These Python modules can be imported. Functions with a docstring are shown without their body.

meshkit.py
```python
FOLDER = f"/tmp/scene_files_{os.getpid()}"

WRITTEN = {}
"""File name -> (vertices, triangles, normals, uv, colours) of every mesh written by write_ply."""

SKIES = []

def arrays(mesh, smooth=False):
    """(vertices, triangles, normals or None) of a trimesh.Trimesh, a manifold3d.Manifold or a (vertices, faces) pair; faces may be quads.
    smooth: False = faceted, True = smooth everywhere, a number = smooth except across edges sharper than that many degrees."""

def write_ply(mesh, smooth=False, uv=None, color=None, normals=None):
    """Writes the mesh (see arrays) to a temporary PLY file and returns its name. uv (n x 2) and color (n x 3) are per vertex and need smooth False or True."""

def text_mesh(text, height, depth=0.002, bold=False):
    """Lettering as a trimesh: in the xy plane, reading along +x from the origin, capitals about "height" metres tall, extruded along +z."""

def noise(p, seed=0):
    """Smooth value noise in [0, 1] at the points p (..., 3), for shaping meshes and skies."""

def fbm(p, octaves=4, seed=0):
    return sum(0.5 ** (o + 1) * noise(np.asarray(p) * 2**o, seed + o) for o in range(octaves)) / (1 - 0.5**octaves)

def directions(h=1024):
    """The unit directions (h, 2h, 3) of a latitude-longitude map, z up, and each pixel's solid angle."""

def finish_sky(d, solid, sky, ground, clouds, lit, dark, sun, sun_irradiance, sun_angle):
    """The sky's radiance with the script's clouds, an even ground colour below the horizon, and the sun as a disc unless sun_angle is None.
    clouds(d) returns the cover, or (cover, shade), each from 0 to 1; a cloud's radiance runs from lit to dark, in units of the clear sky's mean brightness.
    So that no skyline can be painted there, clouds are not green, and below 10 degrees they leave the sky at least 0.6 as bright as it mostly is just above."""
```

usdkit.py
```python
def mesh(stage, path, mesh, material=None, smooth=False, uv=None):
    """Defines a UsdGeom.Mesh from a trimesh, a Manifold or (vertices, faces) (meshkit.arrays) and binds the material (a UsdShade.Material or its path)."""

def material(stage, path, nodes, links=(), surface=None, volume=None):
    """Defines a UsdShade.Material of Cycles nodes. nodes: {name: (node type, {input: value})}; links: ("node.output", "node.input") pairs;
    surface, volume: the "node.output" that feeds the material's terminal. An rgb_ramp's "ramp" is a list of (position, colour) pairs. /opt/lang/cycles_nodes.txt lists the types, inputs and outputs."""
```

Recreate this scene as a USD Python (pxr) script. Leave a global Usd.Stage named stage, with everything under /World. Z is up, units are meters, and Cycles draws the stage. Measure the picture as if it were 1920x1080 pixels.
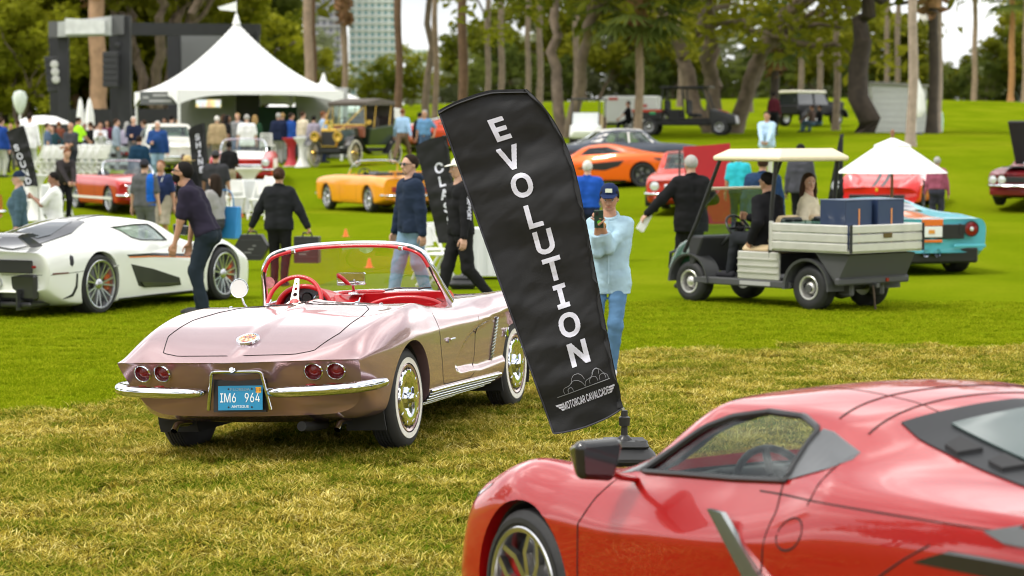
import math, random, numpy as np, trimesh, shapely, usdkit, meshkit
import manifold3d as m3
from manifold3d import Manifold, CrossSection
from scipy.interpolate import PchipInterpolator, LinearNDInterpolator, RBFInterpolator
from shapely.geometry import Polygon, Point, LineString
from pxr import Usd, UsdGeom, UsdLux, UsdShade, Gf, Sdf, Vt
stage = Usd.Stage.CreateInMemory()
UsdGeom.SetStageUpAxis(stage, 'Z'); UsdGeom.SetStageMetersPerUnit(stage, 1)
W = UsdGeom.Xform.Define(stage, '/World'); stage.SetDefaultPrim(W.GetPrim())
UsdGeom.Scope.Define(stage, '/World/Looks')
A = np.array
# ---------------------------------------------------------------- camera, sky, sun, exposure
CAM_H = 2.1; TILT = math.atan(290 / 4500)
cam = UsdGeom.Camera.Define(stage, '/World/camera')
cam.AddTranslateOp().Set(Gf.Vec3d(0, 0, CAM_H)); cam.AddRotateXOp().Set(90 - math.degrees(TILT))
cam.CreateFocalLengthAttr(84.375); cam.CreateHorizontalApertureAttr(36.0); cam.CreateVerticalApertureAttr(20.25)
cam.CreateClippingRangeAttr(Gf.Vec2f(0.5, 3000)); cam.CreateFStopAttr(3.2); cam.CreateFocusDistanceAttr(15.0)
cam.CreateExposureAttr(0.72)
SUN = A([-0.50, -0.25, 0.83]); SUN = SUN / np.linalg.norm(SUN)
SUN_EL, SUN_ROT = math.asin(SUN[2]), math.atan2(SUN[0], SUN[1])
dome = UsdLux.DomeLight.Define(stage, '/World/sky')
dome.GetPrim().SetCustomDataByKey('kind', 'structure')
skym = usdkit.material(stage, '/World/Looks/sky_air', {
    'tc': ('texture_coordinate', {}),
    'sky': ('sky_texture', {'sky_type': 'single_scattering', 'sun_disc': False, 'sun_elevation': SUN_EL, 'sun_rotation': SUN_ROT, 'aerosol_density': 1.6}),
    'map': ('mapping', {'scale': (1.0, 1.0, 2.2)}),
    'n': ('noise_texture', {'scale': 2.1, 'detail': 6.0, 'roughness': 0.55}),
    'cov': ('rgb_ramp', {'ramp': [(0.30, (.55, .55, .55)), (0.52, (1, 1, 1))]}),
    'n2': ('noise_texture', {'scale': 3.7, 'detail': 5.0, 'roughness': 0.5}),
    'cl': ('rgb_ramp', {'ramp': [(0.30, (5.0, 5.2, 5.6)), (0.52, (10.5, 10.5, 10.5)), (0.68, (25.0, 24.8, 24.0))]}),
    'mx': ('mix', {}),
    'bg': ('background_shader', {'strength': 0.09})},
    [('tc.generated', 'map.vector'), ('map.vector', 'n.vector'), ('map.vector', 'n2.vector'), ('n.fac', 'cov.fac'), ('n2.fac', 'cl.fac'),
     ('cov.color', 'mx.fac'), ('sky.color', 'mx.color1'), ('cl.color', 'mx.color2'), ('mx.color', 'bg.color')], surface='bg.background')
UsdShade.MaterialBindingAPI.Apply(dome.GetPrim()).Bind(skym)
sun = UsdLux.DistantLight.Define(stage, '/World/sun')
sun.CreateIntensityAttr(0.40); sun.CreateAngleAttr(11.0); sun.CreateNormalizeAttr(True); sun.CreateColorAttr(Gf.Vec3f(1.0, 0.95, 0.86))
zc = SUN; xc = np.cross([0, 1, 0], zc); xc /= np.linalg.norm(xc); yc = np.cross(zc, xc)
sun.AddTransformOp().Set(Gf.Matrix4d(*xc, 0, *yc, 0, *zc, 0, 0, 0, 20, 1))
# ---------------------------------------------------------------- helpers
_used = {}
def free(path):
    k = _used.get(path, -1) + 1; _used[path] = k
    return path if k == 0 else f'{path}_{k:03d}'
_mats = {}
def mat(name, col=(.5, .5, .5), rough=.5, metal=0., coat=0., var=0., scale=8., bump=0., bscale=60., spec=.5, sheen=0., alpha=1., emit=0., trans=0., crough=.03):
    """A principled material with a procedural colour variation (var) and fine relief (bump)."""
    if name in _mats: return _mats[name]
    p = {'base_color': col, 'roughness': rough, 'metallic': metal, 'specular_ior_level': spec}
    if coat: p.update(coat_weight=coat, coat_roughness=crough)
    if sheen: p.update(sheen_weight=sheen)
    if trans: p.update(transmission_weight=trans)
    if emit: p.update(emission_color=col, emission_strength=emit)
    nodes = {'p': ('principled_bsdf', p)}; links = []
    if var or bump:
        nodes['tc'] = ('texture_coordinate', {})
    if var:
        c = A(col)
        nodes['n'] = ('noise_texture', {'scale': scale, 'detail': 5.0, 'roughness': .6})
        nodes['r'] = ('rgb_ramp', {'ramp': [(.25, tuple(c * (1 - var))), (.75, tuple(np.minimum(c * (1 + var), 1)))]})
        links += [('tc.object', 'n.vector'), ('n.fac', 'r.fac'), ('r.color', 'p.base_color')]
    if bump:
        nodes['bn'] = ('noise_texture', {'scale': bscale, 'detail': 3.0})
        nodes['b'] = ('bump', {'strength': min(bump, 1.), 'distance': .01})
        links += [('tc.object', 'bn.vector'), ('bn.fac', 'b.height'), ('b.normal', 'p.normal')]
    _mats[name] = usdkit.material(stage, '/World/Looks/' + name, nodes, links, surface='p.BSDF')
    return _mats[name]
def glass(name, tint=(.8, .9, .85), sheen=.85, base=.045):
    """A thin pane: see-through, with a mirror sheen that grows towards grazing angles."""
    if name in _mats: return _mats[name]
    _mats[name] = usdkit.material(stage, '/World/Looks/' + name, {'w': ('layer_weight', {'blend': .5}), 'pw': ('math', {'math_type': 'power', 'value2': 4.0}), 'f': ('math', {'math_type': 'multiply_add', 'value2': sheen, 'value3': base}),
        't': ('transparent_bsdf', {'color': tint}), 'g': ('glossy_bsdf', {'color': (.95, .97, 1), 'roughness': .01}), 'm': ('mix_closure', {})},
        [('w.facing', 'pw.value1'), ('pw.value', 'f.value1'), ('f.value', 'm.fac'), ('t.BSDF', 'm.closure1'), ('g.BSDF', 'm.closure2')], surface='m.closure')
    return _mats[name]
def leafmat(name, c1, c2, scale=.35, trans=.35, spec=.12):
    """Foliage: colour varied by position and per copy, some light through the leaf."""
    if name in _mats: return _mats[name]
    _mats[name] = usdkit.material(stage, '/World/Looks/' + name, {'g': ('geometry', {}), 'oi': ('object_info', {}),
        'n': ('noise_texture', {'scale': scale, 'detail': 4.0, 'roughness': .65}), 'a': ('math', {'math_type': 'multiply_add', 'value2': .35, 'value3': -.17}),
        'ad': ('math', {'math_type': 'add'}), 'r': ('rgb_ramp', {'ramp': [(.28, c1), (.72, c2)]}),
        'd': ('principled_bsdf', {'roughness': .7, 'specular_ior_level': spec}), 't': ('translucent_bsdf', {}), 'm': ('mix_closure', {'fac': trans})},
        [('g.position', 'n.vector'), ('oi.random', 'a.value1'), ('n.fac', 'ad.value1'), ('a.value', 'ad.value2'), ('ad.value', 'r.fac'), ('r.color', 'd.base_color'), ('r.color', 't.color'), ('d.BSDF', 'm.closure1'), ('t.BSDF', 'm.closure2')], surface='m.closure')
    return _mats[name]
def tag(prim, label=None, cat=None, group=None, kind=None):
    for k, v in (('label', label), ('category', cat), ('group', group), ('kind', kind)):
        if v: prim.SetCustomDataByKey(k, v)
    return prim
def carR(yaw, pitch=0, roll=0):
    """Columns forward, left, up. yaw: heading in degrees to the right of +Y; pitch: nose up; roll: left side up."""
    a, p, r = np.radians([yaw, pitch, roll])
    M = np.stack([[np.sin(a), np.cos(a), 0], [-np.cos(a), np.sin(a), 0], [0, 0, 1]], 1)
    P = A([[np.cos(p), 0, -np.sin(p)], [0, 1, 0], [np.sin(p), 0, np.cos(p)]]); Q = A([[1, 0, 0], [0, np.cos(r), -np.sin(r)], [0, np.sin(r), np.cos(r)]])
    return M @ P @ Q
def thing(name, label, cat, loc=(0, 0, 0), yaw=0, pitch=0, roll=0, group=None, rot=None, kind=None, scale=1.):
    """An Xform whose children are its parts; local x points along the heading (yaw from +Y to the right)."""
    x = UsdGeom.Xform.Define(stage, free('/World/' + name))
    R = (carR(yaw, pitch, roll) if rot is None else rot) * scale
    x.AddTransformOp().Set(Gf.Matrix4d(*R[:, 0], 0, *R[:, 1], 0, *R[:, 2], 0, *map(float, loc), 1))
    return tag(x.GetPrim(), label, cat, group, kind)
def part(parent, name, mesh, material, smooth=32, label=None):
    base = parent.GetPath().pathString if parent is not None else '/World'
    if isinstance(mesh, list): mesh = cat(mesh)
    m = usdkit.mesh(stage, free(base + '/' + name), mesh, material, smooth=smooth)
    if label: m.GetPrim().SetCustomDataByKey('label', label)
    return m.GetPrim()
def copy_of(src, name, loc, yaw=0, scale=1., label=None, group=None, cat=None, kind=None):
    x = UsdGeom.Xform.Define(stage, free('/World/' + name))
    x.GetPrim().GetReferences().AddInternalReference(src.GetPath()); x.GetPrim().SetInstanceable(True)
    R = carR(yaw) * scale
    x.ClearXformOpOrder()
    op = x.MakeMatrixXform(); op.Set(Gf.Matrix4d(*R[:, 0], 0, *R[:, 1], 0, *R[:, 2], 0, *map(float, loc), 1))
    return tag(x.GetPrim(), label, cat, group, kind)
# ---------------------------------------------------------------- shapes (all return trimesh)
def tm(v, f):
    f = np.asarray(f)
    if f.shape[1] == 4: f = np.vstack([f[:, [0, 1, 2]], f[:, [0, 2, 3]]])
    return trimesh.Trimesh(np.asarray(v, float), f, process=False)
def fromM(M):
    m = M.to_mesh(); return tm(m.vert_properties[:, :3], m.tri_verts)
def toM(t):
    t = t.copy(); t.merge_vertices(); t.update_faces(t.nondegenerate_faces()); t.fix_normals()
    return Manifold(m3.Mesh(np.ascontiguousarray(t.vertices, np.float32), np.ascontiguousarray(t.faces, np.uint32)))
def cat(ms):
    return trimesh.util.concatenate([fromM(m) if hasattr(m, 'to_mesh') else m for m in ms])
def box(size, at=(0, 0, 0), r=0.0, R=None):
    s = A(size, float)
    if r > 0:
        r = min(r, s.min() * .49); h = s / 2 - r * .7; h2 = s / 2
        pts = []
        for sx in (-1, 1):
            for sy in (-1, 1):
                for sz in (-1, 1):
                    g = A([sx, sy, sz])
                    for k in range(3):
                        p = g * (s / 2 - r); p[k] = g[k] * h2[k]; pts.append(p)
        b = fromM(Manifold.hull_points(np.array(pts)))
    else: b = trimesh.creation.box(s)
    if R is not None: b.vertices = b.vertices @ A(R).T
    b.apply_translation(at); return b
def tube(pts, r, n=8, closed=False, flat=1.0, cap=True):
    """A tube along a polyline; r a number or one per point; flat squashes it along its local z."""
    p = np.asarray(pts, float); r = np.broadcast_to(r, len(p))
    t = np.roll(p, -1, 0) - np.roll(p, 1, 0) if closed else np.gradient(p, axis=0)
    t /= np.linalg.norm(t, axis=1, keepdims=True) + 1e-12
    a = np.cross(t, [0, 0, 1.0]); bad = np.linalg.norm(a, axis=1) < .15; a[bad] = np.cross(t[bad], [1.0, 0, 0])
    a /= np.linalg.norm(a, axis=1, keepdims=True); b = np.cross(t, a)
    for i in range(1, len(p)):
        if a[i] @ a[i - 1] < 0: a[i] *= -1; b[i] *= -1
    ang = np.arange(n) * 2 * np.pi / n
    v = p[:, None] + r[:, None, None] * (np.cos(ang)[None, :, None] * a[:, None] + flat * np.sin(ang)[None, :, None] * b[:, None])
    m = len(p); ii = np.arange(m if closed else m - 1); i, j = np.meshgrid(ii, np.arange(n), indexing='ij'); i2 = (i + 1) % m; j2 = (j + 1) % n
    f = np.stack([i * n + j, i * n + j2, i2 * n + j2, i2 * n + j], -1).reshape(-1, 4); v = v.reshape(-1, 3)
    f = np.vstack([f[:, [0, 1, 2]], f[:, [0, 2, 3]]])
    if cap and not closed:
        k = len(v); v = np.vstack([v, p[0], p[-1]]); j = np.arange(n); e = (m - 1) * n
        f = np.vstack([f, np.stack([np.full(n, k), (j + 1) % n, j], 1), np.stack([np.full(n, k + 1), e + j, e + (j + 1) % n], 1)])
    return tm(v, f)
def bar(a, b, r, n=8): return tube([a, b], r, n)
def lathe(prof, n=32, axis='z', at=(0, 0, 0)):
    """prof: (radius, height) pairs; closed at the ends if radius 0."""
    p = A(prof, float); ang = np.arange(n) * 2 * np.pi / n
    v = np.stack([p[:, 0, None] * np.cos(ang), p[:, 0, None] * np.sin(ang), np.broadcast_to(p[:, 1, None], (len(p), n))], -1).reshape(-1, 3)
    i, j = np.meshgrid(np.arange(len(p) - 1), np.arange(n), indexing='ij'); j2 = (j + 1) % n
    f = np.stack([i * n + j, i * n + j2, (i + 1) * n + j2, (i + 1) * n + j], -1).reshape(-1, 4)
    if axis == 'y': v = v[:, [0, 2, 1]]; f = f[:, ::-1]
    if axis == 'x': v = v[:, [2, 0, 1]]
    return tm(v + A(at), f)
def extrude(poly, h, at=(0, 0, 0), R=None):
    """poly: shapely polygon or points in the xy plane, extruded along +z, then turned by R (columns)."""
    if not hasattr(poly, 'area'): poly = Polygon(poly)
    m = trimesh.util.concatenate([trimesh.creation.extrude_polygon(g, h, engine='earcut') for g in getattr(poly, 'geoms', [poly])])
    if R is not None: m.vertices = m.vertices @ A(R, float).T
    m.apply_translation(at); return m
XZ = A([[1, 0, 0], [0, 0, 1], [0, -1, 0]]).T      # polygon x,y -> x,z ; extruded along -y
YZ = A([[0, 1, 0], [0, 0, 1], [1, 0, 0]]).T       # polygon x,y -> y,z ; extruded along +x
def spline(pts, n=40, closed=False):
    p = A(pts, float)
    if closed: p = np.vstack([p, p[:1]])
    d = np.r_[0, np.cumsum(np.linalg.norm(np.diff(p, axis=0), axis=1))]
    from scipy.interpolate import CubicSpline
    q = CubicSpline(d, p, bc_type='periodic' if closed else 'natural')(np.linspace(0, d[-1], n + closed))
    return q[:-1] if closed else q
def ptc(pts, u):
    """PCHIP curve through pts at parameters u in 0..1 of chord length."""
    p = A(pts, float); d = np.r_[0, np.cumsum(np.maximum(np.linalg.norm(np.diff(p, axis=0), axis=1), 1e-6))]; d /= d[-1]
    return PchipInterpolator(d, p, axis=0)(u)
def loft(ctrl, nt=90, nk=10, sharp_t=(), sharp_k=(), step=None):
    """ctrl[t][k] = (x, y, z), y >= 0, k from bottom centre to top centre. Returns the half grid (T, K, 3), smooth but for the sharp rows."""
    C = A(ctrl, float); T, K, _ = C.shape
    cuts = [0, *sorted(sharp_k), K - 1]; cols = []
    for a, b in zip(cuts[:-1], cuts[1:]):
        seg = []
        for t in range(T):
            p = C[t, a:b + 1]; n = nk * (b - a)
            u = np.linspace(0, b - a, n + 1)
            seg.append(PchipInterpolator(np.arange(b - a + 1), p, axis=0)(u) if b - a > 1 else p[0] + (p[1] - p[0]) * u[:, None])
        seg = A(seg); cols.append(seg if not cols else seg[:, 1:])
    G = np.concatenate(cols, 1)
    cuts = [0, *sorted(sharp_t), T - 1]; rows = []
    s = np.r_[0, np.cumsum(np.maximum(np.linalg.norm(np.diff(C, axis=0), axis=2).mean(1), 1e-3))]; tot = s[-1]
    for a, b in zip(cuts[:-1], cuts[1:]):
        n = max(3, int(round(nt * (s[b] - s[a]) / tot)))
        u = np.linspace(s[a], s[b], n + 1)
        q = PchipInterpolator(s[a:b + 1], G[a:b + 1], axis=0)(u) if b - a > 1 else G[a] + (G[b] - G[a]) * ((u - s[a]) / (s[b] - s[a]))[:, None, None]
        rows.append(q if not rows else q[1:])
    return np.concatenate(rows, 0)
def solid(G):
    """Half grid -> closed mesh, mirrored in y."""
    T, K, _ = G.shape; G = G.copy(); G[:, [0, -1], 1] = 0; G[[0, -1], :, 1] = 0
    i, j = np.meshgrid(np.arange(T - 1), np.arange(K - 1), indexing='ij')
    f = np.stack([i * K + j, i * K + j + 1, (i + 1) * K + j + 1, (i + 1) * K + j], -1).reshape(-1, 4)
    v = G.reshape(-1, 3); v2 = v * [1, -1, 1]
    m = trimesh.util.concatenate([tm(v, f), tm(v2, f[:, ::-1])])
    m.merge_vertices(digits_vertex=5); m.update_faces(m.nondegenerate_faces()); m.fix_normals(); return m
class Skin:
    """Looks up a body's surface: side(x, z) gives y, top(x, y) gives z."""
    def __init__(s, G):
        K = G.shape[1]; s.G = G; v = G[::2, ::2].reshape(-1, 3)
        s._s = LinearNDInterpolator(v[:, [0, 2]] + np.random.default_rng(1).normal(0, 1e-5, (len(v), 2)), v[:, 1])
        c = np.argmax(G[:, :, 1], 1); up = np.concatenate([G[t, c[t]:] for t in range(len(G))])
        s._t = LinearNDInterpolator(up[:, :2] + np.random.default_rng(2).normal(0, 1e-5, (len(up), 2)), up[:, 2])
    def side(s, x, z, sg=1, off=0.): return np.stack([np.asarray(x, float), sg * (np.nan_to_num(s._s(x, z), nan=.8) + off), np.asarray(z, float)], -1)
    def top(s, x, y, off=0.):
        z = s._t(x, np.abs(y)); z = np.where(np.isnan(z), np.nanmean(z), z); return np.stack([np.asarray(x, float), np.asarray(y, float), z + off], -1)
def dens(pts, n=40, closed=False):
    p = A(pts, float)
    if closed: p = np.vstack([p, p[:1]])
    d = np.r_[0, np.cumsum(np.linalg.norm(np.diff(p, axis=0), axis=1))]; u = np.linspace(0, d[-1], n)
    q = np.stack([np.interp(u, d, p[:, k]) for k in range(p.shape[1])], 1); return q[:-1] if closed else q
def patch(fn, poly, off=.004, n=.03, thick=0.004):
    """A thin panel: the 2-D polygon, meshed, its points sent through fn(a, b) -> (n, 3) onto a surface."""
    if not hasattr(poly, 'area'): poly = Polygon(poly)
    m = trimesh.creation.extrude_polygon(poly, 1.0, engine='earcut')
    v, f = trimesh.remesh.subdivide_to_size(m.vertices * [1, 1, n * .5], m.faces, n, max_iter=8)
    top = v[:, 2] > n * .25; q = fn(v[:, 0], v[:, 1])
    return q, f, top
def sidepatch(skin, poly, sg=1, proud=.003, n=.03, sink=.004):
    q, f, top = patch(lambda a, b: skin.side(a, b, 1), poly, n=n)
    q[:, 1] += np.where(top, proud, -sink); q[:, 1] *= sg
    m = tm(q, f); m.fix_normals(); return m
def toppatch(skin, poly, proud=.003, n=.03, sink=.004):
    q, f, top = patch(lambda a, b: skin.top(a, b), poly, n=n)
    q[:, 2] += np.where(top, proud, -sink); m = tm(q, f); m.fix_normals(); return m
def text(s, h, depth=.002, bold=True, w=1.0, center=True):
    m = meshkit.text_mesh(s, h, depth, bold); m.vertices[:, 0] *= w
    if center: m.vertices[:, 0] -= m.bounds[:, 0].mean(); 
    return m
def put(m, at=(0, 0, 0), X=(1, 0, 0), Y=(0, 0, 1)):
    """Turns a mesh drawn in the xy plane so that its x runs along X and its y along Y."""
    X = A(X, float); X = X / np.linalg.norm(X); Y = A(Y, float); Y = Y - X * (X @ Y); Y /= np.linalg.norm(Y); Z = np.cross(X, Y)
    m = m.copy(); m.vertices = m.vertices @ np.stack([X, Y, Z]) + A(at); return m
def mirror(m):
    m = m.copy(); m.vertices = m.vertices * [1, -1, 1]; m.invert(); return m
def ray(px, py):
    c, s = math.cos(TILT), math.sin(TILT); a, u = (px - 960) / 4500, (540 - py) / 4500
    return A([a, c + u * s, -s + u * c])
def at(px, py, Y):
    """The place at distance Y that the photograph shows at this pixel."""
    d = ray(px, py); return A([0, 0, CAM_H]) + d * (Y / d[1])
# ---------------------------------------------------------------- terrain: flat in front, rising to a grassy mound behind
PINK = ((-1.47, 16.043, -2.12 + CAM_H), 16.69, -.21, -2.45); REDC = ((.879, 10.01, -2.183 + CAM_H), -28.9, -1.38, .32)
_R = carR(*PINK[1:]); _p = [A(PINK[0]) + _R @ A([x, y, 0]) for x in (0, 2.59) for y in (-.75, .75)]
_R = carR(*REDC[1:]); _p += [A(REDC[0]) + _R @ A([x, y, 0]) for x in (0, -2.72) for y in (-.8, .8)]
ANCH = [tuple(p) for p in _p] + [(-8,12,0),(8,14,0),(-4.4,30.5,-.01),(-5.7,28.3,-.01),(2.3,30.4,0),(4,29,0),(0,24,0),(-2,22,0),(6,24,0),(-9,24,0),(5.4,38,-.06),(9,36,-.04),(0,45,.02),(-10,60,.02),(-5,66,.05),(-2,60,.05),(3.5,65,.55),(9.5,60,.5),(18,55,.35),(11.8,57,.18),(-8,38,-.34),(-9.5,44,-.30),(-7,47,-.22),(-4.9,40,-.22),(-6.4,52,-.10),(-3.3,35,-.10),(-14.3,75,.95),(-14.5,86,.65),(-6.1,56,.3),(-5.1,108,3.0),(-2.3,112,2.6),(-3.6,79,1.2),(9.5,108,1.95),(14.2,118,2.2),(7,66,.9),(-21,105,2.3),(-11.7,84,1.1),(-8,79,.95),(8.1,47,.22),(-16,60,.1),
    (-12,84,.8),(-17,90,.7),(-4,84,1.0),(0,85,1.1),(4,90,1.5),(10,95,1.95),(14,86,1.75),(-12,105,2.2),(12,105,2.2),(19,105,2.2),(26,105,2.1),(-4,150,4.0),(6,150,3.2),(18,150,3.0),(30,150,3.0),(10,200,4.9),(27,200,5.3),(40,190,4.6),(-30,150,2.6),(-50,110,1.9),(-60,150,2.5),(60,150,3.0),(50,100,1.6),(40,55,.6),(-40,55,.1),(-40,10,0),(40,10,0),(0,-30,0),(-60,-30,0),(60,-30,0),(0,4,0),(-80,230,4),(0,260,4.5),(80,230,4.2),(40,260,4.0),(0,500,3),(200,400,3),(-200,400,3),(150,100,1.5),(-150,100,1.),(150,-60,0),(-150,-60,0),(0,1200,3),(600,1200,3),(-600,1200,3)]
_an = A(ANCH); _rbf = RBFInterpolator(_an[:, :2] / 50, _an[:, 2], kernel='linear', smoothing=2e-4)
def gz(x, y):
    r = _rbf(np.stack([np.ravel(x), np.ravel(y)], 1) / 50.)
    return float(r[0]) if np.ndim(x) == 0 else r.reshape(np.shape(x))
def spot(px, Y, dz=0.):
    """A ground point at distance Y below this pixel column."""
    x = (px - 960) / 4500 * Y * 1.0; return A([x, Y, gz(x, Y) + dz])
def sgrid(lo, hi, a, b, fine, g=1.10):
    v = list(np.arange(a, b + 1e-6, fine)); s = fine
    while v[-1] < hi: s *= g; v.append(v[-1] + s)
    s = fine
    while v[0] > lo: s *= g; v.insert(0, v[0] - s)
    return A(v)
gx = sgrid(-700, 700, -12, 14, .4); gy = sgrid(-150, 1400, 8, 60, .4, 1.06)
XX, YY = np.meshgrid(gx, gy, indexing='ij'); ZZ = gz(XX, YY)
from scipy.ndimage import gaussian_filter
ZZ = gaussian_filter(ZZ, 1.2)
from scipy.interpolate import RegularGridInterpolator
_gi = RegularGridInterpolator((gx, gy), ZZ, bounds_error=False, fill_value=0)
def gz(x, y):
    r = _gi(np.stack([np.ravel(x), np.ravel(y)], 1)); return float(r[0]) if np.ndim(x) == 0 else r.reshape(np.shape(x))
def dry(x, y):
    """1 on the worn dormant turf near the camera, 0 on the green fairway."""
    yb = np.interp(x, [-9, -6, -4, -2.5, -1.2, 0, 1.7, 4.7, 8, 12], [16, 17.5, 18.7, 20, 21.4, 22.3, 23.2, 22.6, 21.6, 20])
    n = meshkit.fbm(np.stack([np.asarray(x) * .55, np.asarray(y) * .35, np.zeros(np.shape(x))], -1), 4, 5) - .5
    return np.clip((yb - y + n * 3.0) / 1.3 + .5, 0, 1)
DR = dry(XX, YY)
nI, nJ = XX.shape; I, J = np.meshgrid(np.arange(nI - 1), np.arange(nJ - 1), indexing='ij')
gf = np.stack([I * nJ + J, (I + 1) * nJ + J, (I + 1) * nJ + J + 1, I * nJ + J + 1], -1).reshape(-1, 4)
turf = usdkit.material(stage, '/World/Looks/turf', {'at': ('attribute', {'attribute': 'dry'}), 'g': ('geometry', {}),
    'm1': ('mapping', {'scale': (.35, .16, .35)}), 'n1': ('noise_texture', {'scale': 1.0, 'detail': 5., 'roughness': .6}), 'g1': ('rgb_ramp', {'ramp': [(.28, (.100, .150, .003)), (.5, (.140, .190, .004)), (.72, (.185, .220, .008))]}),
    'n2': ('noise_texture', {'scale': 9.0, 'detail': 6., 'roughness': .7}), 'd1': ('rgb_ramp', {'ramp': [(.30, (.085, .085, .010)), (.48, (.15, .12, .022)), (.68, (.22, .17, .045))]}),
    'n3': ('noise_texture', {'scale': 45.0, 'detail': 5., 'roughness': .7}), 'r3': ('rgb_ramp', {'ramp': [(.3, (.62, .62, .62)), (.7, (1.25, 1.25, 1.25))]}), 'mu': ('mix', {'mix_type': 'multiply', 'fac': 1.}),
    'mx': ('mix', {}), 'b': ('bump', {'strength': .5, 'distance': .03}), 'p': ('principled_bsdf', {'roughness': 1., 'specular_ior_level': 0.})},
    [('g.position', 'm1.vector'), ('m1.vector', 'n1.vector'), ('g.position', 'n2.vector'), ('g.position', 'n3.vector'), ('n1.fac', 'g1.fac'), ('n2.fac', 'd1.fac'), ('n3.fac', 'r3.fac'), ('at.fac', 'mx.fac'), ('g1.color', 'mx.color1'), ('d1.color', 'mx.color2'), ('mx.color', 'mu.color1'), ('r3.color', 'mu.color2'), ('mu.color', 'p.base_color'), ('n3.fac', 'b.height'), ('b.normal', 'p.normal')], surface='p.BSDF')
gm = usdkit.mesh(stage, '/World/lawn', (np.stack([XX, YY, ZZ], -1).reshape(-1, 3), gf), turf, smooth=True)
UsdGeom.PrimvarsAPI(gm).CreatePrimvar('dry', Sdf.ValueTypeNames.FloatArray, 'vertex').Set(Vt.FloatArray.FromNumpy(DR.ravel().astype(np.float32)))
tag(gm.GetPrim(), kind='structure')
# ---- grass blades: patches of tufts set out over the near turf
rng = np.random.default_rng(7)
def tuft_patch(size, n, blades, h, lean, w):
    V, F, T = [], [], []
    for _ in range(n):
        c = rng.uniform(-size / 2, size / 2, 2); hh = h * rng.uniform(.5, 1.3)
        for _ in range(blades):
            a = rng.uniform(0, 2 * np.pi); l = lean * rng.uniform(.3, 1.4); d = A([math.cos(a), math.sin(a)]); q = A([-d[1], d[0]]) * w * rng.uniform(.7, 1.3)
            b = c + rng.normal(0, .012, 2); m = b + d * l * hh * .35; e = b + d * l * hh; k = len(V)
            V += [(*(b - q), -.004), (*(b + q), -.004), (*(m - q * .8), hh * .62), (*(m + q * .8), hh * .62), (*e, hh * rng.uniform(.75, 1.))]
            F += [(k, k + 1, k + 3), (k, k + 3, k + 2), (k + 2, k + 3, k + 4)]; T += [rng.uniform(0, 1)] * 5
    return A(V), A(F), A(T)
def blademat(name, stops, trans):
    """Each blade takes its own colour, a little paler or greener by place."""
    return usdkit.material(stage, '/World/Looks/' + name, {'g': ('geometry', {}), 't0': ('attribute', {'attribute': 'tone'}), 'n': ('noise_texture', {'scale': 2.2, 'detail': 4.}), 'a': ('math', {'math_type': 'multiply_add', 'value2': 1.0, 'value3': -.5}), 'ad': ('math', {'math_type': 'add'}), 'r': ('rgb_ramp', {'ramp': stops}),
        'd': ('diffuse_bsdf', {}), 't': ('translucent_bsdf', {}), 'm': ('mix_closure', {'fac': trans})}, [('g.position', 'n.vector'), ('n.fac', 'a.value1'), ('t0.fac', 'ad.value1'), ('a.value', 'ad.value2'), ('ad.value', 'r.fac'), ('r.color', 'd.color'), ('r.color', 't.color'), ('d.BSDF', 'm.closure1'), ('t.BSDF', 'm.closure2')], surface='m.closure')
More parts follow.
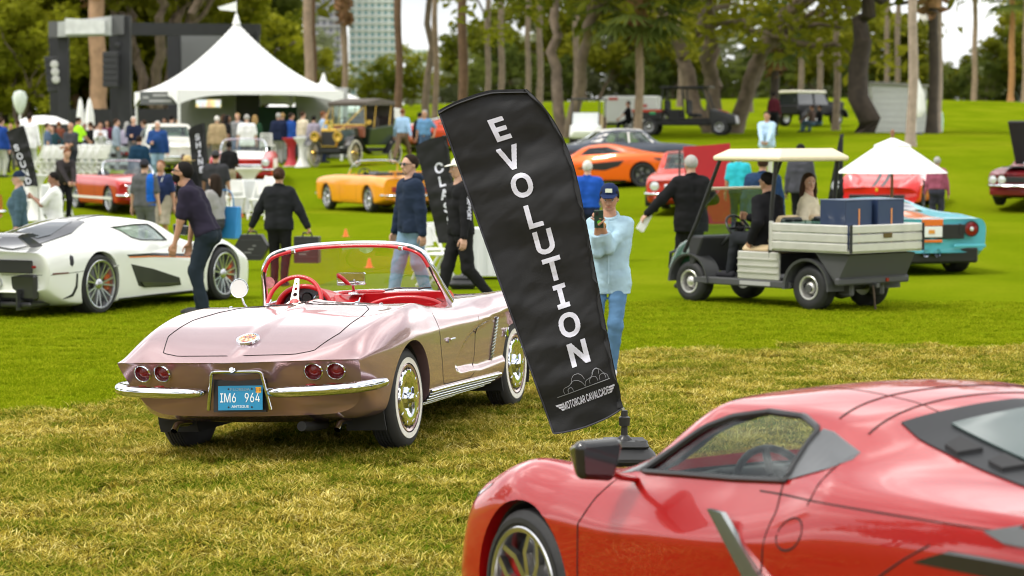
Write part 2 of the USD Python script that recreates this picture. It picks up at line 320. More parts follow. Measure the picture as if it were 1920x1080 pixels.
straw = blademat('dry_blade', [(0., (.10, .14, .008)), (.25, (.20, .17, .02)), (.55, (.40, .31, .035)), (.85, (.66, .54, .13)), (1., (.78, .68, .25))], .3)
strawg = blademat('green_dry_blade', [(0., (.08, .14, .006)), (.35, (.15, .19, .012)), (.65, (.34, .29, .03)), (1., (.64, .54, .12))], .35)
green = blademat('green_blade', [(0., (.15, .215, .003)), (.5, (.25, .31, .006)), (1., (.40, .43, .02))], .5)
gi = UsdGeom.PointInstancer.Define(stage, '/World/grass'); tag(gi.GetPrim(), 'short mown turf, dry and straw coloured near the camera, green beyond', 'grass', kind='stuff')
protos = []
for k, (m, size, n, bl, h, ln, w) in enumerate([(straw, .34, 105, 6, .056, 1.5, .0042), (straw, .34, 100, 6, .046, 1.7, .0045), (strawg, .34, 105, 6, .052, 1.5, .0042), (strawg, .34, 100, 6, .044, 1.6, .0045), (green, .34, 75, 6, .024, 1.3, .0036), (green, .34, 28, 6, .022, 1.4, .0036)]):
    v, f, tn = tuft_patch(size, n, bl, h, ln, w); pm = usdkit.mesh(stage, f'/World/grass/tuft_patch_{k:03d}', (v, f), m, smooth=False); UsdGeom.PrimvarsAPI(pm).CreatePrimvar('tone', Sdf.ValueTypeNames.FloatArray, 'vertex').Set(Vt.FloatArray.FromNumpy(tn.astype(np.float32))); protos.append(pm.GetPath())
P_, Id, Rt = [], [], []
def scatter(y0, y1, step, near):
    for y in np.arange(y0, y1, step):
        hw = .2135 * y + .8
        for x in np.arange(-hw, hw, step):
            xx, yy = x + rng.uniform(-.5, .5) * step, y + rng.uniform(-.5, .5) * step; d = float(dry(A(xx), A(yy)))
            if near and d > rng.uniform(.15, .6):
                gpat = meshkit.fbm(A([xx * .9, yy * .7, 3.]), 3, 9); k = (2 if gpat + rng.normal(0, .22) > .50 else 0) + rng.integers(2)
            elif near: k = 4 if rng.random() < np.clip((27 - yy) / 7., 0, .9) else 5
            else: k = 4 + rng.integers(2) if d < .6 and rng.random() < .75 * np.clip((29 - yy) / 9., 0, 1) else -1
            if k >= 0: P_.append((xx, yy, gz(xx, yy))); Id.append(k); Rt.append(rng.uniform(0, 2 * np.pi))
scatter(9.6, 30, .25, True)
gi.CreatePrototypesRel().SetTargets(protos); gi.CreateProtoIndicesAttr(Vt.IntArray.FromNumpy(A(Id, dtype=np.int32)))
gi.CreatePositionsAttr(Vt.Vec3fArray.FromNumpy(A(P_, dtype=np.float32)))
gi.CreateOrientationsAttr(Vt.QuathArray([Gf.Quath(math.cos(a / 2), 0, 0, math.sin(a / 2)) for a in Rt]))
# ---------------------------------------------------------------- wheels and shared car pieces
RUB = mat('tyre_rubber', (.012, .012, .013), .62, var=.3, scale=30, bump=.15, bscale=200)
CHROME = mat('chrome', (.76, .80, .87), .09, 1.)
ALU = mat('alloy_silver', (.62, .63, .65), .28, 1.)
DARKALU = mat('alloy_dark', (.03, .03, .033), .35, .6)
BLK = mat('black_trim', (.012, .012, .013), .35)
BLKM = mat('black_matte', (.014, .014, .015), .75)
CARBON = mat('carbon_fibre', (.02, .02, .022), .25, .2, coat=.6)
PLASTIC = mat('grey_plastic', (.055, .056, .058), .6, bump=.1, bscale=300)
WHITEWALL = mat('whitewall', (.72, .70, .64), .55, var=.05)
REDLENS = mat('red_lens', (.17, .003, .005), .2, coat=.25)
CLEARLENS = mat('clear_lens', (.75, .77, .8), .12, .5, coat=1.)
AMBER = mat('amber_lens', (.7, .2, .02), .2, coat=1.)
GLASS = glass('window_glass', (.78, .88, .83))
TINT = glass('tinted_glass', (.25, .30, .29))
DARKGLASS = mat('dark_glass', (.012, .015, .016), .05, coat=1., spec=.8)
GAP = mat('panel_gap', (.004, .004, .004), .9)
def spokes(R, kind, n, yo, dish=.03):
    """Wheel faces: a list of meshes about the y axis, outer side +y."""
    out = []
    for k in range(n):
        a = 2 * math.pi * k / n + .3
        if kind == 'bar':      # straight spoke, wider at the hub
            pr = [(-.022, .04), (.022, .04), (.014, R * .97), (-.014, R * .97)]
            out.append(_sp(pr, a, yo, .03, dish, R))
        elif kind == 'y':      # spoke that splits in two
            for sgn in (-1, 1):
                pr = [(sgn * .004 - .012, .05), (sgn * .004 + .012, .05), (sgn * .048 + .010, R * .97), (sgn * .048 - .010, R * .97)]
                out.append(_sp(pr, a, yo, .028, dish, R))
        elif kind == 'twin':   # five broad split blades
            for sgn in (-1, 1):
                pr = [(sgn * .022 - .018, .05), (sgn * .022 + .018, .05), (sgn * .055 + .012, R * .60), (sgn * .030 + .013, R * .97), (sgn * .030 - .013, R * .97), (sgn * .055 - .014, R * .60)]
                out.append(_sp(pr, a, yo, .03, dish, R))
        elif kind == 'fat':
            pr = [(-.04, .03), (.04, .03), (.055, R * .97), (-.055, R * .97)]
            out.append(_sp(pr, a, yo, .04, dish, R))
    return out
def _sp(pr, a, yo, th, dish, R):
    m = extrude(pr, th); v = m.vertices; r = np.linalg.norm(v[:, :2], axis=1)
    y = yo - th + v[:, 2] - dish * (1 - (r / R)) ** 1.5
    c, s = math.cos(a), math.sin(a)
    m.vertices = np.stack([v[:, 0] * c - v[:, 1] * s, y, v[:, 0] * s + v[:, 1] * c], 1); m.fix_normals(); return m
def wheel(car, x, y, sg, R=.335, w=.22, rim=.24, style='bar', n=10, rimmat=None, whitewall=False, z=None, steer=0, caliper=None, cap=True):
    """tyre > rim, hub_cap. y is the outer face; sg +1 left, -1 right."""
    rimmat = rimmat or ALU; z = R if z is None else z; b = .022
    groove = []
    for k in range(5):
        yc = -w + .035 + (w - .07) * (k + .5) / 5; groove += [(R, yc - .012), (R - .008, yc - .008), (R - .008, yc - .003), (R, yc + .001)]
    prof = [(rim - .005, -w), (rim + .04, -w - .008), (R - .035, -w), (R - .008, -w + .02)] + groove + [(R - .006, -.02), (R - .03, -.001), (R - .055, .006), (rim + .045, .006), (rim + .012, .0), (rim - .005, -.012), (rim - .005, -w)]
    tyre = lathe(prof, 56, 'y')
    barrel = lathe([(rim, -.004), (rim + .012, .003), (rim + .006, .008), (rim - .012, .004), (rim - .022, -.03), (rim - .03, -w + .03), (.02, -w + .03), (.02, -w + .02), (rim - .01, -w + .01), (rim, -.004)], 48, 'y')
    c, s = math.cos(math.radians(steer)), math.sin(math.radians(steer))
    def place(m):
        if sg < 0: m = mirror(m)
        v = m.vertices @ A([[c, -s, 0], [s, c, 0], [0, 0, 1]]).T; m = tm(v, m.faces); m.apply_translation((x, y, z)); return m
    p = part(car, 'wheel', place(tyre), RUB, 40)
    if whitewall: part(p, 'whitewall', place(lathe([(rim + .018, .0065), (rim + .016, .009), (rim + .052, .0095), (rim + .054, .0065), (rim + .018, .0065)], 56, 'y')), WHITEWALL, 40)
    part(p, 'rim', place(barrel), rimmat, 40)
    if style == 'disc':   # full chrome wheel cover with slots and a spinner
        part(p, 'wheel_cover', place(cat([lathe([(0, .012), (.035, .016), (.06, .012), (.072, -.004), (.10, .004), (.15, .016), (.185, .012), (.2, -.008), (.222, -.012), (rim, .002), (rim - .01, -.02), (.05, -.03), (0, -.03)], 48, 'y'),
            *[box((.04, .022, .05), (.172 * math.cos(a), .006, .172 * math.sin(a)), .008, R=A([[math.cos(a), 0, -math.sin(a)], [0, 1, 0], [math.sin(a), 0, math.cos(a)]])) for a in np.arange(10) * 2 * np.pi / 10]])), CHROME, 40)
        part(p, 'spinner', place(cat([lathe([(0, .05), (.025, .048), (.034, .035), (.036, .01)], 24, 'y'), box((.15, .022, .026), (0, .035, 0), .01), box((.026, .022, .15), (0, .035, 0), .01)])), CHROME, 40)
        part(p, 'slot', place(cat([box((.052, .008, .018), (.206 * math.cos(a), .001, .206 * math.sin(a)), .003, R=A([[math.cos(a), 0, -math.sin(a)], [0, 1, 0], [math.sin(a), 0, math.cos(a)]])) for a in np.arange(20) * 2 * np.pi / 20])), BLK)
    else:
        part(p, 'spokes', place(cat(spokes(rim - .004, style, n, -.004))), rimmat, 30)
        if cap: part(p, 'hub_cap', place(lathe([(0, .0), (.03, -.002), (.055, -.012), (.07, -.03), (.07, -.06)], 24, 'y')), rimmat, 40)
        part(p, 'brake_disc', place(lathe([(.05, -.085), (rim - .05, -.085), (rim - .05, -.10), (.05, -.10), (.05, -.085)], 36, 'y')), mat('brake_steel', (.25, .25, .25), .4, 1.), 40)
        if caliper:
            part(p, 'brake_caliper', place(cat([box((.09, .05, .2), ((rim - .06) * .98, -.075, .02), .02)])), caliper)
    return p
def arch_cut(M, x, R, y0, y1, z=None, sx=1.0):
    c = Manifold.cylinder(y1 - y0, R, R, 48).rotate([-90, 0, 0]).translate([0, y0, 0]).scale([sx, 1, 1]).translate([x, 0, z])
    return M - c - c.mirror([0, 1, 0])
def line_on(pts, r=.003, n=6): return tube(pts, r, n)
def liner(t, x, R, y0, y1, z, sx=1.):
    """Dark inner wheel wells, one each side."""
    c = Manifold.cylinder(y1 - y0, R + .004, R + .004, 40).rotate([-90, 0, 0]) - Manifold.cylinder(y1 - y0, R - .006, R - .006, 40).rotate([-90, 0, 0]).translate([0, .01, 0])
    c = c.translate([0, y0, 0]).scale([sx, 1, 1]).translate([x, 0, z]); c -= Manifold.cube([4, 4, 2], True).translate([x, 0, z - R * .45 - 1])
    for m in (c, c.mirror([0, 1, 0])): part(t, 'wheel_well', m, BLKM)
def gapline(bp, pts, r=.0032, name='panel_gap'): return part(bp, name, tube(pts, r, 6), GAP)
def mid(skin, poly, sg, off): return sidepatch(skin, poly, sg, off)
def glass_side(t, sk, poly, m, name='side_window'):
    for sg in (1, -1): part(t, name, sidepatch(sk, poly, sg, -.002, .05, .006), m, 40)
def coupe(t, C, paint, arches, side_win=None, front_win=None, rear_win=None, cabin=None, nt=170, nk=8, sharp_t=None, sharp_k=(4,), gm=None, cuts=None, shape=None, front_x=(0, 9), wellz=None, interior=True):
    """A closed car body with real window openings. arches: (x, R, z, y0). side_win: xz polygons; front_win, rear_win: xy polygons seen from above. cabin: (x0, x1, half width, floor, ceiling)."""
    gm = gm or GLASS
    G = loft(C, nt, nk, sharp_t=sharp_t or (1, len(C) - 2), sharp_k=sharp_k)
    if shape: G = shape(G)
    sk = Skin(G); M = toM(solid(G))
    for x, R, z, y0 in arches: M = arch_cut(M, x, R, y0, 1.4, z=z)
    if cabin:
        x0, x1, hw, zf, zc, inset = cabin
        H = G.copy(); keep = (H[:, 0, 0] > min(x0, x1)) & (H[:, 0, 0] < max(x0, x1))
        H = H[keep]; H[..., 1] = np.minimum(np.maximum(H[..., 1] - inset, 0), hw); H[..., 2] = np.clip(H[..., 2] - inset, zf, zc)
        ii = np.linspace(0, len(H) - 1, 16).astype(int); hs = []
        for a, b in zip(ii[:-1], ii[1:]):
            q = np.concatenate([H[a, ::3], H[b, ::3]]); hs.append(Manifold.hull_points(np.concatenate([q, q * [1, -1, 1]])))
        K = Manifold.batch_boolean(hs, m3.OpType.Add); M -= K; c_ = K.bounding_box(); ctr = (A(c_[:3]) + A(c_[3:])) / 2; sz = A(c_[3:]) - A(c_[:3])
        shell = lambda d: K.translate(list(-ctr)).scale(list((sz - 2 * d) / sz)).translate(list(ctr))
        lining = shell(.003) - shell(.016)
        for p in side_win or []: lining -= extruded(p, 3.).translate([0, 1.5, 0])
        for p in (front_win, rear_win):
            if p is not None: lining -= CrossSection([np.array(ccw(p))]).extrude(.6).translate([0, 0, cabin[3] + .45])
        part(t, 'cabin_lining', lining, mat('lining_black', (.010, .010, .011), .8))
    for p in side_win or []:
        M -= extruded(p, 3.).translate([0, 1.5, 0])
    for p in (front_win, rear_win):
        if p is not None:
            cs = CrossSection([np.array(ccw(p))]); M -= cs.extrude(.6).translate([0, 0, cabin[3] + .45])
    if cuts: M = cuts(M, sk)
    bp = part(t, 'body', M, paint, 30)
    for p in side_win or []: glass_side(t, sk, grow(p, .006), gm)
    if front_win is not None: part(t, 'windscreen', toppatch(sk, grow(front_win, .006), -.002, .06, .006), gm, 40)
    if rear_win is not None: part(t, 'rear_window', toppatch(sk, grow(rear_win, .006), -.002, .06, .006), gm, 40)
    for x, R, z, y0 in arches: liner(t, x, R - .004, y0 + .004, .9, z)
    return bp, sk, G
def ccw(p):
    q = Polygon(p); return list(q.exterior.coords)[:-1] if q.exterior.is_ccw else list(q.exterior.coords)[:-1][::-1]
def grow(p, d): return list(Polygon(p).buffer(d, join_style=2).exterior.coords)[:-1]
def extruded(p, h):
    """A polygon in x, z pushed along -y."""
    return CrossSection([np.array(ccw(p))]).extrude(h).rotate([90, 0, 0])
def seat_pair(t, x, y, z0, top, m, h=.5):
    for sg in (1, -1): part(t, 'seat', cat([Manifold.batch_hull([Manifold.sphere(.08, 16).translate([a, sg * y + b, c]) for a, c in ((x, z0), (x + h, z0 + .03)) for b in (-.15, .15)]),
        Manifold.batch_hull([Manifold.sphere(.07, 16).translate([x - dx, sg * y + b, c]) for dx, c, w in ((0, z0, .16), (.14, top - .2, .15), (.2, top - .05, .09)) for b in (-w, w)])]), m, 40)
def steering(t, at_, r, m, tilt=.42):
    ax = A([-1, 0, tilt]); ax /= np.linalg.norm(ax); uy = A([0, -1., 0]); uz = np.cross(ax, A([0, 1., 0])); c = A(at_)
    sw = part(t, 'steering_wheel', cat([tube([c + r * (math.cos(a) * uy + math.sin(a) * uz) for a in np.linspace(0, 2 * np.pi, 32, endpoint=False)], r * .085, 8, closed=True), bar(c - uy * r, c + uy * r, r * .09), bar(c, c - uz * r, r * .09), put(lathe([(0, .02), (.07, .01), (.08, -.03)], 16), c, uy, uz), bar(c, c - ax * .35, .03)]), m, 40); return sw
# ---------------------------------------------------------------- pink roadster seen from behind
def pink_roadster(loc, yaw, pitch, roll):
    PK = usdkit.material(stage, '/World/Looks/rose_paint', {'tc': ('texture_coordinate', {}), 'v': ('noise_texture', {'scale': 900., 'detail': 1.}), 'r': ('rgb_ramp', {'ramp': [(.3, (.36, .215, .22)), (.7, (.43, .27, .275))]}),
        'p': ('principled_bsdf', {'metallic': .78, 'roughness': .24, 'coat_weight': 1., 'coat_roughness': .015})}, [('tc.object', 'v.vector'), ('v.fac', 'r.fac'), ('r.color', 'p.base_color')], surface='p.BSDF')
    REDV = mat('red_vinyl', (.52, .012, .018), .3, coat=.4, bump=.05, bscale=150)
    t = thing('vintage_roadster', 'rose pink vintage open roadster with red interior and four round tail lights', 'car', loc, yaw, pitch, roll)
    C = [
     [(-.72,0,.30),(-.75,0,.36),(-.80,0,.45),(-.90,0,.56),(-.995,0,.665),(-.998,0,.667),(-1.0,0,.669),(-1.0,0,.67)],
     [(-.72,0,.30),(-.70,.55,.31),(-.685,.715,.36),(-.79,.80,.52),(-.90,.83,.672),(-.955,.62,.676),(-.99,.3,.673),(-1.0,0,.67)],
     [(-.55,0,.26),(-.54,.60,.26),(-.53,.79,.32),(-.60,.84,.51),(-.66,.856,.695),(-.68,.70,.800),(-.69,.42,.782),(-.70,0,.775)],
     [(-.35,0,.22),(-.35,.62,.24),(-.35,.82,.31),(-.35,.865,.50),(-.35,.876,.71),(-.35,.745,.878),(-.35,.46,.868),(-.35,0,.866)],
     [(0,0,.2),(0,.62,.23),(0,.83,.30),(0,.874,.50),(0,.886,.735),(0,.765,.926),(0,.48,.913),(0,0,.925)],
     [(.35,0,.2),(.35,.62,.22),(.35,.83,.29),(.35,.868,.50),(.35,.876,.745),(.35,.745,.945),(.35,.50,.942),(.35,0,.957)],
     [(.7,0,.2),(.7,.62,.21),(.7,.81,.28),(.7,.853,.50),(.7,.858,.745),(.7,.765,.90),(.7,.60,.915),(.7,0,.975)],
     [(1.2,0,.2),(1.2,.62,.21),(1.2,.80,.27),(1.2,.845,.50),(1.2,.85,.74),(1.2,.775,.862),(1.2,.6,.885),(1.2,0,.955)],
     [(1.6,0,.2),(1.6,.62,.21),(1.6,.80,.27),(1.6,.845,.50),(1.6,.85,.735),(1.6,.77,.866),(1.6,.55,.915),(1.6,0,.955)],
     [(2.1,0,.2),(2.1,.62,.21),(2.1,.80,.27),(2.1,.85,.50),(2.1,.857,.73),(2.1,.75,.893),(2.1,.5,.905),(2.1,0,.965)],
     [(2.6,0,.2),(2.6,.62,.22),(2.6,.80,.28),(2.6,.85,.50),(2.6,.86,.72),(2.6,.73,.90),(2.6,.45,.875),(2.6,0,.935)],
     [(3.05,0,.24),(3.05,.6,.24),(3.05,.77,.32),(3.05,.81,.50),(3.05,.82,.68),(3.05,.69,.835),(3.05,.42,.79),(3.05,0,.835)],
     [(3.36,0,.28),(3.30,.5,.29),(3.22,.68,.34),(3.22,.74,.5),(3.24,.74,.62),(3.28,.62,.73),(3.34,.35,.70),(3.38,0,.72)],
     [(3.38,0,.28),(3.39,0,.33),(3.40,0,.4),(3.41,0,.5),(3.41,0,.6),(3.40,0,.68),(3.39,0,.70),(3.38,0,.72)]]
    G = loft(C, 330, 11, sharp_t=(1, 12), sharp_k=(4,))
    # the crease softens from the tail towards the door
    sk0 = Skin(G)
    from shapely import contains_xy, prepare
    # side coves: pressed in behind a sharp edge
    cove = Polygon(ptc([(.99,.462),(1.04,.50),(1.18,.585),(1.5,.685),(2.0,.742),(2.4,.762)], np.linspace(0,1,40)).tolist() + [(2.36,.55),(2.3,.405),(1.6,.395),(1.12,.418),(1.01,.44)])
    x, z = G[..., 0], G[..., 2]
    pts = np.stack([x.ravel(), z.ravel()], 1)
    import shapely
    dist = shapely.distance(shapely.points(pts), cove.exterior); ins = contains_xy(cove, pts[:, 0], pts[:, 1])
    dd = np.where(ins, dist, -dist).reshape(x.shape); sideish = (G[..., 1] > .7)
    G[..., 1] -= sideish * .028 * np.clip((dd + .006) / .022, 0, 1) ** 1.0
    # centre ridge of the deck and raised bonnet spine
    Y = G[..., 1]; up = (z > .6)
    G[..., 2] += up * .010 * np.exp(-(Y / .018) ** 2) * np.clip((x + .93) / .1, 0, 1) * (x < .62)
    M = toM(solid(G))
    M = arch_cut(M, -.005, .385, .52, 1.2, z=.335, sx=1.02); M = arch_cut(M, 2.59, .385, .52, 1.2, z=.335)
    hole = CrossSection([np.array(ptc([(.60,-.50),(.56,-.3),(.55,0),(.56,.3),(.60,.50)], np.linspace(0,1,24)).tolist() + [(.72,.60),(1.0,.645),(1.40,.645),(1.62,.45),(1.64,0),(1.62,-.45),(1.40,-.645),(1.0,-.645),(.72,-.60)])[::-1]])
    if hole.area() <= 0: hole = CrossSection([np.array(hole.to_polygons()[0])[::-1]])
    M -= hole.extrude(1.).translate([0, 0, .33])
    # tail lamp bores, plate recess
    for y in (-.665, -.52, .52, .665): M -= Manifold.cylinder(.22, .055, .055, 32).rotate([0, 90, 0]).translate([-1.05, y, .602])
    body = fromM(M); bp = part(t, 'body', body, PK, 28)
    sk = Skin(G)
    yb = lambda y: float(sk.side(-.3, .5)[1])
    # tail surface: x of the skin at (y, z)
    tail = G[:int(len(G) * .12)].reshape(-1, 3); tx = LinearNDInterpolator(tail[:, 1:] + np.random.default_rng(3).normal(0, 1e-5, (len(tail), 2)), tail[:, 0])
    TX = lambda y, z: float(np.nan_to_num(tx(abs(y), z), nan=-.93))
    n_t = A([-.74, 0, -.67])            # outward normal of the undercut tail
    # panel gaps
    def gap(name, pts): part(bp, name, tube(pts, .0032, 6), GAP)
    lid = dens([(-.905,.0),(-.90,.40),(-.86,.52),(-.6,.60),(-.2,.60),(.1,.545),(.28,.46),(.33,.30),(.34,0)], 70)
    lid = np.vstack([lid, (lid * [1, -1])[::-1]]); q = sk.top(lid[:, 0], lid[:, 1], .0004); q[:, 2] += .0098 * np.exp(-(lid[:, 1] / .018) ** 2) * (lid[:, 0] > -.9) * np.clip((lid[:, 0] + .93) / .1, 0, 1) * 0 + .003 * np.exp(-(lid[:, 1] / .03) ** 2); gap('boot_lid_gap', q)
    for sg in (1, -1):
        d = dens([(.66,.905),(.60,.865),(.645,.62),(.70,.42),(.735,.365),(.80,.352),(1.38,.345),(1.45,.37),(1.52,.5),(1.56,.74),(1.575,.85)], 70)
        q = sk.side(d[:, 0], d[:, 1], 1, -.001); q[:, 1] *= sg; gap('door_gap', q[3:-3])
    # top lid behind the seats
    d = dens([(.50,.56),(.46,.40),(.44,0),(.46,-.40),(.50,-.56)], 40); gap('soft_top_lid_gap', sk.top(d[:, 0], d[:, 1], -.0008))
    # tail lamps
    for y in (.665, .52, -.52, -.665):
        c = A([TX(y, .602), y, .602]); ax = A([-.92, .12 * np.sign(y), -.36]); ax /= np.linalg.norm(ax)
        def al(m): return put(m, c, np.cross([0, 0, 1.], ax) * -1, np.cross(ax, np.cross([0, 0, 1.], ax) * -1))
        r = part(t, 'tail_light', al(lathe([(.046, -.02), (.060, -.01), (.062, .012), (.055, .018), (.049, .010), (.046, -.02)], 36)), CHROME, 40)
        part(r, 'lamp_bowl', al(lathe([(.05, .0), (.047, -.03), (0, -.032)], 30)), BLK)
        part(r, 'lens', al(lathe([(0, .016), (.018, .012), (.030, .0), (.046, -.012), (.049, -.02)], 36)), REDLENS, 40)
    # bumpers
    for sg in (1, -1):
        p = spline([(-.86, sg*.22, .475), (-.955, sg*.26, .478), (-.985, sg*.40, .482), (-.965, sg*.60, .487), (-.915, sg*.78, .495), (-.80, sg*.865, .50), (-.55, sg*.89, .50)], 40)
        r = np.interp(np.linspace(0, 1, 40), [0, .08, .2, .8, .95, 1], [.012, .03, .038, .038, .03, .01])
        bm = part(t, 'rear_bumper', tube(p, r, 16, flat=.95), CHROME, 50)
        for yy in (.52, .655): part(bm, 'bumper_lamp', lathe([(0, .008), (.03, .004), (.036, -.01)], 20, 'z', (-.945 if yy < .6 else -.925, sg * yy, .52)), REDLENS)
    # number plate in its chrome frame
    pc = A([-.925, -.012, .475]); up = A([.10, 0, 1.]); up /= np.linalg.norm(up)
    out = np.cross([0, -1, 0], up)
    P3 = lambda a, b, o=0: pc + A([0, -1, 0]) * a + up * b + out * o
    blue = mat('plate_blue', (.012, .22, .42), .35)
    fr = [P3(-.172,.115,.012), P3(-.165,.128,.02), P3(-.15,.132,.025), P3(.15,.132,.025), P3(.165,.128,.02), P3(.172,.115,.012), P3(.215,-.11,-.035)]
    fl = [P3(-.215,-.11,-.035)] + fr
    fpart = part(t, 'plate_frame', tube(dens(fl, 60), .013, 10), CHROME, 50)
    part(fpart, 'plate_recess', [put(box((.36, .25, .03)), P3(.0, -.0, -.05), (0,-1,0), up)], BLK)
    pl = part(t, 'number_plate', put(box((.305, .155, .003), r=.001), P3(.02, -.035, .0), (0,-1,0), up), blue)
    white = mat('plate_white', (.8, .82, .82), .5)
    w_, = (white,)
    def ptxt(s, h, a, b, w=1., mt=white): part(pl, 'lettering', put(text(s, h, .002, False, w), P3(.02 + a, -.035 + b, .0015), (0,-1,0), up), mt, False)
    ptxt('IM6', .058, -.083, -.027, .74); ptxt('964', .058, .083, -.027, .72)
    ptxt('FLORIDA', .018, 0, .045, 1.25, mat('plate_grey', (.22, .30, .34), .5)); ptxt('ANTIQUE', .016, 0, -.062, 1.2)
    st = part(pl, 'sticker', put(box((.036, .036, .002)), P3(.02 + .125, -.035 + .05, .002), (0,-1,0), up), mat('sticker_orange', (.75, .33, .02), .5))
    part(st, 'lettering', put(text('11-24', .017, .001, False, .6), P3(.02 + .125, -.035 + .042, .003), (0,-1,0), up), BLK, False)
    for a in (-.08, .08):
        for b in (.057, -.058): part(pl, 'bolt', put(lathe([(0, .003), (.006, .002), (.006, 0)], 10), P3(.02 + a, -.035 + b, .0015), (0,-1,0), up), BLK)
    part(t, 'boot_lock', [put(lathe([(0, .012), (.012, .012), (.014, .004), (.021, .004), (.023, -.01)], 24), (TX(0, .625) - .003, 0, .625), (0,-1,0), (.3,0,1))], CHROME, 40)
    # emblem on the deck
    e = sk.top(A([-.69]), A([0.]))[0] + [0, 0, .008]; sl = A([.30, 0, .115]); sl /= np.linalg.norm(sl)
    em = lathe([(0, .004), (.052, .004), (.055, .010), (.066, .008), (.068, -.006), (0, -.006)], 40); em.vertices *= [1.15, 1.15, 1]
    ep = part(t, 'deck_emblem', put(em, e, (0,-1,0), sl), CHROME, 40)
    part(ep, 'emblem_face', put(lathe([(0, .0075), (.056, .0075), (.056, .003)], 36), e, (0,-1,0), sl), usdkit.material(stage, '/World/Looks/emblem_enamel', {'tc': ('texture_coordinate', {}), 'n': ('noise_texture', {'scale': 45., 'detail': 3.}), 'r': ('rgb_ramp', {'ramp': [(.35, (.02, .02, .03)), (.45, (.5, .06, .03)), (.55, (.6, .42, .1)), (.65, (.55, .55, .5))]}), 'p': ('principled_bsdf', {'roughness': .2, 'coat_weight': 1.})}, [('tc.object', 'n.vector'), ('n.fac', 'r.fac'), ('r.color', 'p.base_color')], surface='p.BSDF'))
    for sg in (-1, 1):
        q = sk.top(A([.47]), A([sg * .33]))[0]
        part(t, 'lid_catch', cat([box((.05, .018, .012), q + [0, 0, .012], .004), box((.02, .03, .02), q + [-.02, 0, .004], .004), bar(q + [.02, 0, .01], q + [.05, 0, .035], .006)]), CHROME)
        q = sk.top(A([.33]), A([sg * .55]))[0]
        part(t, 'fixing_stud', lathe([(0, .012), (.012, .01), (.014, -.004)], 16, 'z', q), CHROME)
    # wheels
    for x in (0, 2.59):
        for sg in (1, -1): wheel(t, x, sg * (.83 if x == 0 else .80), sg, .338, .175, .215, 'disc', whitewall=True, rimmat=PK)
    liner(t, -.005, .383, .525, .80, .335, 1.02); liner(t, 2.59, .383, .525, .80, .335)
    part(t, 'underbody', cat([box((3.0, 1.1, .08), (1.6, 0, .24)), tube([(-.3, -.35, .2), (-.62, -.38, .22), (-.78, -.38, .24)], .032, 12), tube([(0, -.72, .335), (0, .72, .335)], .05, 10)]), BLKM)
    for sg in (-1, 1):
        part(t, 'exhaust_pipe', tube([(-.35, sg * .56, .22), (-.52, sg * .57, .235), (-.60, sg * .57, .235), (-.645, sg * .57, .20)], .021, 14, cap=False), CHROME, 50)
        part(t, 'sill_panel', sidepatch(sk, [(.40,.335),(2.10,.30),(1.98,.235),(1.9,.215),(.34,.245)], sg, .006), BLK)
        def strip(a, b, r): 
            d = dens([a, b], 24); q = sk.side(d[:, 0], d[:, 1], 1, .009); q[:, 1] *= sg; return tube(q, r, 8)
        part(t, 'sill_strip', strip((.405, .338), (2.11, .303), .013), CHROME, 50)
        for k in range(5):
            f = (k + .9) / 5.2; part(t, 'sill_strip', strip((.40 - .06 * f, .338 - .10 * f), (2.08 - .20 * f, .303 - .095 * f), .0062), CHROME, 50)
        # cove edge highlight and side vent with teeth
        vp = sidepatch(sk, [(1.885,.425),(1.93,.418),(1.975,.50),(2.02,.60),(2.075,.735),(2.035,.728),(1.955,.60),(1.90,.50)], sg, .003)
        v = part(t, 'side_vent', vp, BLK)
        for k in range(13):
            f = (k + .5) / 13; xa = np.interp(f, [0, .3, .6, 1], [1.885, 1.90, 1.955, 2.035]); xb = np.interp(f, [0, .3, .6, 1], [1.935, 1.975, 2.02, 2.075]); z0 = .425 + f * .305
            q = sk.side(A([xa, (xa + xb) / 2, xb]), A([z0 - .006, z0, z0 + .006]), 1, .008); q[:, 1] *= sg
            part(v, 'vent_tooth', tube(q, .007, 8), CHROME)
        q = sk.side(A([2.27]), A([.60]), 1, .012)[0]; q[1] *= sg
        part(t, 'fender_badge', cat([put(extrude([(0, .038), (.03, 0), (0, -.038), (-.03, 0)], .006), q, (-sg, 0, 0), (0, 0, 1)), bar(q + [.05, 0, .03], q + [-.05, 0, -.03], .005), bar(q + [-.05, 0, .03], q + [.05, 0, -.03], .005)]), CHROME)
        q = sk.side(A([.86]), A([.66]), 1, .01)[0]; q[1] *= sg
        part(t, 'door_handle', cat([box((.10, .018, .016), q + [0, sg * .012, 0], .006), lathe([(0, .02), (.011, .018), (.012, 0)], 16, 'y', q + [-.06, 0, -.01])]), CHROME)
    # cockpit
    part(t, 'cockpit_floor', box((1.0, 1.2, .02), (1.1, 0, .345)), mat('red_carpet', (.25, .01, .012), .9))
    dsh = [ (1.34,.60),(1.32,.80),(1.36,.905),(1.45,.955),(1.60,.962),(1.66,.93),(1.66,.6) ]
    ds = extrude(Polygon(dsh), 1.26, (0, .63, 0), XZ)
    dp = part(t, 'dashboard', cat([toM(ds) - Manifold.cylinder(.3, .2, .2, 40).scale([1, 1.9, 1]).rotate([0, 78, 0]).translate([1.22, -.36, .83])]), REDV, 30)
    rim_ = [(1.345 + .02 * math.sin(a), -.36 + .29 * math.cos(a), .845 + .085 * math.sin(a)) for a in np.linspace(0, 2 * np.pi, 40, endpoint=False)]
    part(dp, 'recess_lip', tube(rim_, .016, 10, closed=True), REDV, 50)
    hood = [(1.26, .38 + .21 * math.cos(a), .87 + .165 * math.sin(a)) for a in np.linspace(0, np.pi, 30)]
    v1 = A(hood); v2 = v1 + [.34, 0, -.02]; v2[:, 2] -= .02
